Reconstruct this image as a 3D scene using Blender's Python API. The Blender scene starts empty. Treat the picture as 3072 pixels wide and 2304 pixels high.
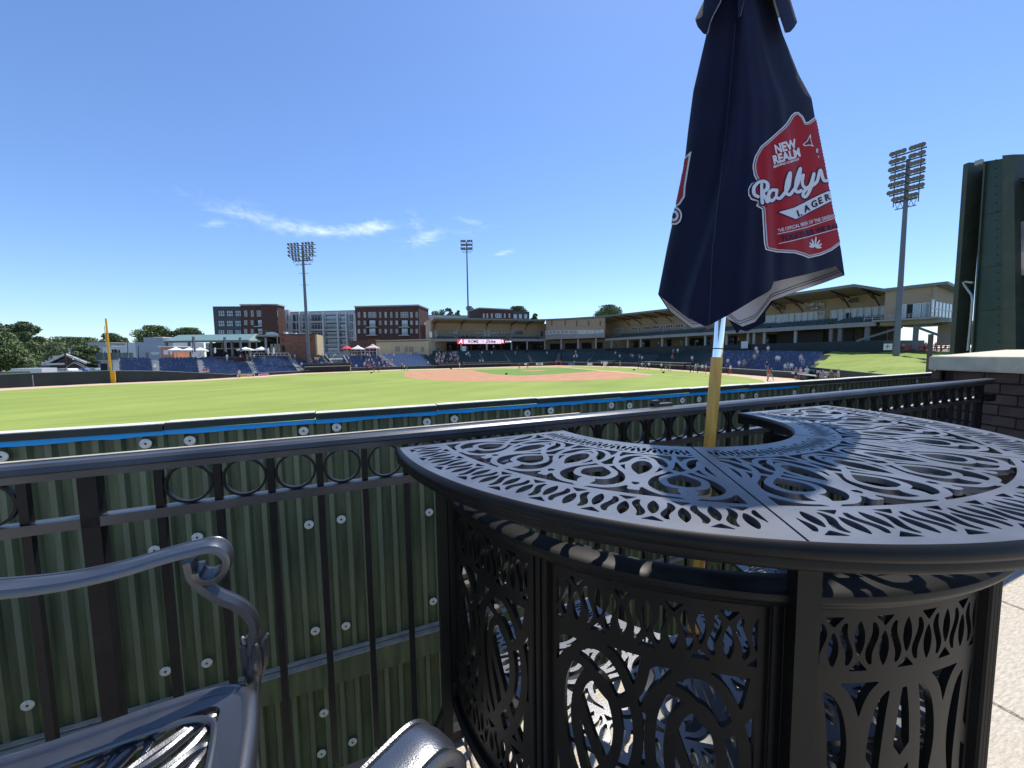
import bpy, bmesh, math, random
import numpy as np
from mathutils import Vector, Matrix, noise as mnoise
from mathutils.bvhtree import BVHTree
random.seed(7); np.random.seed(7)
R_ = math.radians
SC = bpy.context.scene
COL = SC.collection

# ------------------------------------------------------------------ camera
EYE = Vector((0, 0, 1.32)); PITCH = R_(4.5); ROLL = .0150; YAW = R_(67.0); FPX = 1154.0
FWD = Vector((math.cos(YAW), math.sin(YAW), 0)); RGT = Vector((math.sin(YAW), -math.cos(YAW), 0)); UP = Vector((0, 0, 1))
f2 = FWD*math.cos(PITCH) - UP*math.sin(PITCH); u2 = UP*math.cos(PITCH) + FWD*math.sin(PITCH)
CR = RGT*math.cos(ROLL) - u2*math.sin(ROLL); CU = u2*math.cos(ROLL) + RGT*math.sin(ROLL)
cam = bpy.data.objects.new('camera', bpy.data.cameras.new('camera')); COL.objects.link(cam)
cam.matrix_world = Matrix(((CR.x, CU.x, -f2.x, EYE.x), (CR.y, CU.y, -f2.y, EYE.y), (CR.z, CU.z, -f2.z, EYE.z), (0, 0, 0, 1)))
cam.data.sensor_width = 36; cam.data.lens = 36*FPX/3072; cam.data.clip_start = .05; cam.data.clip_end = 9000
SC.camera = cam

def ray(px, py): return CR*((px-1536)/FPX) + CU*((1152-py)/FPX) + f2
def at(px, py, Z):
    d = ray(px, py); return EYE + d*(Z/d.dot(FWD))
def onz(px, py, z):
    d = ray(px, py); return EYE + d*((z-EYE.z)/d.z)
def ony(px, py, y):
    d = ray(px, py); return EYE + d*(y/d.y)
FIELD = -2.53
def gp(px, py, z=FIELD): return onz(px, py, z)
def depth(p): return (Vector(p)-EYE).dot(FWD)

# ------------------------------------------------------------------ world, sun, exposure
SUN_AZ = R_(52); SUN_EL = R_(61)          # azimuth measured from +Y towards +X
w = bpy.data.worlds.new('World'); SC.world = w; w.use_nodes = True
nt = w.node_tree; nt.nodes.clear()
def N(tree, t, **k):
    n = tree.nodes.new(t)
    for a, b in k.items(): setattr(n, a, b)
    return n
sky = N(nt, 'ShaderNodeTexSky'); sky.sky_type = 'NISHITA'; sky.sun_disc = False
sky.sun_elevation = SUN_EL; sky.sun_rotation = SUN_AZ
sky.altitude = 300; sky.air_density = 1.0; sky.dust_density = .25; sky.ozone_density = 3.0
bg = N(nt, 'ShaderNodeBackground'); bg.inputs[1].default_value = .134
wo = N(nt, 'ShaderNodeOutputWorld')
tc = N(nt, 'ShaderNodeTexCoord'); sp = N(nt, 'ShaderNodeSeparateXYZ'); nt.links.new(tc.outputs['Generated'], sp.inputs[0])
def M(tree, op, a, b=None, c=None, clamp=False):
    n = tree.nodes.new('ShaderNodeMath'); n.operation = op; n.use_clamp = clamp
    for i, x in enumerate((a, b, c)):
        if x is None: continue
        if hasattr(x, 'links') or hasattr(x, 'is_linked'): tree.links.new(x, n.inputs[i])
        else: n.inputs[i].default_value = x
    return n.outputs[0]
az = M(nt, 'ARCTAN2', sp.outputs[1], sp.outputs[0]); el = M(nt, 'ARCSINE', sp.outputs[2])
cmb = N(nt, 'ShaderNodeCombineXYZ')
nt.links.new(M(nt, 'MULTIPLY', az, 1.0), cmb.inputs[0]); nt.links.new(M(nt, 'MULTIPLY', el, 2.6), cmb.inputs[1])
ns = N(nt, 'ShaderNodeTexNoise'); ns.inputs['Scale'].default_value = 22; ns.inputs['Detail'].default_value = 8; ns.inputs['Distortion'].default_value = 1.4
nt.links.new(cmb.outputs[0], ns.inputs[0])
tot = None
for px, py, rx, ry, tilt, k in ((790, 650, 170, 20, -.13, .5), (960, 690, 150, 15, .10, .72), (1120, 680, 60, 18, .2, .9), (700, 640, 70, 9, -.05, .35), (1275, 715, 60, 18, .3, .9), (1250, 665, 40, 22, -.6, .5),
                                (1425, 668, 70, 13, -.15, .55), (1410, 700, 50, 12, 0, .4), (1505, 760, 45, 8, .2, .7), (640, 670, 28, 8, .25, .6)):
    d = (at(px, py, 100)-EYE).normalized(); a0 = math.atan2(d.y, d.x); e0 = math.asin(d.z); s = 1/1154
    da = M(nt, 'SUBTRACT', a0, az); de = M(nt, 'SUBTRACT', el, e0)
    ct, st = math.cos(tilt), math.sin(tilt)
    p = M(nt, 'ADD', M(nt, 'MULTIPLY', da, ct), M(nt, 'MULTIPLY', de, st))
    q = M(nt, 'SUBTRACT', M(nt, 'MULTIPLY', de, ct), M(nt, 'MULTIPLY', da, st))
    r2 = M(nt, 'ADD', M(nt, 'POWER', M(nt, 'MULTIPLY', p, 1/(rx*s)), 2), M(nt, 'POWER', M(nt, 'MULTIPLY', q, 1/(ry*s)), 2))
    m = M(nt, 'MULTIPLY', M(nt, 'EXPONENT', M(nt, 'MULTIPLY', r2, -1.0)), k)
    tot = m if tot is None else M(nt, 'ADD', tot, m)
cl = M(nt, 'MULTIPLY', M(nt, 'SUBTRACT', M(nt, 'ADD', M(nt, 'MULTIPLY', tot, .45), ns.outputs['Fac']), .60), 1.45, clamp=True)
cl = M(nt, 'MULTIPLY', cl, M(nt, 'MULTIPLY', tot, 1.0, clamp=True))
mx = N(nt, 'ShaderNodeMix', data_type='RGBA'); nt.links.new(cl, mx.inputs[0])
gm = N(nt, 'ShaderNodeHueSaturation'); gm.inputs['Saturation'].default_value = 1.0; gm.inputs['Value'].default_value = 1.0
tint = N(nt, 'ShaderNodeMix', data_type='RGBA', blend_type='MULTIPLY'); tint.inputs[0].default_value = 1; tint.inputs[7].default_value = (.86, .99, 1.20, 1); nt.links.new(sky.outputs[0], tint.inputs[6]); nt.links.new(tint.outputs[2], gm.inputs['Color'])
nt.links.new(gm.outputs[0], mx.inputs[6]); mx.inputs[7].default_value = (6.2, 7.4, 9.0, 1)
nt.links.new(mx.outputs[2], bg.inputs[0]); nt.links.new(bg.outputs[0], wo.inputs[0])
sund = bpy.data.lights.new('sun', 'SUN'); sund.energy = 4.6; sund.angle = R_(.53); sund.color = (1, .96, .88)
sun = bpy.data.objects.new('sun', sund); COL.objects.link(sun)
sdir = Vector((math.sin(SUN_AZ)*math.cos(SUN_EL), math.cos(SUN_AZ)*math.cos(SUN_EL), math.sin(SUN_EL)))
sun.rotation_euler = sdir.to_track_quat('Z', 'Y').to_euler(); sun.location = (0, 0, 60)
SC.view_settings.view_transform = 'Standard'; SC.view_settings.look = 'None'; SC.view_settings.gamma = 1
SC.view_settings.exposure = .25; SC.view_settings.use_curve_mapping = False

# ------------------------------------------------------------------ materials
def mat(name, col, rough=.6, metal=0., var=.0, vscale=8., bump=0., bscale=60., spec=.5, emit=0., stretch=None, col2=None, coat=0., coords='Object', trans=0., alpha=None, detail=4., ior=1.5):
    m = bpy.data.materials.new(name); m.use_nodes = True; t = m.node_tree; b = t.nodes['Principled BSDF']
    b.inputs['Base Color'].default_value = (*col, 1); b.inputs['Roughness'].default_value = rough; b.inputs['Metallic'].default_value = metal
    b.inputs['Specular IOR Level'].default_value = spec; b.inputs['IOR'].default_value = ior
    if coat: b.inputs['Coat Weight'].default_value = coat; b.inputs['Coat Roughness'].default_value = .15
    if trans: b.inputs['Transmission Weight'].default_value = trans
    if emit: b.inputs['Emission Color'].default_value = (*col, 1); b.inputs['Emission Strength'].default_value = emit
    if var or col2:
        tcn = N(t, 'ShaderNodeTexCoord'); mp = N(t, 'ShaderNodeMapping'); t.links.new(tcn.outputs[coords], mp.inputs[0])
        if stretch: mp.inputs['Scale'].default_value = stretch
        n = N(t, 'ShaderNodeTexNoise'); n.inputs['Scale'].default_value = vscale; n.inputs['Detail'].default_value = detail; t.links.new(mp.outputs[0], n.inputs[0])
        rp = N(t, 'ShaderNodeValToRGB'); t.links.new(n.outputs['Fac'], rp.inputs[0])
        lo = col2 if col2 else tuple(max(0, c*(1-var)) for c in col); hi = col if col2 else tuple(min(1, c*(1+var)) for c in col)
        rp.color_ramp.elements[0].position = .3; rp.color_ramp.elements[1].position = .7
        rp.color_ramp.elements[0].color = (*lo, 1); rp.color_ramp.elements[1].color = (*hi, 1)
        t.links.new(rp.outputs[0], b.inputs['Base Color'])
    if bump:
        tcn = N(t, 'ShaderNodeTexCoord'); n = N(t, 'ShaderNodeTexNoise'); n.inputs['Scale'].default_value = bscale; n.inputs['Detail'].default_value = 3
        t.links.new(tcn.outputs[coords], n.inputs[0]); bn = N(t, 'ShaderNodeBump'); bn.inputs['Strength'].default_value = bump; bn.inputs['Distance'].default_value = .01
        t.links.new(n.outputs['Fac'], bn.inputs['Height']); t.links.new(bn.outputs[0], b.inputs['Normal'])
    return m
def bricks(name, c1, c2, mortar, scale=1.0, bw=.22, bh=.075):
    m = bpy.data.materials.new(name); m.use_nodes = True; t = m.node_tree; b = t.nodes['Principled BSDF']; b.inputs['Roughness'].default_value = .85
    g = N(t, 'ShaderNodeNewGeometry'); s = N(t, 'ShaderNodeSeparateXYZ'); t.links.new(g.outputs['Position'], s.inputs[0])
    c = N(t, 'ShaderNodeCombineXYZ'); t.links.new(M(t, 'ADD', M(t, 'MULTIPLY', s.outputs[0], .93), M(t, 'MULTIPLY', s.outputs[1], -.37)), c.inputs[0]); t.links.new(s.outputs[2], c.inputs[1])
    br = N(t, 'ShaderNodeTexBrick'); t.links.new(c.outputs[0], br.inputs[0]); br.inputs['Scale'].default_value = 1
    br.inputs['Brick Width'].default_value = bw*scale; br.inputs['Row Height'].default_value = bh*scale; br.inputs['Mortar Size'].default_value = .008*scale
    br.inputs['Color1'].default_value = (*c1, 1); br.inputs['Color2'].default_value = (*c2, 1); br.inputs['Mortar'].default_value = (*mortar, 1)
    n = N(t, 'ShaderNodeTexNoise'); n.inputs['Scale'].default_value = .9; n.inputs['Detail'].default_value = 6; t.links.new(g.outputs['Position'], n.inputs[0])
    mxx = N(t, 'ShaderNodeMix', data_type='RGBA', blend_type='MULTIPLY'); mxx.inputs[0].default_value = .5; t.links.new(br.outputs[0], mxx.inputs[6]); t.links.new(n.outputs['Color'], mxx.inputs[7])
    t.links.new(mxx.outputs[2], b.inputs['Base Color']); return m

MAT = dict(
    black=mat('black_powder_coat', (.010, .010, .012), .42, 0, var=.3, vscale=25, bump=.06, bscale=900, spec=.6),
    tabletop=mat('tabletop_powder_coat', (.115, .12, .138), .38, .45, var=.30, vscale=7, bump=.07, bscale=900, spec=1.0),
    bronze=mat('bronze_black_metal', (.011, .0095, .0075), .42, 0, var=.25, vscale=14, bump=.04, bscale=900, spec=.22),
    rail=mat('railing_black', (.010, .009, .0095), .40, 0, var=.35, vscale=18, bump=.06, bscale=900, spec=.22),
    railtop=mat('top_rail_metal', (.050, .048, .050), .36, .35, var=.35, vscale=9, bump=.08, bscale=500, spec=.9),  # lighter and more metallic than the black of the posts
    chair=mat('chair_cast_aluminium', (.030, .031, .038), .30, .15, var=.2, vscale=20, bump=.10, bscale=600, spec=.9, ior=1.9),
    walllit=mat('lit_rib_green_steel', (.190, .202, .112), .55, 0, var=.2, vscale=3, stretch=(6, 6, .6)),  # paler green for raised ribs: light on the ribs put into the colour
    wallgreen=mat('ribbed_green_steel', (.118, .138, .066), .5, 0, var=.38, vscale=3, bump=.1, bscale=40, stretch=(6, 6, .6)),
    wallcap=mat('dark_green_cap', (.022, .034, .026), .55, 0, var=.3, vscale=5),
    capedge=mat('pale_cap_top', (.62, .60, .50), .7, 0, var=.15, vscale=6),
    bluetape=mat('bright_blue_tape', (.005, .42, .95), .45, 0, var=.06, vscale=5, bump=.2, bscale=30),
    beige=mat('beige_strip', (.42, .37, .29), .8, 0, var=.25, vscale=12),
    washer=mat('galvanised_washer', (.85, .83, .70), .5, .1, var=.15, vscale=60),
    bolt=mat('dark_bolt', (.1, .1, .09), .5, .6),
    wood=mat('yellow_varnished_wood', (.86, .43, .06), .38, 0, var=.22, vscale=6, stretch=(12, 12, .7), coat=.3),
    chrome=mat('chrome', (.85, .86, .88), .08, 1.0),
    navy=mat('navy_fabric', (.0055, .0065, .027), .85, 0, var=.25, vscale=5, bump=.3, bscale=250, spec=.3),
    lining=mat('white_lining_fabric', (.62, .60, .64), .85, 0, var=.08, vscale=6, bump=.15, bscale=90),
    thread=mat('navy_thread', (.02, .02, .07), .8),
    seam=mat('navy_seam', (.022, .024, .065), .8),
    red=mat('printed_red', (.33, .010, .016), .8, 0, var=.12, vscale=9, spec=.3),
    darkred=mat('printed_dark_red', (.16, .012, .02), .8, spec=.3),
    silver=mat('printed_silver', (.50, .48, .50), .75, spec=.3),
    printwhite=mat('printed_white', (.66, .64, .66), .8, spec=.3),
    printnavy=mat('printed_navy', (.012, .013, .04), .8, spec=.3),
    paver=mat('concrete_paver', (.54, .48, .39), .85, 0, var=.22, vscale=26, bump=.6, bscale=120, stretch=(1, 5, 1), detail=8),
    stonecap=mat('cast_stone_cap', (.60, .52, .38), .8, 0, var=.12, vscale=10, bump=.3, bscale=90),
    brickp=mat('brown_brick', (.10, .062, .050), .9, 0, var=.3, vscale=9, bump=.6, bscale=120),
    mortar=mat('brown_mortar', (.085, .062, .052), .95, 0, var=.2, vscale=30),
    sbgreen=mat('scoreboard_dark_green', (.022, .046, .038), .5, 0, var=.15, vscale=1.5),
    sbrib=mat('scoreboard_dark_ribs', (.010, .013, .011), .6),
    sbedge=mat('scoreboard_flange', (.045, .055, .042), .55, 0, var=.2, vscale=3),
    galv=mat('galvanised_steel', (.36, .38, .40), .5, .3, var=.12, vscale=2),
    mast=mat('mast_steel', (.15, .165, .19), .5, .3, var=.1, vscale=1),
    lens=mat('floodlight_lens', (.15, .15, .155), .5, 0),
    housing=mat('floodlight_housing', (.05, .05, .055), .5, .3),
    clay=mat('infield_clay', (.47, .235, .125), .95, 0, var=.14, vscale=.5, detail=8),
    track=mat('warning_track', (.60, .42, .29), .95, 0, var=.12, vscale=.5),
    chalk=mat('chalk', (.8, .78, .72), .9),
    padding=mat('green_black_padding', (.018, .030, .030), .6, 0, var=.2, vscale=.6),
    padtop=mat('padding_top_rail', (.30, .36, .36), .6),
    conc=mat('concrete', (.46, .46, .44), .85, 0, var=.15, vscale=1.2),
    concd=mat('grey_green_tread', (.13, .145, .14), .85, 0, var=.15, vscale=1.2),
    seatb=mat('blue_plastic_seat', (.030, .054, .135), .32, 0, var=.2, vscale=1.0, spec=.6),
    seatm=mat('lit_blue_plastic_seat', (.060, .080, .17), .3, 0, spec=.8),  # paler copy of the blue seat, catching light put into the colour
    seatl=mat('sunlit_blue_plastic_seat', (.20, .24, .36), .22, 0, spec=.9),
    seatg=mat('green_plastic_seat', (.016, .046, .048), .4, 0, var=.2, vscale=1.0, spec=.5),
    tan=mat('tan_stucco', (.39, .30, .215), .9, 0, var=.06, vscale=.6),
    tanl=mat('pale_tan_stucco', (.55, .43, .27), .9, 0, var=.06, vscale=.6),
    fascia=mat('grey_fascia', (.30, .29, .28), .7, 0, var=.1, vscale=1),
    roofedge=mat('green_grey_roof_edge', (.17, .20, .19), .5, .2),
    soffit=mat('roof_soffit', (.33, .27, .21), .8),
    steel=mat('dark_roof_steel', (.05, .045, .045), .6),
    colm=mat('painted_column', (.38, .38, .36), .6),
    glass=mat('window_glass', (.09, .12, .15), .08, 0, spec=1.0),
    glassl=mat('pale_window_glass', (.30, .38, .43), .06, 0, spec=1.0),
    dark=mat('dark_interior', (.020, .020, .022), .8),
    white=mat('white_paint', (.74, .74, .72), .6),
    whitec=mat('white_cloth', (.78, .77, .74), .8),
    redc=mat('red_cloth', (.62, .05, .07), .8),
    pinkc=mat('pale_pink_cloth', (.70, .52, .50), .8),
    gmetal=mat('green_metal_roof', (.17, .27, .235), .45, .1, var=.08, vscale=1),
    dgrey=mat('charcoal_panel', (.055, .062, .068), .6, 0, var=.1, vscale=1),
    wstuc=mat('light_grey_stucco', (.64, .64, .63), .8, 0, var=.05, vscale=.4),
    corn=mat('stone_cornice', (.46, .43, .38), .8),
    warehouse=mat('pale_blue_metal', (.40, .43, .49), .6, 0, var=.05, vscale=1, stretch=(1, 1, 12)),
    shingle=mat('grey_shingle', (.13, .12, .13), .9, 0, var=.2, vscale=3),
    yellow=mat('foul_pole_yellow', (.80, .42, .012), .5, 0, var=.06, vscale=1),
    orange=mat('orange_brick', (.52, .22, .13), .9, 0, var=.2, vscale=3),
    pink=mat('pink_banner', (.62, .10, .32), .7), yelprint=mat('yellow_print', (.75, .55, .05), .7),
    skin=mat('skin', (.45, .26, .19), .6), hair=mat('hair', (.03, .02, .015), .7), khaki=mat('khaki_cloth', (.42, .36, .27), .9),
    navyc=mat('navy_cloth', (.03, .04, .10), .9), blackc=mat('black_cloth', (.02, .02, .022), .9), greyc=mat('grey_cloth', (.25, .26, .28), .9), greenc=mat('olive_cloth', (.10, .12, .05), .9), tealc=mat('blue_cloth', (.10, .22, .42), .9),
    bark=mat('bark', (.10, .07, .05), .95, 0, var=.3, vscale=6),
    terrain=mat('distant_ground', (.10, .13, .06), .95, 0, col2=(.20, .18, .14), vscale=.02),
    asphalt=mat('asphalt', (.10, .10, .10), .9, 0, var=.2, vscale=.5),
    ground2=mat('service_lane_concrete', (.20, .19, .17), .9, 0, var=.2, vscale=2),
)
MAT['brick1'] = bricks('red_brown_brickwork', (.135, .050, .038), (.095, .036, .030), (.16, .10, .08), 2.2)
MAT['brick2'] = bricks('mottled_brickwork', (.36, .14, .085), (.22, .075, .05), (.34, .22, .17), 2.6)
MAT['screen'] = mat('led_screen_pink', (.86, .64, .80), .4, emit=.75); MAT['screenr'] = mat('led_screen_red', (.75, .03, .10), .4, emit=.8)
MAT['screenk'] = mat('led_screen_black', (.012, .012, .016), .4); MAT['screenw'] = mat('led_screen_white', (.9, .9, .95), .4, emit=.9)

def foliage(name, c1, c2):
    m = bpy.data.materials.new(name); m.use_nodes = True; t = m.node_tree; b = t.nodes['Principled BSDF']; b.inputs['Roughness'].default_value = .7
    g = N(t, 'ShaderNodeNewGeometry'); n = N(t, 'ShaderNodeTexNoise'); n.inputs['Scale'].default_value = .45; n.inputs['Detail'].default_value = 3; t.links.new(g.outputs['Position'], n.inputs[0])
    s = M(t, 'ADD', M(t, 'MULTIPLY', n.outputs['Fac'], .8), M(t, 'MULTIPLY', g.outputs['Random Per Island'], .35))
    rp = N(t, 'ShaderNodeValToRGB'); rp.color_ramp.elements[0].position = .3; rp.color_ramp.elements[1].position = .8
    rp.color_ramp.elements[0].color = (*c1, 1); rp.color_ramp.elements[1].color = (*c2, 1); t.links.new(s, rp.inputs[0]); t.links.new(rp.outputs[0], b.inputs['Base Color'])
    return m
MAT['leafd'] = foliage('dark_leaves', (.035, .06, .024), (.12, .16, .06)); MAT['leafm'] = foliage('mid_leaves', (.06, .095, .03), (.18, .23, .08)); MAT['leafl'] = foliage('light_leaves', (.10, .14, .05), (.26, .31, .14))

def grass_mat(name, c1, c2, scale, bands=False):
    m = bpy.data.materials.new(name); m.use_nodes = True; t = m.node_tree; b = t.nodes['Principled BSDF']; b.inputs['Roughness'].default_value = .9; b.inputs['Specular IOR Level'].default_value = .2
    g = N(t, 'ShaderNodeNewGeometry')
    n1 = N(t, 'ShaderNodeTexNoise'); n1.inputs['Scale'].default_value = .09*scale; n1.inputs['Detail'].default_value = 8; t.links.new(g.outputs['Position'], n1.inputs[0])
    mp = N(t, 'ShaderNodeMapping'); mp.inputs['Rotation'].default_value = (0, 0, .35); mp.inputs['Scale'].default_value = (.25, 2.0, 1); t.links.new(g.outputs['Position'], mp.inputs[0])
    n2 = N(t, 'ShaderNodeTexNoise'); n2.inputs['Scale'].default_value = .55*scale; n2.inputs['Detail'].default_value = 10; n2.inputs['Roughness'].default_value = .75; t.links.new(mp.outputs[0], n2.inputs[0])
    n3 = N(t, 'ShaderNodeTexNoise'); n3.inputs['Scale'].default_value = 9*scale; n3.inputs['Detail'].default_value = 6; t.links.new(g.outputs['Position'], n3.inputs[0])
    s = M(t, 'ADD', M(t, 'ADD', M(t, 'MULTIPLY', n1.outputs['Fac'], .45), M(t, 'MULTIPLY', n2.outputs['Fac'], .5)), M(t, 'MULTIPLY', n3.outputs['Fac'], .25))
    if bands:
        wv = N(t, 'ShaderNodeTexWave'); wv.wave_type = 'BANDS'; wv.inputs['Scale'].default_value = .055; wv.inputs['Distortion'].default_value = .6
        mp2 = N(t, 'ShaderNodeMapping'); mp2.inputs['Rotation'].default_value = (0, 0, .9); t.links.new(g.outputs['Position'], mp2.inputs[0]); t.links.new(mp2.outputs[0], wv.inputs[0])
        s = M(t, 'ADD', s, M(t, 'MULTIPLY', wv.outputs['Fac'], .06))
    rp = N(t, 'ShaderNodeValToRGB'); rp.color_ramp.elements[0].position = .42; rp.color_ramp.elements[1].position = .85
    rp.color_ramp.elements[0].color = (*c1, 1); rp.color_ramp.elements[1].color = (*c2, 1); t.links.new(s, rp.inputs[0]); t.links.new(rp.outputs[0], b.inputs['Base Color'])
    return m
MAT['grass'] = grass_mat('outfield_grass', (.185, .250, .046), (.335, .395, .092), 1.0, True)
MAT['berm'] = grass_mat('berm_grass', (.15, .22, .04), (.34, .38, .10), 1.6)
MAT['grassin'] = grass_mat('infield_grass', (.12, .21, .045), (.22, .32, .075), 1.0)

# ------------------------------------------------------------------ mesh helpers
WPOS = {}
def Tm(v): return Matrix.Translation(v)
def tag(o, label=None, cat=None, group=None, kind=None):
    if label: o['label'] = label
    if cat: o['category'] = cat
    if group: o['group'] = group
    if kind: o['kind'] = kind
    return o
def thing(name, loc, label, cat, group=None):
    o = bpy.data.objects.new(name, None); COL.objects.link(o); o.location = loc; o.empty_display_size = .2
    WPOS[o] = Vector(loc); return tag(o, label, cat, group)
def link(o, parent, origin):
    COL.objects.link(o); o.location = origin; WPOS[o] = Vector(origin)
    if parent is not None: o.parent = parent; o.matrix_parent_inverse = Tm(-WPOS[parent])
class MB:
    def __init__(s): s.v = []; s.f = []; s.m = []
    def add(s, vs, fs, mi=0):
        b = len(s.v); s.v += [tuple(p) for p in vs]; s.f += [tuple(i+b for i in f) for f in fs]; s.m += [mi]*len(fs); return s
    def hexa(s, p, mi=0):            # p: 8 points, bottom ring 0-3 then top ring 4-7
        return s.add(p, [(3, 2, 1, 0), (4, 5, 6, 7), (0, 1, 5, 4), (1, 2, 6, 5), (2, 3, 7, 6), (3, 0, 4, 7)], mi)
    def box(s, c, d, mi=0, rz=0., ex=None, ey=None):
        c = Vector(c); ex = ex or Vector((math.cos(rz), math.sin(rz), 0)); ey = ey or Vector((-ex.y, ex.x, 0)); h = [x/2 for x in d]
        q = [c+ex*(a*h[0])+ey*(b*h[1])+UP*(g*h[2]) for g in (-1, 1) for a, b in ((-1, -1), (1, -1), (1, 1), (-1, 1))]
        return s.hexa(q, mi)
    def beam(s, a, b, wd, ht, mi=0):
        a = Vector(a); b = Vector(b); d = (b-a).normalized(); x = d.cross(UP)
        x = Vector((1, 0, 0)) if x.length < 1e-4 else x.normalized(); y = x.cross(d)
        q = [p+x*(i*wd/2)+y*(j*ht/2) for p in (a, b) for i, j in ((-1, -1), (1, -1), (1, 1), (-1, 1))]
        return s.hexa(q, mi)
    def prism(s, poly, z0, z1, mi=0):
        n = len(poly); ar = sum(poly[i][0]*poly[(i+1) % n][1]-poly[(i+1) % n][0]*poly[i][1] for i in range(n))
        if ar < 0: poly = poly[::-1]
        vs = [(p[0], p[1], z0) for p in poly]+[(p[0], p[1], z1) for p in poly]
        return s.add(vs, [tuple(range(n))[::-1], tuple(range(n, 2*n))]+[(i, (i+1) % n, n+(i+1) % n, n+i) for i in range(n)], mi)
    def tube(s, pts, r, n=8, mi=0, cap=True, flat=1.):
        pts = [Vector(p) for p in pts]; k = len(pts); rr = r if isinstance(r, (list, tuple)) else [r]*k; vs = []; fs = []
        x = None
        for i, p in enumerate(pts):
            d = (pts[min(i+1, k-1)]-pts[max(i-1, 0)]).normalized()
            if x is None: x = d.orthogonal().normalized()
            x = (x-d*x.dot(d)).normalized(); y = d.cross(x)
            for j in range(n):
                a = 2*math.pi*j/n; vs.append(p+x*(math.cos(a)*rr[i])+y*(math.sin(a)*rr[i]*flat))
        for i in range(k-1):
            for j in range(n): fs.append((i*n+j, i*n+(j+1) % n, (i+1)*n+(j+1) % n, (i+1)*n+j))
        if cap: fs.append(tuple(range(n))[::-1]); fs.append(tuple(range((k-1)*n, k*n)))
        return s.add(vs, fs, mi)
    def sweep(s, prof, frames, mi=0, closed=True, cap=True):   # frames: (origin, ax, ay)
        n = len(prof); vs = []; fs = []
        for o, ax, ay in frames:
            for a, b in prof: vs.append(Vector(o)+ax*a+ay*b)
        k = len(frames)
        for i in range(k-1):
            for j in range(n if closed else n-1): fs.append((i*n+j, i*n+(j+1) % n, (i+1)*n+(j+1) % n, (i+1)*n+j))
        if cap and closed: fs.append(tuple(range(n))[::-1]); fs.append(tuple(range((k-1)*n, k*n)))
        return s.add(vs, fs, mi)
    def build(s, name, mats, parent=None, smooth=False, origin=None, fixn=True, **t):
        me = bpy.data.meshes.new(name)
        v = np.array(s.v, dtype=float)
        o = Vector(origin) if origin is not None else Vector(((v[:, 0].min()+v[:, 0].max())/2, (v[:, 1].min()+v[:, 1].max())/2, v[:, 2].min()))
        me.from_pydata((v-np.array(o)).tolist(), [], s.f)
        if not isinstance(mats, (list, tuple)): mats = [mats]
        for m_ in mats: me.materials.append(MAT[m_] if isinstance(m_, str) else m_)
        me.polygons.foreach_set('material_index', s.m)
        me.update()
        if fixn:
            bm = bmesh.new(); bm.from_mesh(me); bmesh.ops.recalc_face_normals(bm, faces=bm.faces); bm.to_mesh(me); bm.free()
        if smooth:
            me.polygons.foreach_set('use_smooth', [True]*len(me.polygons))
            if smooth != 'all':
                bm = bmesh.new(); bm.from_mesh(me)
                for e in bm.edges:
                    if len(e.link_faces) == 2 and e.calc_face_angle(0) > .7: e.smooth = False
                bm.to_mesh(me); bm.free()
        ob = bpy.data.objects.new(name, me); link(ob, parent, o); tag(ob, **t); return ob
def children(o): return [c for c in bpy.data.objects if c.parent is o]
KIDS = {}
def copy_tree(o, parent=None, move=None, rz=None, label=None):
    if o not in KIDS: KIDS[o] = [c for c in bpy.data.objects if c.parent is o]
    c = o.copy(); COL.objects.link(c); c.parent = parent
    if move is not None: c.location = move
    if rz is not None: c.rotation_euler = (0, 0, rz)
    if label: c['label'] = label
    for ch in KIDS[o]: copy_tree(ch, c)
    return c
def dup_part(o, parent, delta):
    c = o.copy(); COL.objects.link(c); c.location = o.location + Vector(delta); WPOS[c] = WPOS[o]+Vector(delta); return c
def catmull(pts, k=8):
    P = [Vector((*p, 0)) if len(p) == 2 else Vector(p) for p in pts]; P = [P[0]*2-P[1]]+P+[P[-1]*2-P[-2]]; out = []
    for i in range(1, len(P)-2):
        for j in range(k):
            t = j/k; a, b, c, d = P[i-1:i+3]
            out.append(.5*((2*b)+(c-a)*t+(2*a-5*b+4*c-d)*t*t+(3*b-a-3*c+d)*t**3))
    out.append(P[-2]); return out
def interp(tab, x):
    return float(np.interp(x, [a for a, b in tab], [b for a, b in tab]))

# implicit 2D shapes -> mesh (marching squares, optional thickness)
def seg_dist(X, Y, pts):
    D = np.full(X.shape, 1e9)
    for (ax, ay), (bx, by) in zip(pts[:-1], pts[1:]):
        vx, vy = bx-ax, by-ay; L = vx*vx+vy*vy+1e-12
        pad = 1e9
        t = np.clip(((X-ax)*vx+(Y-ay)*vy)/L, 0, 1)
        np.minimum(D, (X-ax-t*vx)**2+(Y-ay-t*vy)**2, out=D)
    return np.sqrt(D)
def poly_sd(X, Y, poly):          # positive inside
    d = seg_dist(X, Y, list(poly)+[poly[0]]); ins = np.zeros(X.shape, bool); n = len(poly)
    for i in range(n):
        x1, y1 = poly[i]; x2, y2 = poly[(i+1) % n]
        if y1 == y2: continue
        c = ((Y < y1) != (Y < y2)) & (X < (x2-x1)*(Y-y1)/(y2-y1)+x1); ins ^= c
    return np.where(ins, d, -d)
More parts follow.
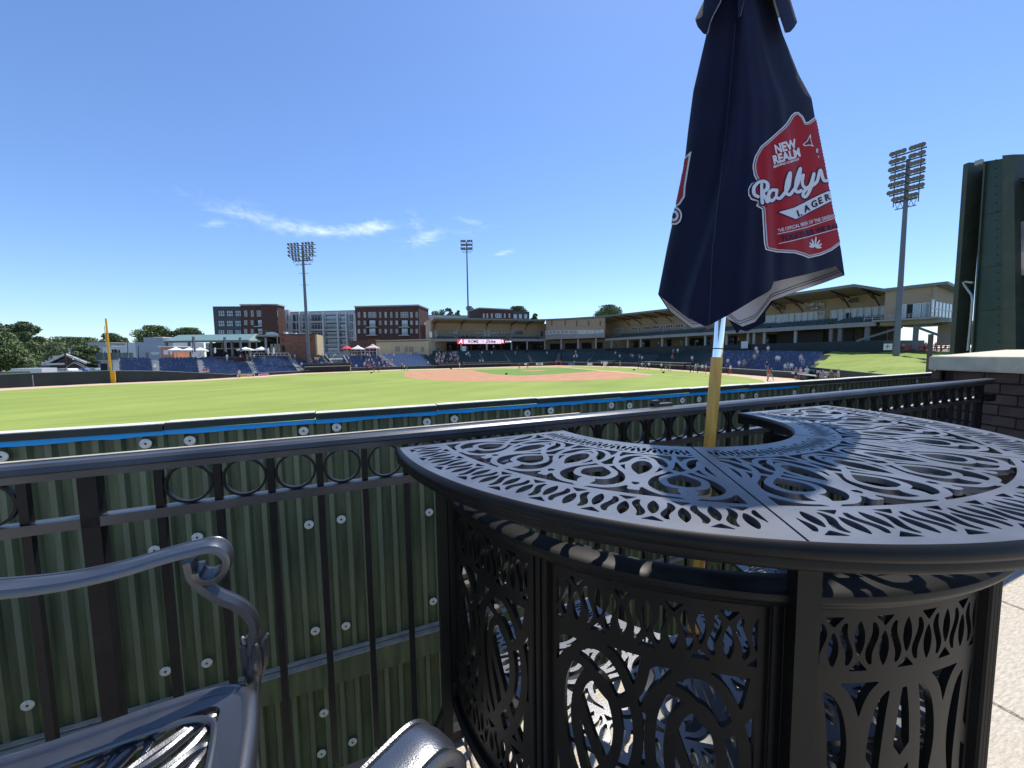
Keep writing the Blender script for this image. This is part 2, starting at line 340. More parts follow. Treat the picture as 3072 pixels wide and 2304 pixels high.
def march(F, xs, ys):
    nx, ny = F.shape; V = []; idx = {}; faces = []; segs = []; ins = F > 0
    def corner(i, j):
        k = (i, j)
        if k not in idx: idx[k] = len(V); V.append((xs[i], ys[j]))
        return idx[k]
    def cross(i, j, a, b):
        k = (i, j, a, b) if (i, j) < (a, b) else (a, b, i, j)
        if k not in idx:
            f0, f1 = F[i, j], F[a, b]; t = min(.97, max(.03, f0/(f0-f1))); idx[k] = len(V); V.append((xs[i]+(xs[a]-xs[i])*t, ys[j]+(ys[b]-ys[j])*t))
        return idx[k]
    cnt = ins[:-1, :-1].astype(int)+ins[1:, :-1]+ins[1:, 1:]+ins[:-1, 1:]
    for i, j in zip(*np.nonzero(cnt)):
        c = ((i, j), (i+1, j), (i+1, j+1), (i, j+1)); poly = []; kind = []
        for k in range(4):
            a = c[k]; b = c[(k+1) % 4]; ia = ins[a]; ib = ins[b]
            if ia: poly.append(corner(*a)); kind.append(0)
            if ia != ib: poly.append(cross(*a, *b)); kind.append(1)
        faces.append(tuple(poly)); n = len(poly)
        if n > 2 and 1 in kind:
            for k in range(n):
                if kind[k] and kind[(k+1) % n]: segs.append((poly[k], poly[(k+1) % n]))
    return V, faces, segs
def plate(mb, F, xs, ys, fn, th, mi=0):       # fn(x, y, h) -> point; solid plate of thickness th
    F = F.copy(); F[0, :] = -abs(F[0, :])-1e-5; F[-1, :] = -abs(F[-1, :])-1e-5; F[:, 0] = -abs(F[:, 0])-1e-5; F[:, -1] = -abs(F[:, -1])-1e-5
    V, fs, sg = march(F, xs, ys); n = len(V)
    vs = [fn(x, y, 0) for x, y in V]+[fn(x, y, -th) for x, y in V]
    mb.add(vs, fs+[tuple(i+n for i in f[::-1]) for f in fs]+[(b, a, a+n, b+n) for a, b in sg], mi)
def text_mesh(s, size=1., bold=0., shear=0., align='CENTER'):
    cu = bpy.data.curves.new('t', 'FONT'); cu.body = s; cu.size = size; cu.offset = bold; cu.shear = shear; cu.align_x = align; cu.align_y = 'CENTER'; cu.resolution_u = 3
    o = bpy.data.objects.new('t', cu); COL.objects.link(o); dg = bpy.context.evaluated_depsgraph_get(); dg.update()
    me = bpy.data.meshes.new_from_object(o.evaluated_get(dg)); vs = [(v.co.x, v.co.y) for v in me.vertices]; fs = [tuple(p.vertices) for p in me.polygons]
    bpy.data.objects.remove(o); bpy.data.curves.remove(cu); bpy.data.meshes.remove(me); return vs, fs
def text_on(mb, s, org, ex, ey, size, mi=0, bold=0., shear=0., sx=1.):
    vs, fs = text_mesh(s, size, bold, shear); org = Vector(org)
    mb.add([org+ex*x*sx+ey*y for x, y in vs], fs, mi)

class Fac:                                   # a vertical plane standing in the world
    def __init__(s, a, b):
        s.a = Vector((a[0], a[1], 0)); b = Vector((b[0], b[1], 0)); s.W = (b-s.a).length; s.e = (b-s.a).normalized(); s.n = Vector((s.e.y, -s.e.x, 0))
        if s.n.dot(Vector((0, 0, 0))-s.a) < 0: s.n = -s.n
    def uv(s, px, py, off=0.):
        d = ray(px, py); a = s.a+s.n*off; t = (a-EYE).dot(s.n)/d.dot(s.n); p = EYE+d*t; return (p-a).dot(s.e), p.z
    def P(s, u, z, off=0.): q = s.a+s.e*u+s.n*off; return Vector((q.x, q.y, z))
    def box(s, mb, u0, u1, z0, z1, o0, o1, mi=0):
        return mb.hexa([s.P(u, z, o) for z in (z0, z1) for u, o in ((u0, o0), (u1, o0), (u1, o1), (u0, o1))], mi)
    def prect(s, x0, y0, x1, y1, off=0.):
        ym = (y0+y1)/2; xm = (x0+x1)/2; return s.uv(x0, ym, off)[0], s.uv(x1, ym, off)[0], s.uv(xm, y1, off)[1], s.uv(xm, y0, off)[1]
    def pbox(s, mb, x0, y0, x1, y1, o0, o1, mi=0):
        u0, u1, z0, z1 = s.prect(x0, y0, x1, y1); return s.box(mb, u0, u1, z0, z1, o0, o1, mi)
def G(px, Z): p = at(px, 1061, Z); return (p.x, p.y)

# ------------------------------------------------------------------ ground and field
def sheet(name, poly, z, m, kind='structure', **t):
    mb = MB(); mb.add([(p[0], p[1], z) for p in poly], [tuple(range(len(poly)))]); o = mb.build(name, m, kind=kind, fixn=False, **t)
    if o.data.polygons[0].normal.z < 0: o.data.flip_normals()
    return o
circ = [(3600*math.cos(a*math.pi/24), 3600*math.sin(a*math.pi/24)) for a in range(48)]
sheet('ground', circ, FIELD-.12, 'terrain')
FY = [(-500, 1190), (0, 1165), (101, 1160), (332, 1149), (600, 1138.5), (700, 1132.5), (800, 1126), (916, 1118.5), (1056, 1113.5), (1201, 1108), (1295, 1106), (1516, 1099.8), (1675, 1096), (1790, 1097.5), (1900, 1100), (2000, 1105), (2071, 1111.5), (2197, 1121), (2378, 1135), (2418, 1142)]
FT = [(-500, 1145), (0, 1124), (101, 1119.5), (326, 1112.5), (345, 1113), (400, 1113), (480, 1113.5), (631, 1120), (691, 1123.5), (805, 1117.5), (912, 1112.5), (1056, 1104), (1190, 1100), (1300, 1097), (1516, 1091), (1675, 1086), (1790, 1088), (1900, 1089.5), (2000, 1093), (2071, 1098), (2197, 1106), (2378, 1117), (2418, 1121)]
def base(px): return gp(px, interp(FY, px))
# outfield wall line (nearest wall, just beyond the deck)
w0 = ony(0, 1301, 3.2); WZ = w0.z; w1 = onz(2799, 1118, WZ)
OW = Fac((w0.x, w0.y), (w1.x, w1.y))
trk = [base(p) for p in (-500, 0, 101, 332, 600, 700, 800, 916, 1056, 1201, 1295, 1400, 1516, 1600, 1675, 1790, 1900, 2000, 2071, 2197, 2378, 2418)]
nearL = OW.P(-30, 0, -.1); nearR = OW.P(34, 0, -.1)
sheet('warning_track', [(p.x, p.y) for p in trk]+[(nearR.x, nearR.y), (nearL.x, nearL.y)], FIELD-.01, 'track')
ge = [(-500, 1199), (0, 1172), (101, 1166), (332, 1154), (600, 1143), (700, 1136.5), (800, 1130), (916, 1122), (1056, 1116.5), (1201, 1111), (1295, 1109), (1516, 1103), (1640, 1099.5), (1700, 1098.7), (1748, 1099), (1875, 1103), (2033, 1112.7), (2100, 1118), (2173, 1125), (2236, 1131), (2285, 1140), (2296, 1147), (2280, 1152)]
gpts = [gp(x, y) for x, y in ge]; nr = OW.P(12, 0, -.1)
grass = sheet('outfield_grass', [(p.x, p.y) for p in gpts]+[(nr.x, nr.y), (nearL.x, nearL.y)], FIELD, 'grass')
def fpoly(pts): return [tuple(gp(x, y))[:2] for x, y in pts]
sheet('infield_dirt', fpoly([(1209, 1121), (1216, 1115), (1245, 1112), (1330, 1110.5), (1425, 1109.5), (1432, 1113), (1479, 1122), (1558, 1127), (1653, 1122.5), (1748, 1116.5), (1790, 1112.5), (1840, 1112.5), (1957, 1125), (1940, 1130), (1860, 1137), (1750, 1142), (1600, 1145), (1450, 1145), (1320, 1142), (1250, 1137), (1216, 1130)]), FIELD+.006, 'clay')
ing = sheet('infield_grass', fpoly([(1418, 1111), (1500, 1107), (1600, 1103.8), (1660, 1103), (1720, 1104.5), (1800, 1111.5), (1748, 1116.5), (1653, 1122.5), (1558, 1127), (1479, 1122.5), (1432, 1114)]), FIELD+.010, 'grassin')
def disc(name, c, r, z, m):
    return sheet(name, [(c.x+r*math.cos(a*math.pi/16), c.y+r*math.sin(a*math.pi/16)) for a in range(32)], z, m)
mc = gp(1600, 1112.5); disc('pitching_mound_dirt', mc, 2.9, FIELD+.02, 'clay'); hp = gp(1682, 1101.3); disc('home_plate_dirt', hp, 4.2, FIELD+.014, 'clay')
def strip(name, a, b, wd, z, m):
    a = Vector(a); b = Vector(b); d = (b-a).normalized(); n = Vector((-d.y, d.x, 0))*wd/2
    return sheet(name, [tuple(a+n)[:2], tuple(b+n)[:2], tuple(b-n)[:2], tuple(a-n)[:2]], z, m)
strip('foul_line', hp, gp(1957, 1125.5), 1.0, FIELD+.018, 'track'); strip('foul_line', hp, gp(1425, 1109.7), 1.2, FIELD+.018, 'track')
strip('chalk_line', hp, gp(2290, 1150), .16, FIELD+.024, 'chalk'); strip('chalk_line', hp, gp(345, 1149.8), .16, FIELD+.024, 'chalk')

# deck, service lane
sheet('service_lane', [(-9, 1.0), (16, 1.0), tuple(OW.P(40, 0))[:2], tuple(OW.P(-12, 0))[:2]], -2.45, 'ground2')
mb = MB(); mb.prism([(-9, -9), (14, -9), (14, 1.235), (-9, 1.235)], -.42, -.035); deck = mb.build('deck', 'conc', kind='structure')
pm = None
for i in range(-6, 10):
    for j in range(-3, 2):
        x0 = i*.92+.31; y1 = 1.232-(1-j)*.92+.92
        if y1 > 1.25: continue
        dx = random.uniform(-.001, .001)
        if pm is None:
            m_ = MB(); q = .4555; m_.box((0, 0, -.0175), (q*2, q*2, .035)); pm = m_.build('paver', 'paver', parent=deck, origin=(0, 0, 0)); mod = pm
            bm = bmesh.new(); bm.from_mesh(pm.data); bmesh.ops.bevel(bm, geom=[e for e in bm.edges], offset=.005, segments=1, affect='EDGES'); bm.to_mesh(pm.data); bm.free()
            pm.location = (x0+.46, y1-.46, dx)
        else:
            c = pm.copy(); COL.objects.link(c); c.location = (x0+.46, y1-.46, dx); c.rotation_euler = (0, 0, random.choice([0, math.pi]))

# ------------------------------------------------------------------ green outfield wall
u_blue_end = OW.uv(2395, 1150)[0]; zr = OW.uv(0, 1340)[1]
joints = [OW.uv(px, 1290-.066*px)[0] for px in (494, 945, 1311, 1609, 1859, 2065, 2244, 2420, 2545, 2657)]
st = joints[1]-joints[0]; us = [joints[0]-2*st*.97, joints[0]-st*.97]+joints
while us[-1] < 34: us.append(us[-1]+2.6)
ow = thing('outfield_wall', OW.P(2.5, FIELD), 'long ribbed dark green metal outfield wall with blue tape under its cap, beyond the railing', 'wall')
zc1 = WZ; zc0 = OW.uv(0, 1323)[1]; zb0 = OW.uv(0, 1341)[1]
for k in range(len(us)-1):
    a, b = us[k]+.004, us[k+1]-.004; dz = random.uniform(-.006, .004); sl = random.uniform(-.004, .004)
    m_ = MB(); m_.hexa([OW.P(u, z+dz+(sl if u == b else 0), o) for z in (zc0, zc1) for u, o in ((a, -.09), (b, -.09), (b, .03), (a, .03))]); cb = m_.build('cap_board', 'wallcap', parent=ow)
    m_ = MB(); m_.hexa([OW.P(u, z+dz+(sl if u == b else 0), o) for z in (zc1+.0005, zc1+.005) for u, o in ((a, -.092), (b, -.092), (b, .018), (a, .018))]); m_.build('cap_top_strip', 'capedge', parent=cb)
    # ribbed sheet
    m_ = MB(); pts = []; u = us[k]; pitch = .11
    n = max(1, round((us[k+1]-us[k])/pitch)); pt = (us[k+1]-us[k])/n
    for i in range(n):
        s_ = us[k]+i*pt; pts += [(s_, 0), (s_+.46*pt, 0), (s_+.56*pt, .026), (s_+.84*pt, .026)]
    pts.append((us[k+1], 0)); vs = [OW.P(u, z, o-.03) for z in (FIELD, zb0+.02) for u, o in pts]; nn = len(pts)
    m_.add(vs, [(i, i+1, nn+i+1, nn+i) for i in range(nn-1)]); m_.m = [1 if i % 4 == 2 else 0 for i in range(nn-1)]; m_.build('ribbed_sheet', ['wallgreen', 'walllit'], parent=ow, fixn=False)  # raised faces take the paler green as painted light strips
    # tape
    def tp(u0, u1, m2, nm, z0_, z1_):
        mm = MB(); kk = max(2, int((u1-u0)/.12)); vv = []
        for i in range(kk+1):
            u = u0+(u1-u0)*i/kk; w_ = random.uniform(-.003, .003)
            vv += [OW.P(u, z0_+w_*1.6, .016+random.uniform(0, .004)), OW.P(u, z1_, .016)]
        mm.add(vv, [(2*i, 2*i+2, 2*i+3, 2*i+1) for i in range(kk)]); mm.build(nm, m2, parent=ow, fixn=False)
    if us[k] < u_blue_end:
        e_ = min(us[k+1], u_blue_end); tp(us[k], e_-.002, 'bluetape', 'blue_tape', zb0, zc0-.002)
        if e_ < us[k+1]: tp(e_, us[k+1], 'beige', 'beige_strip', zb0+.012, zc0-.002)
    elif us[k] < 20: tp(us[k], us[k+1], 'beige', 'beige_strip', zb0+.012, zc0-.004)
m_ = MB(); gz = OW.uv(0, 2250)[1]
OW.box(m_, -8, 30, gz-.19, gz, -.01, .075); m_.build('girt', 'wallgreen', parent=ow)
m_ = MB(); OW.box(m_, -8, 30, gz+.020, gz+.027, -.008, .03); OW.box(m_, -8, 30, gz+.001, gz+.007, -.006, .078); m_.build('girt_lit_edge', 'beige', parent=ow)  # pale strips stand for the girt's sunlit top edges
m_ = MB(); OW.box(m_, -12, 34, FIELD, zc0-.02, -.09, -.075); m_.build('backing_board', 'wallcap', parent=ow)
# washers
wm = MB(); k = 20; ro, ri = .033, .0075
vs = []
for z in (0, .004):
    for r in (ro-(.003 if z else 0), ri): vs += [(r*math.cos(2*math.pi*i/k), -z, r*math.sin(2*math.pi*i/k)) for i in range(k)]
fs = []
for i in range(k):
    j = (i+1) % k; fs += [(2*k+i, 2*k+j, 3*k+j, 3*k+i), (i, j, 2*k+j, 2*k+i), (k+i, 3*k+i, 3*k+j, k+j)]
wm.add(vs, fs); bt = len(wm.v)
wm.add([(ri*1.0*math.cos(2*math.pi*i/6), -.001, ri*math.sin(2*math.pi*i/6)) for i in range(6)]+[(ri*.8*math.cos(2*math.pi*i/6), -.008, ri*.8*math.sin(2*math.pi*i/6)) for i in range(6)], [tuple(range(6, 12))]+[(i, (i+1) % 6, 6+(i+1) % 6, 6+i) for i in range(6)], 1)
wa0 = wm.build('washer', ['washer', 'bolt'], parent=ow, origin=(0, 0, 0)); ang = math.atan2(OW.e.y, OW.e.x); first = True
for px, py in ((437, 1331), (570, 1322), (911, 1293), (1010, 1282), (1281, 1266), (1363, 1257), (3, 1370), (592, 1612), (464, 1651), (927, 1574), (1024, 1558), (1288, 1537), (1038, 1878), (946, 1893), (1582, 1240), (1652, 1232), (1834, 1216), (1889, 1217), (2047, 1201), (2097, 1198), (2227, 1189), (2268, 1187), (2383, 1178), (2751, 1144), (1300, 1804), (83, 2116), (497, 2014), (621, 1989), (972, 2139), (1058, 2226), (965, 2261), (1340, 2140), (-250, 1700), (-200, 1395), (2520, 1168), (2440, 1174)):
    u, z = OW.uv(px, py, 0.0); p = OW.P(u, z, .001); c = wa0 if first else wa0.copy()
    if not first: COL.objects.link(c)
    c.location = p; c.rotation_euler = (random.uniform(-.05, .05), 0, ang); first = False

# ------------------------------------------------------------------ padded field wall
fw = thing('padded_field_wall', base(332), 'low dark padded wall running from the yellow foul pole round behind home plate', 'wall')
pxs = [-500, -200, 0, 101, 200, 326, 345, 400, 480, 560, 631, 691, 745, 805, 860, 912, 980, 1056, 1120, 1190, 1250, 1300, 1400, 1516, 1600, 1675, 1735, 1790, 1850, 1900, 1950, 2000, 2035, 2071, 2130, 2197, 2290, 2378, 2418]
TOPZ = {}
def topz(px): b = base(px); return at(px, interp(FT, px), depth(b)).z
m1 = MB(); m2 = MB()
for a, b in zip(pxs[:-1], pxs[1:]):
    A, B = base(a), base(b); za, zb = topz(a), topz(b); d = Vector((B.x-A.x, B.y-A.y, 0)).normalized(); n = Vector((-d.y, d.x, 0))
    if n.dot(A) < 0: n = -n
    for m_, t, h0, h1, o0 in ((m1, 0, 0, 0, 0), (m2, 1, 0, .09, -.04)):
        p = []
        for zz in (0, 1):
            for P_, zt, off in ((A, za, o0), (B, zb, o0), (B, zb, .25), (A, za, .25)):
                z = (FIELD if t == 0 else zt) if zz == 0 else (zt if t == 0 else zt+.07); q = P_+n*off; p.append((q.x, q.y, z))
        m_.hexa(p)
m1.build('padding', 'padding', parent=fw); m2.build('top_rail', 'padtop', parent=fw)
m_ = MB(); A = base(101); q = A-Vector((A.x, A.y, 0)).normalized()*.06; m_.box((q.x, q.y, FIELD+.9), (.12, .06, 1.7), rz=YAW-math.pi/2); m_.build('joint_post', 'galv', parent=fw)

# ------------------------------------------------------------------ seating bowl
DZ = [(300, 10.5), (600, 11.0), (740, 8.5), (900, 7.0), (1010, 7.5), (1100, 10), (1260, 10.5), (1500, 11.5), (1675, 12), (1800, 12.5), (2000, 13), (2300, 14), (2500, 15)]
TY = [(340, 1071), (480, 1072), (600, 1069.5), (735, 1068), (800, 1072), (870, 1067), (960, 1066), (1040, 1069), (1144, 1060), (1260, 1057), (1361, 1055), (1431, 1053), (1506, 1052), (1577, 1053), (1672, 1053), (1790, 1051), (1888, 1053), (2000, 1051), (2130, 1051), (2270, 1050), (2461, 1054)]
ZFr = [(p, depth(base(p))) for p in range(300, 2440, 20)]
def front(px):
    b = base(px); Z = depth(b)+.9; q = at(px, 1061, Z); return Vector((q.x, q.y, 0)), topz(px)-.75
def backp(px, fpx):
    Z = depth(base(fpx))+interp(DZ, fpx); q = at(px, 1061, Z); z = at(px, interp(TY, px), Z).z-.85; return Vector((q.x, q.y, 0)), z
SEAT = [(-.22, .38, -.02, .22, .45, .42), (-.22, .40, .30, .22, .84, .36)]
def seat_add(m_, p, d, n, mi, k=1.0):      # n points to the field
    ex = d; q = p
    def b(x0, y0, z0, x1, y1, z1, back=0.):
        m_.hexa([q+ex*x-n*(y+(back if z == z1 else 0))+UP*z for z in (z0, z1) for x, y in ((x0, y0), (x1, y0), (x1, y1), (x0, y1))], mi)
    b(-.24, -.02, .38, .24, .36, .43); b(-.24, .36, .46, .24, .41, .88, .06)
def seating(nm, fl, fr, bl, br, label, scol, tread, rows, lit=0., group='seating sections round the field', front_trim=0):
    Fl, zl = front(fl); Fr, zr_ = front(fr); Bl, zbl = backp(bl, fl); Br, zbr = backp(br, fr)
    root = thing(nm, (Fl+Fr)/2+UP*(zl-.3), label, 'seating', group); ms = MB(); mt = MB()
    for i in range(front_trim, rows):
        t = i/(rows-.6); t2 = (i+1)/(rows-.6)
        a, b = Fl.lerp(Bl, t), Fr.lerp(Br, t); a2, b2 = Fl.lerp(Bl, t2), Fr.lerp(Br, t2); z = (zl+(zbl-zl)*t+zr_+(zbr-zr_)*t)/2
        zA = zl+(zbl-zl)*t; zB = zr_+(zbr-zr_)*t
        mt.hexa([(a.x, a.y, FIELD), (b.x, b.y, FIELD), (b2.x, b2.y, FIELD), (a2.x, a2.y, FIELD), (a.x, a.y, zA), (b.x, b.y, zB), (b2.x, b2.y, zB), (a2.x, a2.y, zA)])
        d = (b-a); L = d.length; d.normalize(); n = Vector((-d.y, d.x, 0))
        if n.dot(a) > 0: n = -n
        k = int(L/.56)
        for j in range(k):
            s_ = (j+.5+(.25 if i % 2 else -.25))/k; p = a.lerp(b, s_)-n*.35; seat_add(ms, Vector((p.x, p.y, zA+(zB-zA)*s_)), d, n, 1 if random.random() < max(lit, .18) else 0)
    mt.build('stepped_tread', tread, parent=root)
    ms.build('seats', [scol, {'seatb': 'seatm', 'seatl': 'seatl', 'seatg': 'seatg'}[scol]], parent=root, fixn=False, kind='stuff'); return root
def aisle(fl, fr, bl, br, label, m, rows=12):
    Fl, zl = front(fl); Fr, z2 = front(fr); Bl, zbl = backp(bl, fl); Br, zbr = backp(br, fr); mt = MB(); zbl = (zbl+zbr)/2
    root = thing('aisle_stairs', (Fl+Fr)/2+UP*(zl-.3), label, 'stairs', 'stairs between the seating sections')
    n = rows*2
    for i in range(n):
        t, t2 = i/n, (i+1)/n; a, b = Fl.lerp(Bl, t), Fr.lerp(Br, t); a2, b2 = Fl.lerp(Bl, t2), Fr.lerp(Br, t2); z = zl+(zbl-zl)*t+.42
        if i == 0: step = None
        m_ = MB(); m_.hexa([(p.x, p.y, zz) for zz in (z-.5, z) for p in (a, b, b2, a2)]); mt.hexa([(p.x, p.y, zz) for zz in (FIELD, z-.5) for p in (a, b, b2, a2)])
        m_.build('step', m, parent=root)
    mt.build('stair_base', m, parent=root)
secs = [
 (355, 449, 357, 447, 'blue seats in the end section nearest the yellow foul pole', 'seatb', 'conc', 11, .02),
 (475, 590, 474, 586, 'blue seats in the second section from the yellow foul pole, left of the white parasols', 'seatb', 'conc', 12, .02),
 (620, 757, 608, 733, 'blue seats below the middle of the green roofed pavilion', 'seatb', 'conc', 13, .03),
 (776, 894, 757, 864, 'blue seats below the porch and its white railing', 'seatb', 'conc', 13, .06),
 (915, 1003, 880, 960, 'blue seats in front of the mottled brick block and the tall light mast', 'seatb', 'conc', 12, .06),
 (1058, 1182, 1037, 1132, 'blue seats right of the dark tunnel, below the red parasol', 'seatb', 'conc', 12, .15),
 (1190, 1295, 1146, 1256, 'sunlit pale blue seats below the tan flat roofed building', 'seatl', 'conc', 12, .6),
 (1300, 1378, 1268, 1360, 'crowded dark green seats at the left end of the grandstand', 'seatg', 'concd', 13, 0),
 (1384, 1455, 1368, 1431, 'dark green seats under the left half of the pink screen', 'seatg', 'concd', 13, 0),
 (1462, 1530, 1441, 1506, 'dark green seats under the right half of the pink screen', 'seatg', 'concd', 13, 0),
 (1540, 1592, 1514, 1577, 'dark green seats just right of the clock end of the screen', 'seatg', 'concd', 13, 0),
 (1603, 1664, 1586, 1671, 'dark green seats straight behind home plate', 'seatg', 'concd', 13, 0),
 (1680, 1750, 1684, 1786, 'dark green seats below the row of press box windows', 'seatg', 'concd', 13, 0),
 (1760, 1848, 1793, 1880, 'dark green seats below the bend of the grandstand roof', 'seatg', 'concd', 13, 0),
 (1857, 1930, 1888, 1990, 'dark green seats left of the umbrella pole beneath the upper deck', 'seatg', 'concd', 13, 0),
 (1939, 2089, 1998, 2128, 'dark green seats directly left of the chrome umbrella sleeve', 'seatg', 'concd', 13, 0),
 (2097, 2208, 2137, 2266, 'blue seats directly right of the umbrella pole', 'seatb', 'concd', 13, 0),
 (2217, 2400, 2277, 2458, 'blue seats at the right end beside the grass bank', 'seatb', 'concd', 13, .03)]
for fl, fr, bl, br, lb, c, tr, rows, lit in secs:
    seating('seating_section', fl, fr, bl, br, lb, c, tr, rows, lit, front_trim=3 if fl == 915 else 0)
ais = [(333, 352, 337, 355), (450, 474, 448, 473), (591, 619, 587, 607), (758, 775, 734, 756), (895, 914, 865, 879), (1004, 1012, 961, 972), (1183, 1189, 1133, 1145), (1296, 1299, 1257, 1267), (1379, 1383, 1361, 1367), (1456, 1461, 1432, 1440),
       (1531, 1539, 1507, 1513), (1593, 1602, 1578, 1585), (1665, 1679, 1672, 1683), (1751, 1759, 1787, 1792), (1849, 1856, 1881, 1887), (1931, 1938, 1991, 1997), (2090, 2096, 2129, 2136), (2209, 2216, 2267, 2276), (2401, 2413, 2459, 2492)]
al = ['wide pale stairs at the very end of the blue seats by the foul pole', 'pale stairs between the first two blue sections from the foul pole', 'pale stairs in front of the rightmost of the three white parasols', 'pale stairs leading down towards the yellow banner', 'pale stairs below the left edge of the mottled brick block', 'stairs on the left side of the dark tunnel', 'stairs beside the sunlit pale blue seats', 'stairs at the left end of the grandstand where the green seats begin', 'dark stairs below the red left end of the screen', 'dark stairs below the middle of the pink screen', 'dark stairs below the clock on the screen', 'dark stairs just left of the seats behind home plate', 'dark stairs straight up behind home plate', 'dark stairs below the left part of the press box windows', 'dark stairs below the right end of the press box', 'dark stairs left of the umbrella pole', 'stairs where green seats change to blue beside the umbrella pole', 'stairs between the two blue sections right of the pole', 'concrete stairs between the last blue seats and the grass bank']
for i, (a, l) in enumerate(zip(ais, al)): aisle(*a, l, 'conc' if i < 7 else 'concd', 11)  # grandstand aisles: roof shade put into a darker concrete

# tunnel between sections
T0 = thing('seating_tunnel', base(1030), 'dark open tunnel cutting down through the blue seats with stepped side walls', 'tunnel')
Fa, za = front(1013); Fb, zb = front(1052); Ba, zba = backp(974, 1013); Bb, zbb = backp(1030, 1052)
m_ = MB(); q = [(Fa, FIELD), (Fb, FIELD), (Bb, FIELD), (Ba, FIELD)]
m_.hexa([(p.x, p.y, z) for z in (FIELD, FIELD+.25) for p in (Fa, Fb, Bb, Ba)]); m_.build('tunnel_floor', 'dark', parent=T0)
for nm, A, B, zA, zB, m in (('side_wall', Fa, Ba, za, zba, 'padding'), ('side_wall', Fb, Bb, zb, zbb, 'shingle')):
    m_ = MB(); d = (B-A).normalized(); n = Vector((-d.y, d.x, 0))*.2
    m_.hexa([(A-n).x and (*tuple(A-n)[:2], FIELD), (*tuple(A+n)[:2], FIELD), (*tuple(B+n)[:2], FIELD), (*tuple(B-n)[:2], FIELD), (*tuple(A-n)[:2], zA+.5), (*tuple(A+n)[:2], zA+.5), (*tuple(B+n)[:2], zB+1.0), (*tuple(B-n)[:2], zB+1.0)]); m_.build(nm, m, parent=T0)
    m_ = MB(); m_.beam(Vector((A.x, A.y, zA+.62)), Vector((B.x, B.y, zB+1.12)), .12, .1); m_.build('handrail', 'colm', parent=T0)
m_ = MB(); M0, M1 = Fa.lerp(Ba, .55), Fb.lerp(Bb, .55); m_.beam(Vector((M0.x, M0.y, za*.5+zba*.5+.3)), Vector((M1.x, M1.y, za*.5+zba*.5+.3)), .3, .5); m_.build('lintel', 'concd', parent=T0)
# dugouts
def dugout(pl, pr, label, h=1.5):
    A, B = base(pl), base(pr); d = Vector((B.x-A.x, B.y-A.y, 0)); L = d.length; F = Fac((A.x, A.y), (B.x, B.y)); root = thing('dugout', (A+B)/2, label, 'dugout', 'dugouts on the field edge')
    m_ = MB(); F.box(m_, 0, L, FIELD+h*.8, FIELD+h, -2.2, .25); m_.build('roof', 'padding', parent=root)
    m_ = MB(); F.box(m_, 0, L, FIELD+h*.62, FIELD+h*.7, .3, .36); m_.build('front_rail', 'colm', parent=root)
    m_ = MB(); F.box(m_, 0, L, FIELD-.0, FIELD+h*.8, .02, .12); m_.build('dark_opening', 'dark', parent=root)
    for i in range(int(L/2.4)+1):
        m_ = MB(); u = i*L/int(L/2.4); F.box(m_, u-.06, u+.06, FIELD, FIELD+h*.8, .14, .28); m_.build('post', 'padding', parent=root)
    return root
dugout(914, 1052, 'long low dark dugout in front of the tunnel and blue seats, left of the infield', 2.2)
dugout(1314, 1382, 'short dark dugout below the crowded left end of the grandstand', 1.5)
dugout(1388, 1530, 'long dark dugout with a pale front rail below the pink screen', 1.5)
dugout(1786, 1840, 'small dark camera pit right of home plate behind the white signs', 1.4)
dugout(1925, 2055, 'dark dugout left of the umbrella pole behind the strolling people', 1.4)

# ------------------------------------------------------------------ grandstand
A0 = (Fac(G(1295, 112), G(1637, 121))); 
class Seg: pass
gs = thing('grandstand', (*G(1637, 120), FIELD), 'long curved tan grandstand with deep overhanging roof, upper deck and columns behind home plate', 'grandstand')
LA = Fac(G(1297, 120), G(1637, 135)); LB = Fac(G(1637, 135), G(1815, 125)); LC = Fac(G(1815, 125), G(2623, 64)); LD = Fac(G(2623, 64), G(2795, 58.5))
def pl(F, m, nm, pts_front, mi='x'): pass
def zat(F, px, py, off=0.): return F.uv(px, py, off)[1]
def uat(F, px, off=0.): return F.uv(px, 1040, off)[0]
CONC = zat(LA, 1500, 1050)       # concourse level
def part(F, rects, name, m, o0, o1, parent=gs, each=True):
    if each:
        for r in rects: m_ = MB(); F.pbox(m_, *r, o0, o1); m_.build(name, m, parent=parent)
    else:
        m_ = MB()
        for r in rects: F.pbox(m_, *r, o0, o1)
        return m_.build(name, m, parent=parent)
def zbox(F, u0, u1, z0, z1, o0, o1, name, m, parent=gs):
    m_ = MB(); F.box(m_, u0, u1, z0, z1, o0, o1); return m_.build(name, m, parent=parent)
fA0, fA1 = zat(LA, 1560, 1024), zat(LA, 1560, 1016.5)
fC0, fC1 = zat(LC, 2300, 996), zat(LC, 2300, 985)
# concourse slabs, back walls
BW = {}
for F, nm in ((LA, 'a'), (LB, 'b'), (LC, 'c')):
    e0 = 0; e1 = F.W
    zbox(F, e0-1, e1+1, FIELD, CONC, -16, -.2, 'concourse_slab', 'padding')
    zbox(F, e0-(0 if F is LA else 6), e1+(0 if F is LC else 8), CONC, fC0+2.6, -9.2, -9.0, 'concourse_back_wall', 'tan' if F is not LA else 'steel')
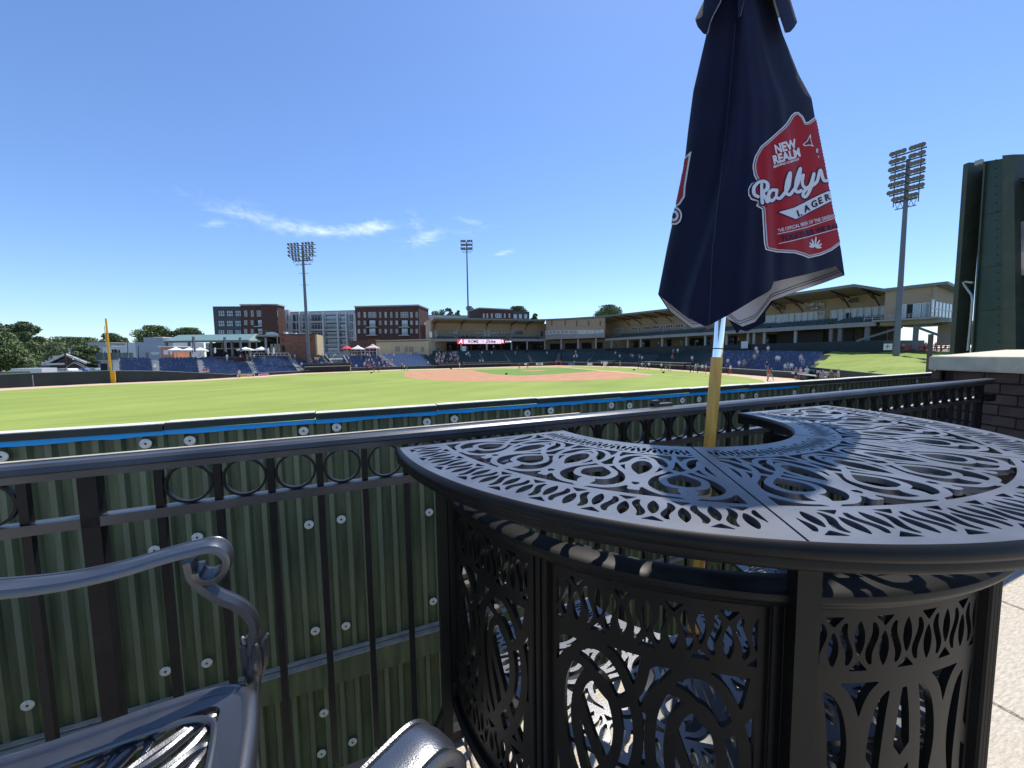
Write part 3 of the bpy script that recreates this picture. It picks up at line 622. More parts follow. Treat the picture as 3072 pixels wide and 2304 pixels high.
# lower openings on back wall (dark doors, kiosks)
for F, xs in ((LA, [(1335, 1370), (1395, 1440), (1462, 1500), (1505, 1530), (1560, 1585), (1600, 1625)]), (LB, [(1650, 1680), (1695, 1730), (1745, 1775), (1790, 1808)]), (LC, [(1830, 1850), (1900, 1915), (1930, 1950), (2000, 2014), (2070, 2130), (2180, 2210), (2290, 2330)])):
    for x0, x1 in xs:
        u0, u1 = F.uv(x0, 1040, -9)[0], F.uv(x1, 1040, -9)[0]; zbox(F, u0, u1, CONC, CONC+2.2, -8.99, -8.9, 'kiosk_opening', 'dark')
for F, xs in ((LA, [1301, 1383, 1460, 1534, 1581]), (LB, [1635, 1684, 1735, 1788]), (LC, [1835, 1884, 1923, 1987, 2060, 2116, 2180, 2244, 2262, 2293, 2386])):
    for x in xs:
        u = F.uv(x, 1035, -.6)[0]; zt = (fA0 if F is LA else (zat(LB, 1720, 1016) if F is LB else fC0)); zbox(F, u-.22, u+.22, CONC-.5, zt, -.8, -.4, 'column', 'colm')
# deck fascias, upper decks
zbox(LA, -.6, LA.W, fA0, fA1, -.35, .15, 'deck_fascia', 'fascia'); zbox(LA, 0, LA.W, fA0+.25, fA0+.55, -9, -.35, 'upper_deck_floor', 'steel')
zbox(LB, 0, LB.W, zat(LB, 1720, 1016), zat(LB, 1720, 1003), -.2, .3, 'press_box_wall', 'fascia')
zbox(LB, 0, LB.W, zat(LB, 1720, 1016), zat(LB, 1720, 1015), -9, -.2, 'press_box_floor', 'steel')
zbox(LC, 0, LC.W, fC0, fC1, -.35, .15, 'deck_fascia', 'fascia'); zbox(LC, 0, LC.W, fC0+.3, fC0+.6, -9, -.35, 'upper_deck_floor', 'steel')
# roofs (front edge traced, back edge at the wall top)
def roof_strip(F, tr, back, drop, nm='roof_slab', off=0., x0=0., x1=0.):
    m_ = MB(); top = []; 
    for x, y in tr:
        u, z = F.uv(x, y, off); top.append((u, z))
    us2 = [u for u, z in top]; us2[0] -= x0; us2[-1] += x1
    for k, ((u0, z0), (u1, z1)) in enumerate(zip(top[:-1], top[1:])):
        b0, b1 = us2[k], us2[k+1]; m_.hexa([F.P(u0, z0-.35, off), F.P(u1, z1-.35, off), F.P(b1, z1-drop-.35, -back), F.P(b0, z0-drop-.35, -back), F.P(u0, z0, off), F.P(u1, z1, off), F.P(b1, z1-drop, -back), F.P(b0, z0-drop, -back)])
    m_.build(nm, 'soffit', parent=gs); m2 = MB()
    for (u0, z0), (u1, z1) in zip(top[:-1], top[1:]):
        m2.hexa([F.P(u0, z0-.42, off), F.P(u1, z1-.42, off), F.P(u1, z1-.42, off+.22), F.P(u0, z0-.42, off+.22), F.P(u0, z0+.06, off), F.P(u1, z1+.06, off), F.P(u1, z1+.06, off+.22), F.P(u0, z0+.06, off+.22)])
    m2.build('roof_edge', 'roofedge', parent=gs); return top
rA = roof_strip(LA, [(1302, 953), (1421, 955), (1516, 957), (1600, 958.5), (1637, 957.5)], 11, 1.2, x1=4.5)
rB = roof_strip(LB, [(1637, 957.5), (1706, 954.5), (1785, 949.5), (1815, 947)], 11, 1.2, x0=4.5, x1=4.5)
rC = roof_strip(LC, [(1815, 947), (1833, 945), (1900, 938), (2015, 925), (2150, 909), (2347, 884), (2564, 853), (2662, 868)], 10, 1.0, x0=4.5)
rD = roof_strip(LD, [(2655, 868), (2735, 857), (2810, 849)], 8, .3)
# rear walls of upper deck
def wall_band(F, tr_top, z0, off, nm, m, seg=6, lower=.35):
    m_ = MB(); tr_top = [(tr_top[0][0]-(14 if F is LC else 0), tr_top[0][1])]+list(tr_top)+[(tr_top[-1][0]+(9 if F is LA else 0), tr_top[-1][1])] if off < -1 else tr_top
    for (u0, za), (u1, zb) in zip(tr_top[:-1], tr_top[1:]):
        m_.hexa([F.P(u0, z0, off), F.P(u1, z0, off), F.P(u1, z0, off-.3), F.P(u0, z0, off-.3), F.P(u0, za-lower, off), F.P(u1, zb-lower, off), F.P(u1, zb-lower, off-.3), F.P(u0, za-lower, off-.3)])
    return m_.build(nm, m, parent=gs)
wall_band(LA, rA, fA0+.3, -6.5, 'upper_wall', 'tan', lower=1.0); wall_band(LB, rB, zat(LB, 1720, 1003), -.25, 'press_box_upper_wall', 'tan', lower=.5)
wall_band(LC, rC, fC0+.3, -7.5, 'upper_wall', 'tan', lower=1.1); wall_band(LD, rD, zat(LD, 2720, 975), -.3, 'club_wall', 'tan', lower=.4)
# left gable end of the roof
m_ = MB(); e = LA; m_.hexa([e.P(u, z, o) for z, o_ in ((fA0, 0), (rA[0][1]-.4, 1)) for u, o in ((-.25, -.3), (.0, -.3), (.0, -9), (-.25, -9))]); m_.build('end_wall', 'tan', parent=gs)
# roof trusses
def truss(F, x, o_back, zlow):
    u = F.uv(x, 965, -2)[0]; zt = np.interp(u, [a for a, b in tr_], [b for a, b in tr_])-.5; m_ = MB()
    m_.beam(F.P(u, zt, -.5), F.P(u, zt-.9, o_back), .16, .22); m_.beam(F.P(u, zt-2.6, o_back), F.P(u, zt-.35, -4.2), .14, .18); m_.beam(F.P(u, zt-1.5, -5.2), F.P(u, zt-.3, -2.4), .12, .14); m_.build('roof_truss', 'steel', parent=gs)
tr_ = rA
for x in (1310, 1392, 1470, 1545, 1592): truss(LA, x, -6.4, 0)
tr_ = rC
for x in (1850, 1885, 1930, 1975, 2035, 2200, 2300, 2362, 2500, 2590): truss(LC, x, -7.4, 0)
for x in (1655, 1695, 1730, 1765, 1800):
    u = LB.uv(x, 965, 0)[0]; z = zat(LB, x, 960); m_ = MB(); m_.beam(LB.P(u, z-.2, 0), LB.P(u, z-1.9, -.2), .16, .2); m_.build('roof_bracket', 'steel', parent=gs)
# windows: helper window with frame and pane
def window(F, x0, y0, x1, y1, off, parent, fm='white', gm_='glass', fw_=.09, nx=1, ny=1, th=.09, zs=None, name='window'):
    u0, u1, z0, z1 = F.prect(x0, y0, x1, y1, off)
    if zs: z0, z1 = zs
    m_ = MB(); bars = [(u0, u0+fw_, z0, z1), (u1-fw_, u1, z0, z1), (u0+fw_, u1-fw_, z0, z0+fw_), (u0+fw_, u1-fw_, z1-fw_, z1)]
    for i in range(1, nx): u = u0+(u1-u0)*i/nx; bars.append((u-fw_/2, u+fw_/2, z0+fw_, z1-fw_))
    for a, b, c, d in bars: F.box(m_, a, b, c, d, off, off+th)
    if ny > 1:
        for i in range(1, ny):
            z = z0+(z1-z0)*i/ny
            for k in range(nx):
                a = u0+(u1-u0)*k/nx+fw_*.6; b = u0+(u1-u0)*(k+1)/nx-fw_*.6; F.box(m_, a, b, z-fw_/2, z+fw_/2, off, off+th)
    w_ = m_.build(name, fm, parent=parent); m2 = MB(); F.box(m2, u0+.02, u1-.02, z0+.02, z1-.02, off+.005, off+.03); m2.build('pane', gm_, parent=w_); return w_
for x0, x1, n in ((1356, 1380, 1), (1425, 1452, 3), (1471, 1497, 3), (1500, 1530, 3), (1543, 1568, 3)): window(LA, x0, 993, x1, 1003, -6.49, gs, nx=n, fm='steel', gm_='glass')
for x0, x1 in ((1303, 1312), (1372, 1378), (1451, 1458), (1463, 1470), (1537, 1543), (1620, 1631)): window(LA, x0, 992, x1, 1011, -6.49, gs, nx=1, fm='white', gm_='glass', name='glazed_door')
for x0, x1 in ((1637, 1683), (1683.5, 1707), (1708, 1733), (1734, 1758), (1759, 1783), (1784, 1812)): window(LB, x0, 991.5-(x0-1637)*.012, x1, 1003-(x0-1637)*.012, -.24, gs, nx=4 if x1-x0 > 40 else 2, gm_='glassl' if x0 > 1725 else 'glass', th=.3, fw_=.14)
for x0, x1, y0, y1, n in ((1841, 1870, 985, 997, 1), (1896, 1914, 982, 990, 3), (1932, 1951, 979, 989, 3), (1957, 1978, 977, 986, 3), (1998, 2019, 974, 984, 3), (2027, 2050, 971, 983, 3)): window(LC, x0, y0, x1, y1, -7.49, gs, nx=n, gm_='glassl' if x0 < 1850 else 'glass')
for x0, x1, y0, y1 in ((1916, 1921, 981, 997), (1981, 1987, 976, 996), (2052, 2056, 972, 992), (1992, 1997, 975, 996)): window(LC, x0, y0, x1, y1, -7.49, gs, name='glazed_door')
# club windows (right part)
bx = [(2292, 2326), (2328, 2364), (2366, 2382), (2385, 2403), (2405, 2422), (2424, 2440), (2442, 2458), (2460, 2474), (2492, 2512), (2514, 2530), (2532, 2550), (2552, 2570), (2572, 2590), (2592, 2614), (2616, 2636), (2638, 2660)]
for x0, x1 in bx:
    yt = lambda x: np.interp(x, [2300, 2686], [947, 915]); yb = lambda x: np.interp(x, [2292, 2690], [969, 957]); xm = (x0+x1)/2
    window(LC, x0, yt(xm), x1, yb(xm), -7.49, gs, nx=2 if x1-x0 > 25 else 1, gm_='glassl', fw_=.13, name='club_window')
m_ = MB(); LC.pbox(m_, 2475, 934, 2490, 966, -7.49, -7.4); m_.build('dark_door', 'dark', parent=gs)
for x0, x1 in ((2706, 2719), (2738, 2763), (2766, 2790)): window(LD, x0, np.interp(x0, [2700, 2790], [914, 906]), x1, 957, -.29, gs, gm_='glassl', fw_=.12, name='club_window')
m_ = MB(); LD.pbox(m_, 2720, 913, 2737, 957, -.28, -.2); m_.build('dark_door', 'dark', parent=gs)
zbox(LD, 0, LD.W+.8, zat(LD, 2720, 962), zat(LD, 2720, 957), -4, 2.2, 'balcony_slab', 'fascia')
zbox(LD, 0, LD.W+.8, zat(LD, 2720, 977), zat(LD, 2720, 962), -4, -.6, 'balcony_beam', 'steel')
# side face of the club at the right end
cx = LD.P(LD.W, 0, 0); LE = Fac((cx.x, cx.y), G(2872, 66))
zE0 = zat(LD, 2790, 957); m_ = MB(); LE.box(m_, 0, LE.W, zat(LD, 2790, 904), rD[-1][1]-.5, -.3, 0); m_.build('club_side_wall', 'tan', parent=gs)
window(LE, 2793, 905, 2866, 955, -.1, gs, nx=7, ny=2, gm_='glass', fw_=.16, name='club_side_window')
m_ = MB(); LE.box(m_, -.4, LE.W+.5, zE0-.6, zE0, -6, 1.6); m_.build('side_balcony_slab', 'fascia', parent=gs)
m_ = MB(); a = LE.P(-.3, rD[-1][1], 1.2); b = LE.P(LE.W+.4, zat(LE, 2871, 879), 1.2); c = LE.P(LE.W+.4, zat(LE, 2871, 879), -6); d = LE.P(-.3, rD[-1][1], -6); m_.hexa([p+UP*z for z in (-.35, .05) for p in (a, b, c, d)]); m_.build('side_roof', 'roofedge', parent=gs)
# balcony rails
m_ = MB(); r0, r1 = zat(LD, 2720, 957), zat(LD, 2720, 945)
for z in (r1, (r0+r1)/2): m_.beam(LD.P(-1, z, 2), LD.P(LD.W+.8, z, 2), .06, .06)
for i in range(9): u = -1+i*(LD.W+1.8)/8; m_.beam(LD.P(u, r0, 2), LD.P(u, r1, 2), .06, .06)
m_.build('balcony_rail', 'galv', parent=gs)
# posts and braces under the club
for x, F in ((2493, LC), (2520, LC), (2600, LC), (2690, LD), (2745, LD)):
    u = F.uv(x, 1035, -.8)[0]; zbox(F, u-.28, u+.28, CONC-1.5, fC0 if F is LC else zat(LD, 2720, 977), -1.1, -.5, 'column', 'mast')
m_ = MB(); m_.beam(LD.P(-2.5, CONC, -.6), LD.P(3, zat(LD, 2720, 980), -.6), .35, .35); m_.build('brace', 'mast', parent=gs)
m_ = MB(); m_.beam(LD.P(8, CONC, -.6), LD.P(4.4, zat(LD, 2720, 980), -.6), .35, .35); m_.build('brace', 'mast', parent=gs)
for x0, x1 in ((2330, 2470), (2525, 2560), (2585, 2660)): m_ = MB(); u0, u1 = LC.uv(x0, 1040, -6)[0], LC.uv(x1, 1040, -6)[0]; LC.box(m_, u0, u1, CONC-1, fC0, -6.2, -5.8); m_.build('under_wall', 'steel', parent=gs)
m_ = MB(); LD.box(m_, 6, LD.W+6, CONC-1, zat(LD, 2720, 977), -6.2, -5.8); m_.build('under_wall', 'tan', parent=gs)
# upper deck seats
def upper_seats(F, x0, x1, off0, off1, zf, rows, label):
    u0, u1 = uat(F, x0), uat(F, x1); m_ = MB(); root = tag(MB().add([F.P(u0, zf-.3, off0), F.P(u1, zf-.3, off0), F.P(u1, zf-.3, off1), F.P(u0, zf-.3, off1)], [(0, 1, 2, 3)]).build('upper_deck_seating', 'steel'), label, 'seating', 'seating on the upper deck')
    ms = MB(); mt = MB()
    for r in range(rows):
        o = off0+(off1-off0)*r/rows; z = zf+r*.26; F.box(mt, u0, u1, zf-.3, z, o, o+(off1-off0)/rows)
        k = int((u1-u0)/.56)
        for j in range(k): seat_add(ms, F.P(u0+(u1-u0)*(j+.5)/k, z, o-.15), F.e, F.n, 0)
    mt.build('stepped_tread', 'concd', parent=root); ms.build('seats', 'seatg', parent=root, kind='stuff', fixn=False)
for F, x0, x1, rows, lb in ((LA, 1318, 1370, 3, 'dark seats on the upper deck left of the standing crowd'), (LA, 1383, 1440, 3, 'dark seats on the upper deck above the A end of the screen'), (LA, 1448, 1530, 3, 'dark seats on the upper deck above the middle of the screen'), (LA, 1548, 1628, 3, 'dark seats on the upper deck just left of the press box'), (LC, 1832, 1950, 4, 'dark seats on the upper deck right of the press box'), (LC, 1958, 2080, 4, 'dark seats on the upper deck behind the folded umbrella'), (LC, 2100, 2290, 4, 'dark seats on the upper deck below the first pale club windows'), (LC, 2300, 2470, 4, 'dark seats on the upper deck under the club sign'), (LC, 2492, 2610, 4, 'dark seats on the upper deck left of the balcony steps')):
    upper_seats(F, x0, x1, -.8, -4.4 if rows == 3 else -5, (fA0+.35 if F is LA else fC0+.4), rows, lb)
# LED ribbon board
uL0, zL0 = LA.uv(1372, 1031.5, .3); uL1, zL1 = LA.uv(1534, 1018.5, .3)
led = thing('led_board', LA.P((uL0+uL1)/2, zL0, .3), 'pink and black electronic ribbon board with the time on the upper deck front', 'screen')
def L(u): return uL0+(uL1-uL0)*u
H = zL1-zL0
for nm, a, b, m in (('red_left_end', 0, .115, 'screenr'), ('pink_field', .115, .80, 'screen'), ('red_right_end', .80, .86, 'screenr'), ('clock_field', .86, 1.0, 'screenk')):
    m_ = MB(); LA.box(m_, L(a), L(b), zL0, zL1, .16, .34); m_.build(nm, m, parent=led)
ex = LA.e if (LA.uv(1500, 1030)[0] > LA.uv(1400, 1030)[0]) else -LA.e
for nm, s, u, sz, m, bo, sh in (('letters', 'A', .055, H*1.25, 'screenw', .03, .3), ('letters', 'ROME', .285, H*.85, 'screenk', .03, 0), ('letters', 'VS', .455, H*.55, 'galv', .0, 0), ('letters', 'Drive', .60, H*.95, 'screenk', .045, .4), ('clock_digits', '3:24 PM', .937, H*.44, 'screenw', .02, 0), ('letters', 'R', .83, H*.8, 'screenw', .04, 0)):
    m_ = MB(); text_on(m_, s, LA.P(L(u), (zL0+zL1)/2, .36), ex, UP, sz*1.1, bold=bo, shear=sh); m_.build(nm, m, parent=led, fixn=False)
# club sign
def flat_sign(F, px, py, s, hpx, m, off, parent, bold=.03, shear=0., name='letters', sx=1.):
    u, z = F.uv(px, py, off); h = F.uv(px, py-hpx/2, off)[1]-F.uv(px, py+hpx/2, off)[1]; e = F.e if F.uv(px+5, py)[0] > F.uv(px-5, py)[0] else -F.e
    m_ = MB(); text_on(m_, s, F.P(u, z, off), e, UP, h*1.35, bold=bold, shear=shear, sx=sx); return m_.build(name, m, parent=parent, fixn=False)
sg = thing('club_sign', LC.P(*LC.uv(2440, 920, -7.2), -7.2), 'white outlined CHAMPIONS CLUB letters on the tan wall above the club windows', 'sign')
for i, ch in enumerate('CHAMPIONS'):
    x = 2414+i*7.2; big = 15 if i in (0, 8) else 11.5; y = 913-abs(i-4)*-.5-(i-4)*.35+(2 if i in (0, 8) else 0)
    flat_sign(LC, x, y, ch, big+2, 'printnavy', -7.20, sg, bold=.05, sx=.66); flat_sign(LC, x, y, ch, big, 'white', -7.16, sg, bold=.02, sx=.62)
flat_sign(LC, 2442, 925, 'CLUB', 7.6, 'printnavy', -7.20, sg, bold=.06); flat_sign(LC, 2442, 925, 'CLUB', 6.6, 'white', -7.16, sg, bold=.02)
for x, y, lb in ((2343, 924, 'dark AFL letters on the tan wall left of the white club sign'), (2558, 902, 'dark AFL letters on the tan wall right of the white club sign')):
    a = flat_sign(LC, x, y, 'AFL', 13, 'steel', -7.15, None, bold=.04, shear=.3, name='wall_letters'); tag(a, lb, 'sign', 'AFL signs on the club wall')
# end sign on the grandstand's left end
m_ = MB(); LA.pbox(m_, 1288, 995, 1296, 1012, -.1, .2); tag(m_.build('banner', ['whitec']), 'small white banner with a dark cross on the left end of the grandstand', 'banner')

# light blue roundel and small boards
def board(F, x0, y0, x1, y1, off, m, label, txt=None, tm='printnavy', th=.1, cat='sign', group=None, nm='sign_board', border=None, size=.7):
    u0, u1, z0, z1 = F.prect(x0, y0, x1, y1, off); root = thing(nm, F.P((u0+u1)/2, z0, off), label, cat, group)
    m_ = MB(); F.box(m_, u0, u1, z0, z1, off, off+th); m_.build('panel', m, parent=root)
    if border:
        m_ = MB(); b = (z1-z0)*.13
        for a, c, d, e_ in ((u0, u1, z0, z0+b), (u0, u1, z1-b, z1), (u0, u0+b, z0+b, z1-b), (u1-b, u1, z0+b, z1-b)): F.box(m_, a, c, d, e_, off+th, off+th+.02)
        m_.build('border', border, parent=root)
    if txt:
        e = F.e if F.uv(x1, y0)[0] > F.uv(x0, y0)[0] else -F.e; m_ = MB(); text_on(m_, txt, F.P((u0+u1)/2, (z0+z1)/2, off+th+.03), e, UP, (z1-z0)*size, bold=.02); m_.build('letters', tm, parent=root, fixn=False)
    return root

# ------------------------------------------------------------------ apartment blocks behind
def block(F, x0, x1, ytop, dpt, wallm, label, name='apartment_building', corn=None, cat='building', zb=FIELD, group=None, par=.9):
    u0, u1 = F.uv(x0, 1000)[0], F.uv(x1, 1000)[0]; zt = F.uv((x0+x1)/2, ytop)[1]; root = thing(name, F.P((u0+u1)/2, zb), label, cat, group)
    m_ = MB(); F.box(m_, u0, u1, zb, zt, -dpt, 0); m_.build('wall', wallm, parent=root)
    if corn: m_ = MB(); F.box(m_, u0-.2, u1+.3, zt, zt+par*.6, -dpt-.2, .35); m_.build('cornice', corn, parent=root)
    return root
F1 = Fac(G(644, 165), G(837, 167))
b1 = block(F1, 644, 726, 919, 18, 'dgrey', 'charcoal panelled apartment block left of the first red brick block')
for y0, y1 in ((931, 950), (961, 980), (989, 1003)):
    for x0, x1 in ((654.5, 675), (679.5, 700), (705, 724)): window(F1, x0, y0, x1, y1, .02, b1, fm='steel', gm_='glassl', nx=3, ny=2, fw_=.22)
b2 = block(F1, 727, 837, 916, 6, 'brick1', 'red brick apartment block with one white balcony door, left of the tall mast', corn='corn')
m_ = MB(); p0 = F1.P(F1.uv(839, 1000)[0], 0, -6)
F1s = Fac((F1.P(F1.uv(837, 1000)[0], 0, 0).x, F1.P(F1.uv(837, 1000)[0], 0, 0).y), G(856, 200))
zt = F1.uv(780, 916)[1]; F1s.box(m_, 0, F1s.W, FIELD, zt, -6, 0); m_.build('wall', 'brick1', parent=b2)
for x0, x1 in ((841, 844), (847, 850)):
    for y0, y1 in ((935, 950), (963, 975)): window(F1s, x0, y0, x1, y1, .02, b2, gm_='glass', fw_=.25)
for y0, y1 in ((931.5, 950), (961, 975), (987, 1001)):
    for i, (x0, x1) in enumerate(((733, 742), (753, 761), (771, 796), (806, 814.5), (825, 833.5))):
        if i == 2 and y0 > 955: continue
        window(F1, x0, y0, x1, y1, .02, b2, fm='corn', gm_='glass', nx=3 if i == 2 else 1, ny=2, fw_=.22)
def balcony(F, x0, x1, y0, y1, parent, xd=None):
    u0, u1, z0, z1 = F.prect(x0, y0, x1, y1); m_ = MB(); F.box(m_, u0, u1, z0-.35, z0, 0, 1.5); o = m_.build('balcony_slab', 'corn', parent=parent)
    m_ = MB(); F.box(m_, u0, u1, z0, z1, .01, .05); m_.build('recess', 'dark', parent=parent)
    m_ = MB(); h = 1.1
    F.box(m_, u0, u1, z0+h-.08, z0+h, 1.4, 1.5); k = 10
    for i in range(k+1): u = u0+(u1-u0)*i/k; F.box(m_, u-.03, u+.03, z0, z0+h-.08, 1.4, 1.46)
    m_.build('railing', 'steel', parent=parent)
    xa, xb = xd or ((x0+x1)/2-9, (x0+x1)/2+9); window(F, xa, y0+.5, xb, y1, .06, parent, fm='white', gm_='glassl', nx=3, fw_=.25, name='balcony_door')
balcony(F1, 766, 801, 960, 978.5, b2); balcony(F1, 768, 800, 986, 1001, b2)
FW = Fac(G(858, 186), G(1067, 183))
b3 = block(FW, 858, 1067, 935, 16, 'wstuc', 'long light grey apartment block with stacked balconies between two red brick blocks', corn='corn', par=.5)
m_ = MB(); FW.pbox(m_, 857, 930, 876, 1060, -8, 1.6); m_.build('corner_bay', 'white', parent=b3)
for y0, y1 in ((944, 964), (969, 988), (993, 1010), (1015, 1033), (1040, 1057)):
    for x0, x1 in ((860, 866), (872, 875)):
        if y0 < 980: window(FW, x0, y0-2, x1, y1, 1.61, b3, gm_='glass', fw_=.25)
    for x0, x1 in ((879, 887), (891, 900.5), (1049.5, 1059)): window(FW, x0, y0, x1, y1, .02, b3, fm='steel', gm_='glass', ny=2, fw_=.2)
    for x0, x1 in ((909, 927.5), (934, 972), (978, 1016), (1021, 1041.5)):
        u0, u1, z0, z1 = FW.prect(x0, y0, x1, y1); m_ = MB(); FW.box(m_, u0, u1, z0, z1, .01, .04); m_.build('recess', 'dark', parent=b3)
        window(FW, x0+1.5, y0+3, x1-1.5, y1, .05, b3, fm='wstuc', gm_='glassl' if random.random() < .35 else 'glass', nx=4 if x1-x0 > 25 else 2, fw_=.16)
        m_ = MB(); FW.box(m_, u0, u1, z0-.3, z0, 0, 1.3); m_.build('balcony_slab', 'wstuc', parent=b3)
        m_ = MB(); h = 1.05; FW.box(m_, u0, u1, z0+h-.1, z0+h, 1.2, 1.28)
        k = int((u1-u0)/.45)
        for i in range(k+1): u = u0+(u1-u0)*i/k; FW.box(m_, u-.035, u+.035, z0, z0+h-.1, 1.2, 1.25)
        m_.build('railing', 'steel', parent=b3)
for x in (904.5, 930.5, 975, 1018.5, 1044): m_ = MB(); FW.pbox(m_, x-2.2, 936, x+2.2, 1060, 0, 1.5); m_.build('pier', 'wstuc', parent=b3)
F2 = Fac(G(1068, 170), G(1258, 168))
b4 = block(F2, 1068, 1258, 919.5, 15, 'brick1', 'wide red brick apartment block with four white balcony doors, behind the tan building', corn='corn')
for y0, y1 in ((936, 953), (962, 975), (987, 1000)):
    for i, (x0, x1) in enumerate(((1073.5, 1080.5), (1091, 1098), (1105, 1129), (1138, 1144), (1154, 1160.5), (1171, 1177), (1187, 1194), (1202, 1225), (1231, 1238), (1247, 1254))):
        if i in (2, 7) and y0 > 955: continue
        window(F2, x0, y0, x1, y1, .02, b4, fm='corn', gm_='glassl' if random.random() < .3 else 'glass', nx=3 if i in (2, 7) else 1, ny=2, fw_=.2)
for xc in (1118, 1215):
    for y0, y1 in ((961, 980.5), (985.5, 1005)): balcony(F2, xc-16, xc+14, y0, y1, b4, (xc-9, xc+8))
FD = Fac(G(1258, 215), G(1442, 225)); b5 = block(FD, 1262, 1440, 947, 10, 'wstuc', 'distant light grey block whose top shows over the left end of the grandstand roof', corn='corn', par=.4)
for x0, x1 in ((1275, 1289), (1380, 1394), (1262, 1266)): window(FD, x0, 955, x1, 966, .02, b5, fm='steel', gm_='glass', nx=3, fw_=.25)
FE = Fac(G(1260, 150), G(1281, 150)); b6 = block(FE, 1261, 1282, 975, 8, 'brick1', 'narrow brick stair block squeezed between the wide brick block and the grandstand')
m_ = MB(); FE.pbox(m_, 1274, 967, 1291, 975, -2, .5); m_.build('white_parapet', 'white', parent=b6)
FG = Fac(G(1438, 200), G(1590, 215)); b7 = block(FG, 1440, 1537, 928, 14, 'brick1', 'red brick block rising above the middle of the grandstand roof', corn='corn', zb=0)
for x0, x1 in ((1449, 1453.5), (1459.5, 1464), (1473, 1478), (1486, 1504), (1512, 1516), (1526, 1530)): window(FG, x0, 941, x1, 953, .02, b7, gm_='glass', nx=3 if x1-x0 > 10 else 1, fw_=.25)
b8 = block(FG, 1538, 1589, 934, 12, 'dgrey', 'dark grey end of the brick block above the grandstand roof', zb=0)
for x0, x1 in ((1541, 1550), (1557, 1565), (1573, 1581)): window(FG, x0, 943, x1, 955, .02, b8, gm_='glassl', nx=3, fw_=.25)

# ------------------------------------------------------------------ buildings on the terrace behind the left seats
TER = at(700, 1071, 85).z-1.0
FT1 = Fac(G(1120, 124), G(1284, 118)); b9 = block(FT1, 1126, 1284, 1019, 12, 'tanl', 'low flat roofed tan building right of the pink and white tent')
m_ = MB(); FT1.pbox(m_, 1126, 1022, 1284, 1025, -.1, .2); m_.build('eaves_band', 'concd', parent=b9)
for x0, x1 in ((1186, 1199), (1214, 1223), (1227, 1240), (1263, 1272)): m_ = MB(); FT1.pbox(m_, x0, 1040, x1, 1055, 0, .1); m_.build('window', 'soffit', parent=b9)
m_ = MB(); FT1.pbox(m_, 1103, 1018, 1126, 1064, -3, .5); tag(m_.build('brick_pier', 'brick1'), 'brick chimney like block at the left end of the low tan building', 'building')
FT2 = Fac(G(1045, 128), G(1106, 126)); b10 = block(FT2, 1047, 1105, 1022, 8, 'brick1', 'low dark brick building behind the red parasol')
FB = Fac(G(837, 98), G(945, 100)); b11 = block(FB, 838, 944, 1004, 9, 'brick2', 'mottled brick block behind the foot of the tall light mast', corn='steel', par=.3)
m_ = MB(); FB.pbox(m_, 944, 1003, 951, 1066, -7, -.2); m_.build('side_wall', 'tanl', parent=b11)
for x0, y0, x1, y1, m, lb in ((860, 997, 880, 1002, 'white', 'long white air handling unit on the left of the mottled brick block roof'), (884, 998, 910, 1002, 'white', 'second white duct on the mottled brick block roof beside the mast'), (843, 994, 850, 1003, 'white', 'small white box unit on the left corner of the mottled brick block')): m_ = MB(); FB.pbox(m_, x0, y0, x1, y1, -4, -2); tag(m_.build('rooftop_unit', m), lb, 'roof unit')
for x in (847, 933): m_ = MB(); FB.pbox(m_, x-1, 1016, x+1.5, 1021, 0, .3); m_.build('wall_lamp', 'steel', parent=b11)
for x0, x1 in ((846, 850), (851, 855)): m_ = MB(); FB.pbox(m_, x0, 1038, x1, 1055, 0, .1); m_.build('doorway', 'dark', parent=b11)
FP = Fac(G(766, 96), G(838, 98)); b12 = thing('porch', FP.P(4, TER), 'dark porch with grey steel frame and curved glass top beside the mottled brick block', 'porch')
m_ = MB(); FP.pbox(m_, 768, 1005, 838, 1009.5, -5, .2); m_.build('top_beam', 'fascia', parent=b12)
for x in (768.5, 832): m_ = MB(); FP.pbox(m_, x, 1009, x+2.6, 1062, -.3, .2); m_.build('post', 'fascia', parent=b12)
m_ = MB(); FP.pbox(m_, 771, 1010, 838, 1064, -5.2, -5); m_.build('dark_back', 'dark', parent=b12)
for x in (800, 812, 822): m_ = MB(); FP.pbox(m_, x, 1030, x+9, 1064, -4.99, -4.9); m_.build('door_leaf', 'glass', parent=b12)
m_ = MB(); ua, z_ = FP.uv(813, 1004); pr = [(ua+1.35*math.cos(math.pi*i/10), z_+.75*math.sin(math.pi*i/10)) for i in range(11)]
m_.add([FP.P(u, z, o) for o in (-1, -3) for u, z in pr], [(i, i+1, 12+i, 11+i) for i in range(10)]+[tuple(range(11)), tuple(range(11, 22))]); m_.build('curved_glass_top', 'glassl', parent=b12)
for i, x in enumerate((771, 780)): m_ = MB(); FP.pbox(m_, x, 986+i*6, x+8, 999, -9, -8); tag(m_.build('rooftop_unit', 'white' if i else 'steel'), ['dark rooftop unit above the green roofed pavilion end', 'white rooftop unit left of the curved glass porch top'][i], 'roof unit')
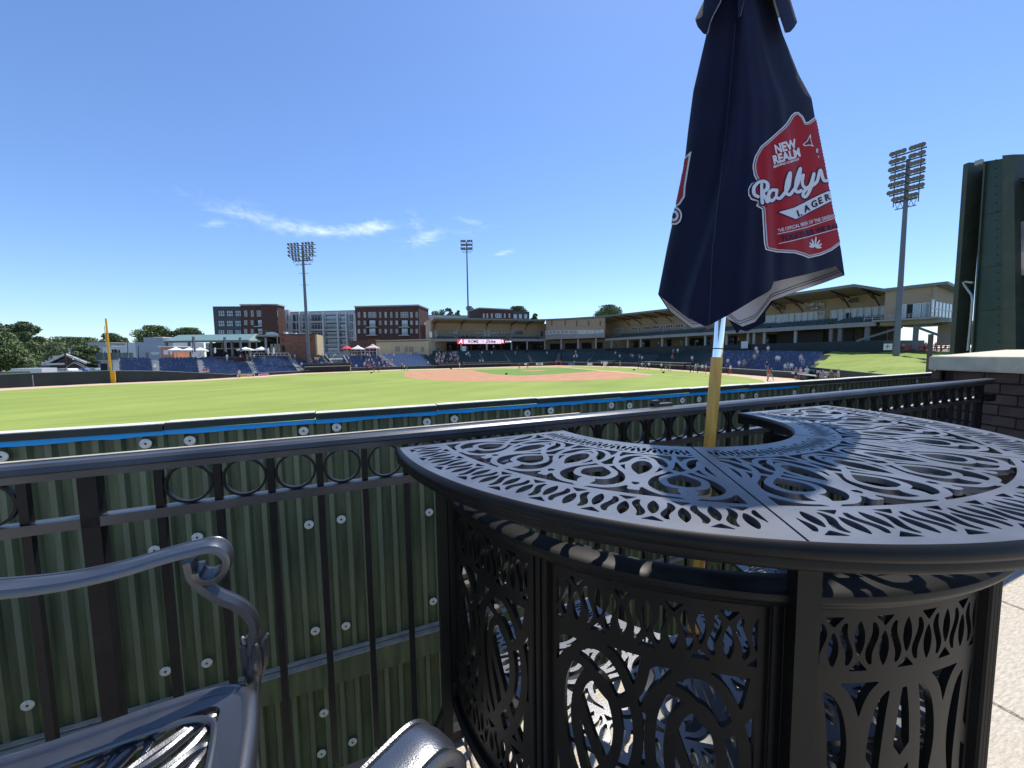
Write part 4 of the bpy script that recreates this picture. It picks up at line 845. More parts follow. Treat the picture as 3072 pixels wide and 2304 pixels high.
# pavilion
FV = Fac(G(502, 92), G(753, 93)); pv = thing('pavilion', FV.P(FV.W/2, TER), 'open sided pavilion with a long hipped green metal roof behind the blue seats', 'pavilion')
e0 = FV.uv(502, 1023); e1 = FV.uv(753, 1021); r0 = FV.uv(537, 1003, -5); r1 = FV.uv(768, 1002, -5)
m_ = MB(); A = FV.P(e0[0], e0[1], 1.); B = FV.P(e1[0], e1[1], 1.); C = FV.P(r1[0], r1[1], -5); D = FV.P(r0[0], r1[1], -5); E_ = FV.P(e1[0]+.5, e1[1], -11); F_ = FV.P(e0[0], e0[1], -11)
m_.add([A, B, C, D, E_, F_], [(0, 1, 2, 3), (1, 4, 2), (4, 5, 3, 2), (5, 0, 3)]); m_.build('roof', 'gmetal', parent=pv)
m_ = MB(); FV.box(m_, e0[0], e1[0], e0[1]-.45, e0[1]-.02, .7, 1.05); m_.build('eaves_beam', 'concd', parent=pv)
for x in (505, 572, 638, 700, 752): m_ = MB(); u = FV.uv(x, 1045)[0]; FV.box(m_, u-.2, u+.2, TER, e0[1]-.4, .2, .6); m_.build('post', 'concd', parent=pv)
m_ = MB(); FV.box(m_, FV.uv(545, 1040)[0], e1[0]-.5, TER, e0[1]-.3, -8, -7.8); m_.build('back_wall', 'dark', parent=pv)
for x0, x1 in ((546, 556), (560, 566), (595, 612)): m_ = MB(); FV.pbox(m_, x0, 1027, x1, 1042, -7.79, -7.7); m_.build('opening', 'leafm' if x0 > 590 else 'whitec', parent=pv)
m_ = MB(); FV.pbox(m_, 575, 1045, 752, 1047, .3, .4); m_.build('counter', 'soffit', parent=pv)
# terrace and its wall
m_ = MB(); tpx = [(334, 78), (500, 80), (700, 84), (860, 96), (960, 106), (1050, 112), (1150, 120), (1262, 118)]
P_ = [G(x, Z) for x, Z in tpx]+[G(1262, 135), G(950, 135), G(640, 130), G(334, 120)]
m_.prism(P_, FIELD, TER); m_.build('terrace', 'conc', kind='structure')
m_ = MB(); FZ = Fac(G(478, 79.5), G(752, 86)); FZ.box(m_, 0, FZ.W, TER, TER+.85, 0, .2); tag(m_.build('low_brick_wall', 'brick1'), 'low brown brick terrace wall in front of the green roofed pavilion', 'wall')
def railing_far(x0, Z0, x1, Z1, y0, y1, label, m='white', n=10):
    A, B = at(x0, y0, Z0), at(x1, y0, Z1); A2, B2 = at(x0, y1, Z0), at(x1, y1, Z1); root = thing('terrace_railing', (A2+B2)/2, label, 'railing', 'railings along the terrace')
    m_ = MB(); m_.beam(A, B, .09, .09); m_.build('top_rail', m, parent=root); m_ = MB(); m_.beam(A2+UP*.1, B2+UP*.1, .07, .07); m_.build('bottom_rail', m, parent=root)
    for i in range(n): p = A.lerp(B, i/(n-1)); q = A2.lerp(B2, i/(n-1)); m_ = MB(); m_.beam(q, p, .07, .07); m_.build('post', m, parent=root)
railing_far(751, 88, 866, 96, 1059, 1068, 'white railing on the terrace in front of the porch')
railing_far(1022, 110, 1130, 116, 1054, 1066, 'white railing on the terrace below the white tent')
# parasols and tents
def parasol(px, ya, yb, w, Z, m, label, tent=False):
    A = at(px, ya, Z); zb = at(px, yb, Z).z; r = w*Z/FPX/2; root = thing('tent' if tent else 'parasol', (A.x, A.y, TER), label, 'tent' if tent else 'parasol', 'parasols and tents on the terrace')
    m_ = MB(); n = 4 if tent else 8; ring = [(A.x+r*1.2*math.cos(2*math.pi*(i+.5)/n+YAW), A.y+r*1.2*math.sin(2*math.pi*(i+.5)/n+YAW)) for i in range(n)] if tent else [(A.x+r*math.cos(2*math.pi*i/n), A.y+r*math.sin(2*math.pi*i/n)) for i in range(n)]
    mid = [(A.x+(x-A.x)*.45, A.y+(y-A.y)*.45, zb+(A.z-zb)*(.36 if tent else .5)) for x, y in ring]
    vs = [tuple(A)]+mid+[(x, y, zb) for x, y in ring]+[(x, y, zb-.28) for x, y in ring]; f = []
    for i in range(n):
        j = (i+1) % n; f += [(0, 1+i, 1+j), (1+i, 1+n+i, 1+n+j, 1+j), (1+n+i, 1+2*n+i, 1+2*n+j, 1+n+j)]
    m_.add(vs, f); m_.build('canopy', m, parent=root, fixn=False)
    if tent:
        for x, y in ring: m_ = MB(); m_.tube([(A.x+(x-A.x)*.97, A.y+(y-A.y)*.97, TER), (A.x+(x-A.x)*.97, A.y+(y-A.y)*.97, zb)], .05, 5); m_.build('leg', 'white', parent=root)
    else: m_ = MB(); m_.tube([(A.x, A.y, TER), (A.x, A.y, A.z)], .04, 5); m_.build('pole', 'colm', parent=root)
parasol(527, 1041, 1050, 42, 82, 'whitec', 'white parasol beside the orange brick kiosk, leftmost of the terrace parasols'); parasol(568, 1042, 1050.5, 45, 82, 'whitec', 'white parasol in the middle of the left three'); parasol(600, 1042, 1051, 42, 82, 'whitec', 'white parasol just right of a thin dark flagpole, third from the left')
parasol(736, 1041, 1048.5, 46, 88, 'whitec', 'white parasol at the right end of the green roofed pavilion'); parasol(784, 1040, 1048.5, 37, 90, 'whitec', 'white parasol with blue valance in front of the dark porch')
parasol(1040, 1036, 1046, 34, 110, 'redc', 'red parasol left of the two tents'); parasol(1073, 1035, 1046, 36, 111, 'whitec', 'white tent between the red parasol and the pink tent', True); parasol(1118, 1031, 1043, 38, 113, 'pinkc', 'pink and white peaked tent at the brick pier', True)
for px, y0, y1, m, lb in ((645, 1042, 1060, 'whitec', 'folded pale umbrella under the green roofed pavilion'), (805, 1043, 1064, 'whitec', 'closed white umbrella left one of two by the porch railing'), (821, 1042, 1064, 'whitec', 'closed white umbrella right one of two by the porch railing')):
    a, b = at(px, y0, 87), at(px, y1, 87); m_ = MB(); m_.tube([b, b.lerp(a, .25), b.lerp(a, .8), a], [.06, .22, .14, .03], 7); tag(m_.build('folded_umbrella', m), lb, 'umbrella')
for px, y0, y1, Z in ((577, 1010, 1062, 80), (671, 1011, 1062, 83), (717, 1012, 1062, 85), (793, 1013, 1060, 88)):
    a, b = at(px, y0, Z), at(px, y1, Z); rt = thing('flagpole', b, {577: 'thin dark flagpole among the left parasols', 671: 'thin dark flagpole in front of the middle of the pavilion', 717: 'thin dark flagpole near the right parasol of the pavilion', 793: 'thin dark flagpole in front of the porch'}[px], 'flagpole', 'flagpoles on the terrace')
    m_ = MB(); m_.tube([b, a], .06, 6); m_.build('pole', 'steel', parent=rt); m_ = MB(); m_.hexa([a-UP*zz+RGT*x+FWD*y for zz in (3.2, 0) for x, y in ((0, 0), (.45, 0), (.45, .05), (0, .05))]); m_.build('flag', 'greyc', parent=rt)
# left end: kiosk, warehouses, house, fence panels
FK = Fac(G(480, 84), G(516, 84)); kb = block(FK, 478, 517, 1041, 4, 'orange', 'small orange brick kiosk with white posters behind the first blue seats', 'kiosk', corn='white', zb=TER, par=.3)
for x0, x1 in ((492, 505), (511, 517)): m_ = MB(); FK.pbox(m_, x0, 1050, x1, 1064, 0, .1); m_.build('poster', 'whitec', parent=kb)
FH = Fac(G(402, 140), G(520, 140)); wb = block(FH, 403, 516, 1026, 14, 'warehouse', 'pale blue grey metal warehouse with a stepped top, left of the green pavilion', 'warehouse', zb=FIELD)
m_ = MB(); FH.pbox(m_, 427, 1012, 486, 1030, -12, -.5); m_.build('upper_storey', 'warehouse', parent=wb); m_ = MB(); FH.pbox(m_, 463, 1011, 489, 1014, -12, .3); m_.build('roof_trim', 'white', parent=wb)
m_ = MB(); FH.pbox(m_, 455, 1056, 478, 1064, 0, .2); m_.build('shutter', 'white', parent=wb)
FI = Fac(G(260, 150), G(402, 148)); wc = block(FI, 304, 402, 1042, 12, 'white', 'low white flat roofed building behind the foul pole', 'shop_building', corn='white', par=.3); wd = block(Fac(G(258, 165), G(330, 165)), 260, 330, 1029, 10, 'warehouse', 'grey metal sided building left of the foul pole', 'warehouse', corn='white', par=.3)
we = block(Fac(G(370, 146), G(405, 146)), 372, 403, 1028, 10, 'white', 'white stepped block between the low white building and the warehouse', 'shop_building')
for x0, x1, y0 in ((336, 341, 1048), (343, 351, 1048), (356, 360, 1049), (384, 395, 1048)): m_ = MB(); FI.pbox(m_, x0, y0, x1, y0+12, 0, .1); m_.build('window', 'dark', parent=wc)
FJ = Fac(G(290, 84), G(448, 82)); fp = thing('fence_panels', FJ.P(FJ.W/2, TER), 'row of black screened fence panels behind the first blue seats', 'fence')
for x0, x1 in ((290, 312), (314, 327), (330, 352), (354, 366), (368, 384), (388, 400), (438, 448)): m_ = MB(); FJ.pbox(m_, x0, 1058, x1, 1082 if x0 < 340 else 1075, 0, .1); m_.build('screen_panel', 'concd', parent=fp)
for x, y in ((383, 1029), (415, 1036), (314, 1054), (353, 1052)): m_ = MB(); a, b = FJ.P(*FJ.uv(x, y)), FJ.P(*FJ.uv(x+1, 1085)); m_.tube([b, a], .07, 5); tag(m_.build('dark_post', 'steel'), {383: 'thin dark post above the blue seats left of the warehouse', 415: 'thin dark post in front of the pale warehouse wall', 314: 'short dark post left of the foul pole', 353: 'short dark post right of the foul pole'}[x], 'post')
FN = Fac(G(291, 74), G(345, 74)); sh = block(FN, 294, 350, 1083, 4, 'conc', 'small grey concrete hut with a dark doorway beside the foul pole', 'hut', corn='conc', par=.3); m_ = MB(); FN.pbox(m_, 303, 1090, 322, 1112, 0, .1); m_.build('doorway', 'dark', parent=sh)
# gable house
hp0, hr, hp1 = at(136, 1094, 100), at(199, 1064, 100), at(263, 1091, 100); back = FWD*14-RGT*12
hs = thing('gable_house', (hr.x, hr.y, FIELD), 'brick gabled house with white eaves beyond the dark field wall at the far left', 'house')
m_ = MB(); m_.add([hp0+RGT*1.2-UP*.2, hp1-RGT*1.2-UP*.2, hr-UP*.5, (hp0.x, hp0.y, FIELD), (hp1.x, hp1.y, FIELD)], [(0, 1, 2), (3, 4, 1, 0)]); m_.build('gable_wall', 'brick1', parent=hs)
m_ = MB(); lft = [hp0, hr, hr+back, hp0+back]; m_.hexa([p+UP*z for z in (0, .35) for p in lft]); m_.build('roof', 'shingle', parent=hs); m_ = MB(); m_.hexa([p+UP*z for z in (0, .35) for p in (hp1, hr, hr+back, hp1+back)]); m_.build('roof', 'shingle', parent=hs)
for a, b in ((hp0, hr), (hr, hp1), (hp0, hp0.lerp(hp1, .5))): m_ = MB(); m_.beam(a-FWD*.3+UP*.1, b-FWD*.3+UP*.1, .25, .5); m_.build('white_fascia', 'white', parent=hs)
m_ = MB(); m_.box((hp0+back*.6+UP*-1.4)-RGT*.0, (24, .3, 2.2), ex=RGT, ey=FWD); m_.build('side_wall', 'shingle', parent=hs)
m_ = MB(); m_.box(hr+back*.3+UP*.9-RGT*-.6, (.9, .9, 1.6)); m_.build('chimney', 'white', parent=hs)
a, b = at(101, 1068, 116), at(198, 1066, 113); c, d = at(105, 1096, 104), at(150, 1096, 102); m_ = MB(); m_.add([a, b, d+RGT*4, c, a-UP*6+FWD*.5, c-UP*4, d+RGT*4-UP*4], [(0, 1, 2, 3), (3, 2, 6, 5), (0, 3, 5, 4)]); tag(m_.build('house_roof', 'shingle'), 'long grey shingle roof behind the brick gabled house', 'house')
# things right behind the wall at far left
for x0, x1, y0, y1, Z, m, lb, nm, ct in ((-40, 64, 1089, 1099, 78, 'leafl', 'pale green flat canopy at the very left edge behind the wall', 'flat_canopy', 'canopy'), (33, 125, 1105, 1117, 70, 'whitec', 'long white trailer with faint grey writing behind the wall', 'trailer', 'trailer'),
    (157, 216, 1106, 1116, 76, 'white', 'white flat topped van roof left of the arched truss', 'van', 'van'), (-60, 90, 1115, 1123, 62, 'leafl', 'pale green boards just over the wall at the far left', 'green_board', 'board'), (225, 262, 1104, 1114, 80, 'tealc', 'light blue car behind the arched truss', 'parked_car', 'car'), (266, 290, 1104, 1113, 80, 'glassl', 'pale blue truck roof near the concrete hut', 'parked_truck', 'truck')):
    F = Fac(G(x0, Z), G(x1, Z)); root = thing(nm, F.P(F.W/2, FIELD), lb, ct); u0, u1, z0, z1 = F.prect(x0, y0, x1, y1)
    if nm in ('flat_canopy', 'green_board'):
        m_ = MB(); F.box(m_, u0, u1, z0, z1, -3 if nm == 'flat_canopy' else -.1, 0); m_.build('top_panel', m if nm != 'flat_canopy' else 'leafl', parent=root)
        for f in (.1, .75): m_ = MB(); u = u0+(u1-u0)*f; F.box(m_, u-.15, u+.15, FIELD, z0, -.5, -.2); m_.build('post', 'steel', parent=root)
    elif nm == 'trailer':
        m_ = MB(); F.box(m_, u0, u1, FIELD+.9, z1, -2.4, 0); m_.build('body', m, parent=root)
        for f in (.2, .3, .8): m_ = MB(); p = F.P(u0+(u1-u0)*f, FIELD+.45, .05); m_.tube([p, p-F.n*.3], .45, 10); m_.build('wheel', 'dark', parent=root)
    else:
        m_ = MB(); zm = z0+(z1-z0)*.45; zg = FIELD+.4; prof = [(u0, zg), (u1, zg), (u1, zm), (u1-(u1-u0)*.16, zm), (u1-(u1-u0)*.24, z1), (u0+(u1-u0)*.18, z1), (u0+(u1-u0)*.05, zm), (u0, zm)]
        m_.add([F.P(u, z, o) for o in (-1.8, 0) for u, z in prof], [tuple(range(8)), tuple(range(8, 16))]+[(i, (i+1) % 8, 8+(i+1) % 8, 8+i) for i in range(8)]); m_.build('body', m, parent=root)
        for f in (.2, .8): m_ = MB(); p = F.P(u0+(u1-u0)*f, zg, .05); m_.tube([p, p-F.n*.3], .38, 10); m_.build('wheel', 'dark', parent=root)
        m_ = MB(); F.box(m_, u0+(u1-u0)*.25, u1-(u1-u0)*.28, zm+.05, z1-.15, .01, .03); m_.build('window', 'glass', parent=root)
at_ = thing('arched_truss', at(245, 1110, 66), 'thin pale arched frame rising over the dark wall in front of the house', 'frame'); pts = catmull([(-1, 0), (-.95, .35), (-.6, .8), (-.35, 1), (-.1, .97), (.5, .5), (1, .05)], 6)
for i, o in enumerate((0, .35)): m_ = MB(); m_.tube([at(232+p.x*38+i*4, 1114-p.y*24-i*3, 66+o) for p in pts], .05, 6); m_.build('arch_bar', 'galv', parent=at_)
# utility pole and wires
up = thing('utility_pole', at(196, 1110, 92), 'brown utility pole in front of the brick gabled house', 'pole'); a, b = at(198, 1118, 92), at(195, 1052, 92); m_ = MB(); m_.tube([b, a], .16, 6); m_.build('pole', 'bark', parent=up)
for y0, y1 in ((1072, 1066), (1080, 1079)): m_ = MB(); m_.tube([at(-60, y1+9, 92), at(196, y0-2, 92), at(300, y1, 92)], .04, 4); m_.build('wire', 'steel', parent=up)

# ------------------------------------------------------------------ trees
def tree(px, ytop, ybot, wpx, Z, leaf, label, clumps=16, leaves=70, lsz=.5, trunk=True, gnd=FIELD, lobes=None, name='tree'):
    if lsz > .3: lsz *= .55; leaves = int(leaves*2.6)
    T = at(px, ytop, Z); B = at(px, ybot, Z); Rr = wpx*Z/FPX/2; H_ = T.z-B.z; root = thing(name, (T.x, T.y, gnd), label, 'tree', 'trees around the ballpark')
    cz = B.z+H_*.5; ctr = []
    for i in range(clumps):
        if lobes: lx, ly, lr = lobes[i % len(lobes)]; c = Vector((T.x, T.y, 0))+RGT*(lx*Rr+random.gauss(0, .12)*Rr)+FWD*random.uniform(-.5, .5)*Rr; c.z = B.z+H_*ly+random.gauss(0, .05)*H_; r = lr*Rr
        else:
            a = random.uniform(0, 6.283); h = random.uniform(.08, .92); wd = math.sqrt(max(.05, 1-abs(h*2-1.0)**2.2)); q = random.uniform(.2, .85)*wd
            c = Vector((T.x, T.y, 0))+RGT*(math.cos(a)*q*Rr)+FWD*(math.sin(a)*q*Rr); c.z = B.z+H_*h; r = Rr*random.uniform(.30, .50); c = c.lerp(Vector((T.x, T.y, c.z)), .15)
        ctr.append((c, r))
    n = clumps*leaves; cs = np.array([tuple(c) for c, r in ctr])[np.repeat(np.arange(clumps), leaves)]; rs = np.array([r for c, r in ctr])[np.repeat(np.arange(clumps), leaves)]
    d = np.random.normal(size=(n, 3)); d /= np.linalg.norm(d, axis=1)[:, None]; p = cs+d*(rs*np.random.uniform(.55, 1.05, n))[:, None]*np.array([1, 1, .72])
    p[:, 2] = np.minimum(p[:, 2], T.z+.2); a = np.random.normal(size=(n, 3)); a /= np.linalg.norm(a, axis=1)[:, None]; b = np.cross(a, d+np.random.normal(size=(n, 3))*.5); b /= np.linalg.norm(b, axis=1)[:, None]
    s = np.random.uniform(.6, 1.3, n)[:, None]*lsz; vs = np.stack([p-a*s-b*s*.6, p+a*s-b*s*.5, p+a*s*.9+b*s*.7, p-a*s*.8+b*s*.6], 1).reshape(-1, 3)
    m_ = MB(); m_.v = [tuple(v) for v in vs.tolist()]; m_.f = [(4*i, 4*i+1, 4*i+2, 4*i+3) for i in range(n)]; m_.m = [0]*n; m_.build('crown', leaf, parent=root, fixn=False)
    if trunk:
        m_ = MB(); base_ = Vector((T.x, T.y, gnd)); fork = Vector((T.x, T.y, B.z+H_*.15)); m_.tube([base_, base_.lerp(fork, .5), fork], [Rr*.10, Rr*.075, Rr*.06], 8)
        for c, r in ctr[:6]: m_.tube([fork-UP*.3, fork.lerp(c, .5)+UP*.3, c], [Rr*.05, Rr*.03, Rr*.012], 5)
        m_.build('trunk', 'bark', parent=root)
tree(48, 966, 1085, 128, 85, 'leafd', 'big dark tree with gaps in its crown at the far left', 46, 420, .17, lobes=[(-.85, .78, .26), (-.45, .86, .28), (0, .74, .26), (.35, .84, .22), (.55, .62, .22), (.15, .5, .24), (.55, .36, .26), (.8, .3, .2), (-.6, .55, .3), (.3, .2, .3), (.7, .1, .3), (-.95, .4, .3)])
tree(-15, 1000, 1110, 130, 72, 'leafm', 'mid green bushy tree cut by the left edge of the photo', 26, 380, .16); tree(62, 1030, 1104, 110, 76, 'leafm', 'rounded olive green tree below the big dark tree at far left', 26, 360, .16); tree(90, 1078, 1108, 44, 74, 'leafl', 'small light green bush over the wall at far left', 8, 200, .13, trunk=False)
tree(150, 1031, 1075, 100, 120, 'leafl', 'yellow green trees left of the gabled house roof', 18, 100, .4); tree(150, 1016, 1045, 130, 190, 'leafm', 'distant tree line left of centre of the far left trees', 14, 90, .6, lobes=[(-.8, .4, .3), (-.3, .6, .3), (.2, .4, .3), (.8, .5, .3)]); tree(222, 1014, 1045, 110, 185, 'leafm', 'distant rounded tree left of the grey metal building', 16, 100, .6)
tree(195, 1030, 1055, 34, 130, 'leafd', 'small dark tree above the ridge of the gabled house', 8, 80, .4); tree(260, 1040, 1096, 76, 105, 'leafm', 'bright mid green tree between the gabled house and the foul pole', 22, 320, .2)
tree(338, 1001, 1046, 66, 190, 'leafd', 'dark rounded tree right behind the foul pole', 16, 100, .55); tree(375, 1014, 1046, 34, 185, 'leafm', 'small tree right of the foul pole', 8, 90, .5)
tree(444, 979, 1030, 110, 180, 'leafm', 'large tree above the pale warehouse', 26, 110, .55); tree(522, 992, 1025, 40, 180, 'leafd', 'dark tree at the left corner of the green pavilion roof', 10, 90, .5); tree(573, 986, 1012, 74, 185, 'leafm', 'broad tree above the green pavilion roof', 18, 100, .5)
tree(1320, 929, 965, 50, 240, 'leafm', 'left one of the treetops behind the left end of the grandstand roof', 12, 90, .6, gnd=0); tree(1350, 917, 965, 34, 240, 'leafd', 'tallest pointed treetop left of the second light mast', 12, 90, .6, gnd=0); tree(1372, 931, 960, 26, 240, 'leafm', 'small treetop left of the second light mast', 8, 80, .6, gnd=0)
tree(1417, 920, 955, 50, 240, 'leafm', 'treetop right behind the second light mast', 14, 90, .6, gnd=0); tree(1552, 921, 948, 66, 245, 'leafd', 'dark treetop peeping over the dark grey building end', 14, 80, .6, gnd=0); tree(1604, 941, 968, 32, 240, 'leafd', 'dark treetop right of the dark grey building end', 10, 80, .6, gnd=0)
tree(1829, 917, 962, 92, 190, 'leafl', 'pale green lone treetop above the grandstand roof left of the folded umbrella', 26, 110, .5, gnd=0)
for x, y0, y1, w_, Z, lb in ((2510, 1018, 1052, 40, 95, 'tree seen below the club floor, left one'), (2590, 1015, 1052, 60, 95, 'tree seen below the club floor between the posts'), (2660, 1010, 1050, 60, 95, 'tree seen below the club floor left of the big mast')): tree(x, y0, y1, w_, Z, 'leafd', lb, 12, 80, .35)
mbs = MB(); FX = Fac(G(2480, 88), G(2650, 88)); FX.pbox(mbs, 2500, 1012, 2640, 1056, -1, 0); tag(mbs.build('pale_building', 'tanl'), 'sunlit pale building glimpsed beneath the club floor', 'building')

# ------------------------------------------------------------------ foul pole
fpb = base(339); fpl = thing('foul_pole', fpb, 'tall bright yellow foul pole with a mesh wing and painted base on the field wall', 'foul pole')
FO = Fac(G(300, depth(fpb)-.12), G(360, depth(fpb)-.12)); m_ = MB(); u0, u1, z0, z1 = FO.prect(331, 1117, 346, 1149.5); FO.box(m_, u0, u1, FIELD, topz(340)+.02, -.1, .05); m_.build('base_panel', 'yellow', parent=fpl)
ub = FO.uv(323, 1100)[0]; zt = FO.uv(308, 955)[1]; m_ = MB(); m_.tube([FO.P(ub+.05, topz(330), -.4), FO.P(ub+.05, zt, -.4)], .13, 10); m_.build('pole', 'yellow', parent=fpl, smooth=True)
m_ = MB(); FO.box(m_, ub-.22, ub+.18, topz(330), topz(330)+ (zt-topz(330))*.5, -.45, -.38); m_.build('mesh_wing', 'yellow', parent=fpl)
m_ = MB(); m_.beam(FO.P(ub-.32, topz(330)+(zt-topz(330))*.5, -.42), FO.P(ub-.32, zt-1.2, -.42), .07, .07); m_.build('wing_edge', 'yellow', parent=fpl)
for f in (.38, .62, .76): m_ = MB(); z = topz(330)+(zt-topz(330))*f; m_.beam(FO.P(ub-.32, z, -.42), FO.P(ub, z, -.42), .06, .06); m_.build('wing_bar', 'yellow', parent=fpl)

# ------------------------------------------------------------------ light masts
def mast(px, ybase, ytop, Z, yhead0, yhead1, wpx, rot, rows, label, dia, ground=FIELD, lk=.36):
    B = at(px, ybase, Z); B = Vector((B.x, B.y, ground)); T = Vector((B.x, B.y, 0)); 
    def zpx(y):                                     # height where the vertical line through B crosses image row y
        lo, hi = -5, 80
        for _ in range(40):
            m = (lo+hi)/2; v = Vector((B.x, B.y, m))-EYE; yy = 1152-FPX*v.dot(CU)/v.dot(f2)
            if yy > y: lo = m
            else: hi = m
        return lo
    zt, z0, z1 = zpx(ytop), zpx(yhead1), zpx(yhead0); root = thing('light_mast', B, label, 'floodlight mast', 'floodlight masts')
    m_ = MB(); m_.tube([B, (B.x, B.y, ground+(zt-ground)*.5), (B.x, B.y, zt)], [dia/2, dia*.38, dia*.27], 14); m_.build('mast_pole', 'mast', parent=root, smooth=True)
    W_ = wpx*Z/FPX; ex = RGT*math.cos(rot)+FWD*math.sin(rot); n = Vector((ex.y, -ex.x, 0)); n = n if n.dot(B) < 0 else -n
    nr = len(rows); lamp0 = None
    for i, k in enumerate(rows):
        z = z1-(z1-z0)*i/(nr-1); ww = W_*(1 if k >= 8 else .72); c = Vector((B.x, B.y, z))
        m_ = MB(); m_.beam(c-ex*ww/2-UP*.25, c+ex*ww/2-UP*.25, .16, .16); m_.build('crossarm', 'mast', parent=root)
        for j in range(k):
            u = -ww/2+ww*(j+.5)/k; u += .25*(1 if u > 0 else -1)*(1-abs(u)/(ww/2))
            p = c+ex*u+n*.35+UP*.15
            if lamp0 is None or True:
                m_ = MB() if lamp0 is None else None
            if lamp0 is None:
                s_ = W_/8*lk; ax = (n*.9-UP*.4).normalized(); m_.tube([(0, 0, 0), ax*.25*s_, ax*1.1*s_, ax*1.35*s_], [.25*s_, .5*s_, .98*s_, 1.0*s_], 12); h = m_.build('floodlight', 'housing', parent=root, origin=(0, 0, 0), smooth=True)
                m2 = MB(); m2.tube([ax*1.33*s_, ax*1.40*s_], [.9*s_, .86*s_], 12); l_ = m2.build('lens', 'lens', parent=h, origin=(0, 0, 0)); h.location = p; lamp0 = (h, l_)
            else:
                h = lamp0[0].copy(); COL.objects.link(h); h.location = p; h.rotation_euler = (0, 0, random.uniform(-.25, .25)); l_ = lamp0[1].copy(); COL.objects.link(l_); l_.parent = h
    for u in (-.36, .36): m_ = MB(); c = Vector((B.x, B.y, 0))+ex*u*W_; m_.beam((c.x, c.y, z0-.9), (c.x, c.y, z1), .09, .09); m_.build('head_strut', 'mast', parent=root)
    m_ = MB(); c = Vector((B.x, B.y, z0-1.3)); a, b = c-ex*W_*.31, c+ex*W_*.31; m_.beam(a, b, .12, .12); m_.beam(a+UP*.9, b+UP*.9, .1, .1)
    k = 8
    for i in range(k): p = a.lerp(b, i/k); q = a.lerp(b, (i+1)/k); m_.beam(p if i % 2 else p+UP*.9, q+UP*.9 if i % 2 else q, .06, .06)
    m_.build('service_platform', 'mast', parent=root); return root, B, zpx
r_, B_, zp = mast(925, 1062, 738, 97, 733, 778, 86, -.15, [8, 8, 8, 8, 6], 'tall grey floodlight mast standing in front of the mottled brick block', .95)
for y in (820, 855): m_ = MB(); m_.beam(Vector((B_.x, B_.y, zp(y)))-RGT*1.2, Vector((B_.x, B_.y, zp(y)))+RGT*1.2, .08, .08); m_.build('bracket', 'mast', parent=r_)
mast(1405, 952, 727, 150, 724, 746, 47, 0, [6, 6, 6], 'thin distant floodlight mast behind the left part of the grandstand', .8, 0, lk=.5)
r_, B_, zp = mast(2689, 1048, 478, 56, 452, 594, 72, -.98, [8, 8, 8, 8, 8, 8, 6], 'big floodlight mast at the right in front of the club balcony', .82, lk=.72)
m_ = MB(); m_.tube([(B_.x+.45, B_.y, 2), (B_.x+.38, B_.y, zp(600))], .02, 4); m_.build('climbing_cable', 'steel', parent=r_)
for i in range(30): z = 3+i*(zp(610)-3)/30; m_ = MB(); m_.beam((B_.x+.2, B_.y, z), (B_.x+.55, B_.y, z), .03, .03); m_.build('climbing_peg', 'steel', parent=r_)

# ------------------------------------------------------------------ grass bank on the right
A, B, C, D = at(2400, 1103, 56), at(2600, 1129, 38), at(2500, 1054, 70), at(2850, 1053, 62); E2 = at(2860, 1118, 36)
m_ = MB(); n = 40; G_ = []
for i in range(n+1):
    for j in range(n+1):
        u, v = i/n, j/n; lo = (A.lerp(B, min(1, u*1.6)) if u < .625 else B.lerp(E2, (u-.625)/.375)); hi = C.lerp(D, u); p = lo.lerp(hi, v); p.z += math.sin(v*math.pi)*.25+mnoise.noise(Vector((p.x*.35, p.y*.35, 0)))*.22+mnoise.noise(Vector((p.x*1.3, p.y*1.3, 5)))*.08; G_.append(p)
m_.add(G_, [(i*(n+1)+j, (i+1)*(n+1)+j, (i+1)*(n+1)+j+1, i*(n+1)+j+1) for i in range(n) for j in range(n)]); bo = m_.build('grass_bank', 'berm', kind='structure', smooth='all')
top = MB(); top.add([C, D, D+FWD*40, C+FWD*40], [(0, 1, 2, 3)]); top.build('terrace_ground', 'conc', kind='structure', fixn=False)
# low dark wall with boards at the bank's foot
f_a = base(2378); FQ = Fac((A.x-.4, A.y-.4), (B.x-.3, B.y-.3)); rt = thing('bank_wall', FQ.P(FQ.W/2, FIELD), 'low dark wall with green and white advertising boards at the foot of the grass bank', 'wall')
m_ = MB(); FQ.box(m_, -4, FQ.W+8, FIELD, A.z+.25, -.2, 0); m_.build('wall', 'padding', parent=rt)
for x0, x1, y0, y1, m, s in ((2413, 2446, 1108, 1119, 'gmetal', 'SIDDHI'), (2450, 2464, 1112, 1121, 'whitec', 'Drive'), (2473, 2489, 1115, 1125, 'whitec', 'Drive'), (2497, 2512, 1118, 1128, 'gmetal', None)):
    u0, u1, z0, z1 = FQ.prect(x0, y0, x1, y1); m_ = MB(); FQ.box(m_, u0, u1, z0, z1, .01, .06); m_.build('advert_panel', m, parent=rt)
m_ = MB(); a = base(2300); b = at(2460, 1132, 46); m_.beam(at(2368, 1118, 52.5), at(2480, 1131, 42), .12, .14); m_.build('white_top_rail', 'white', parent=rt)
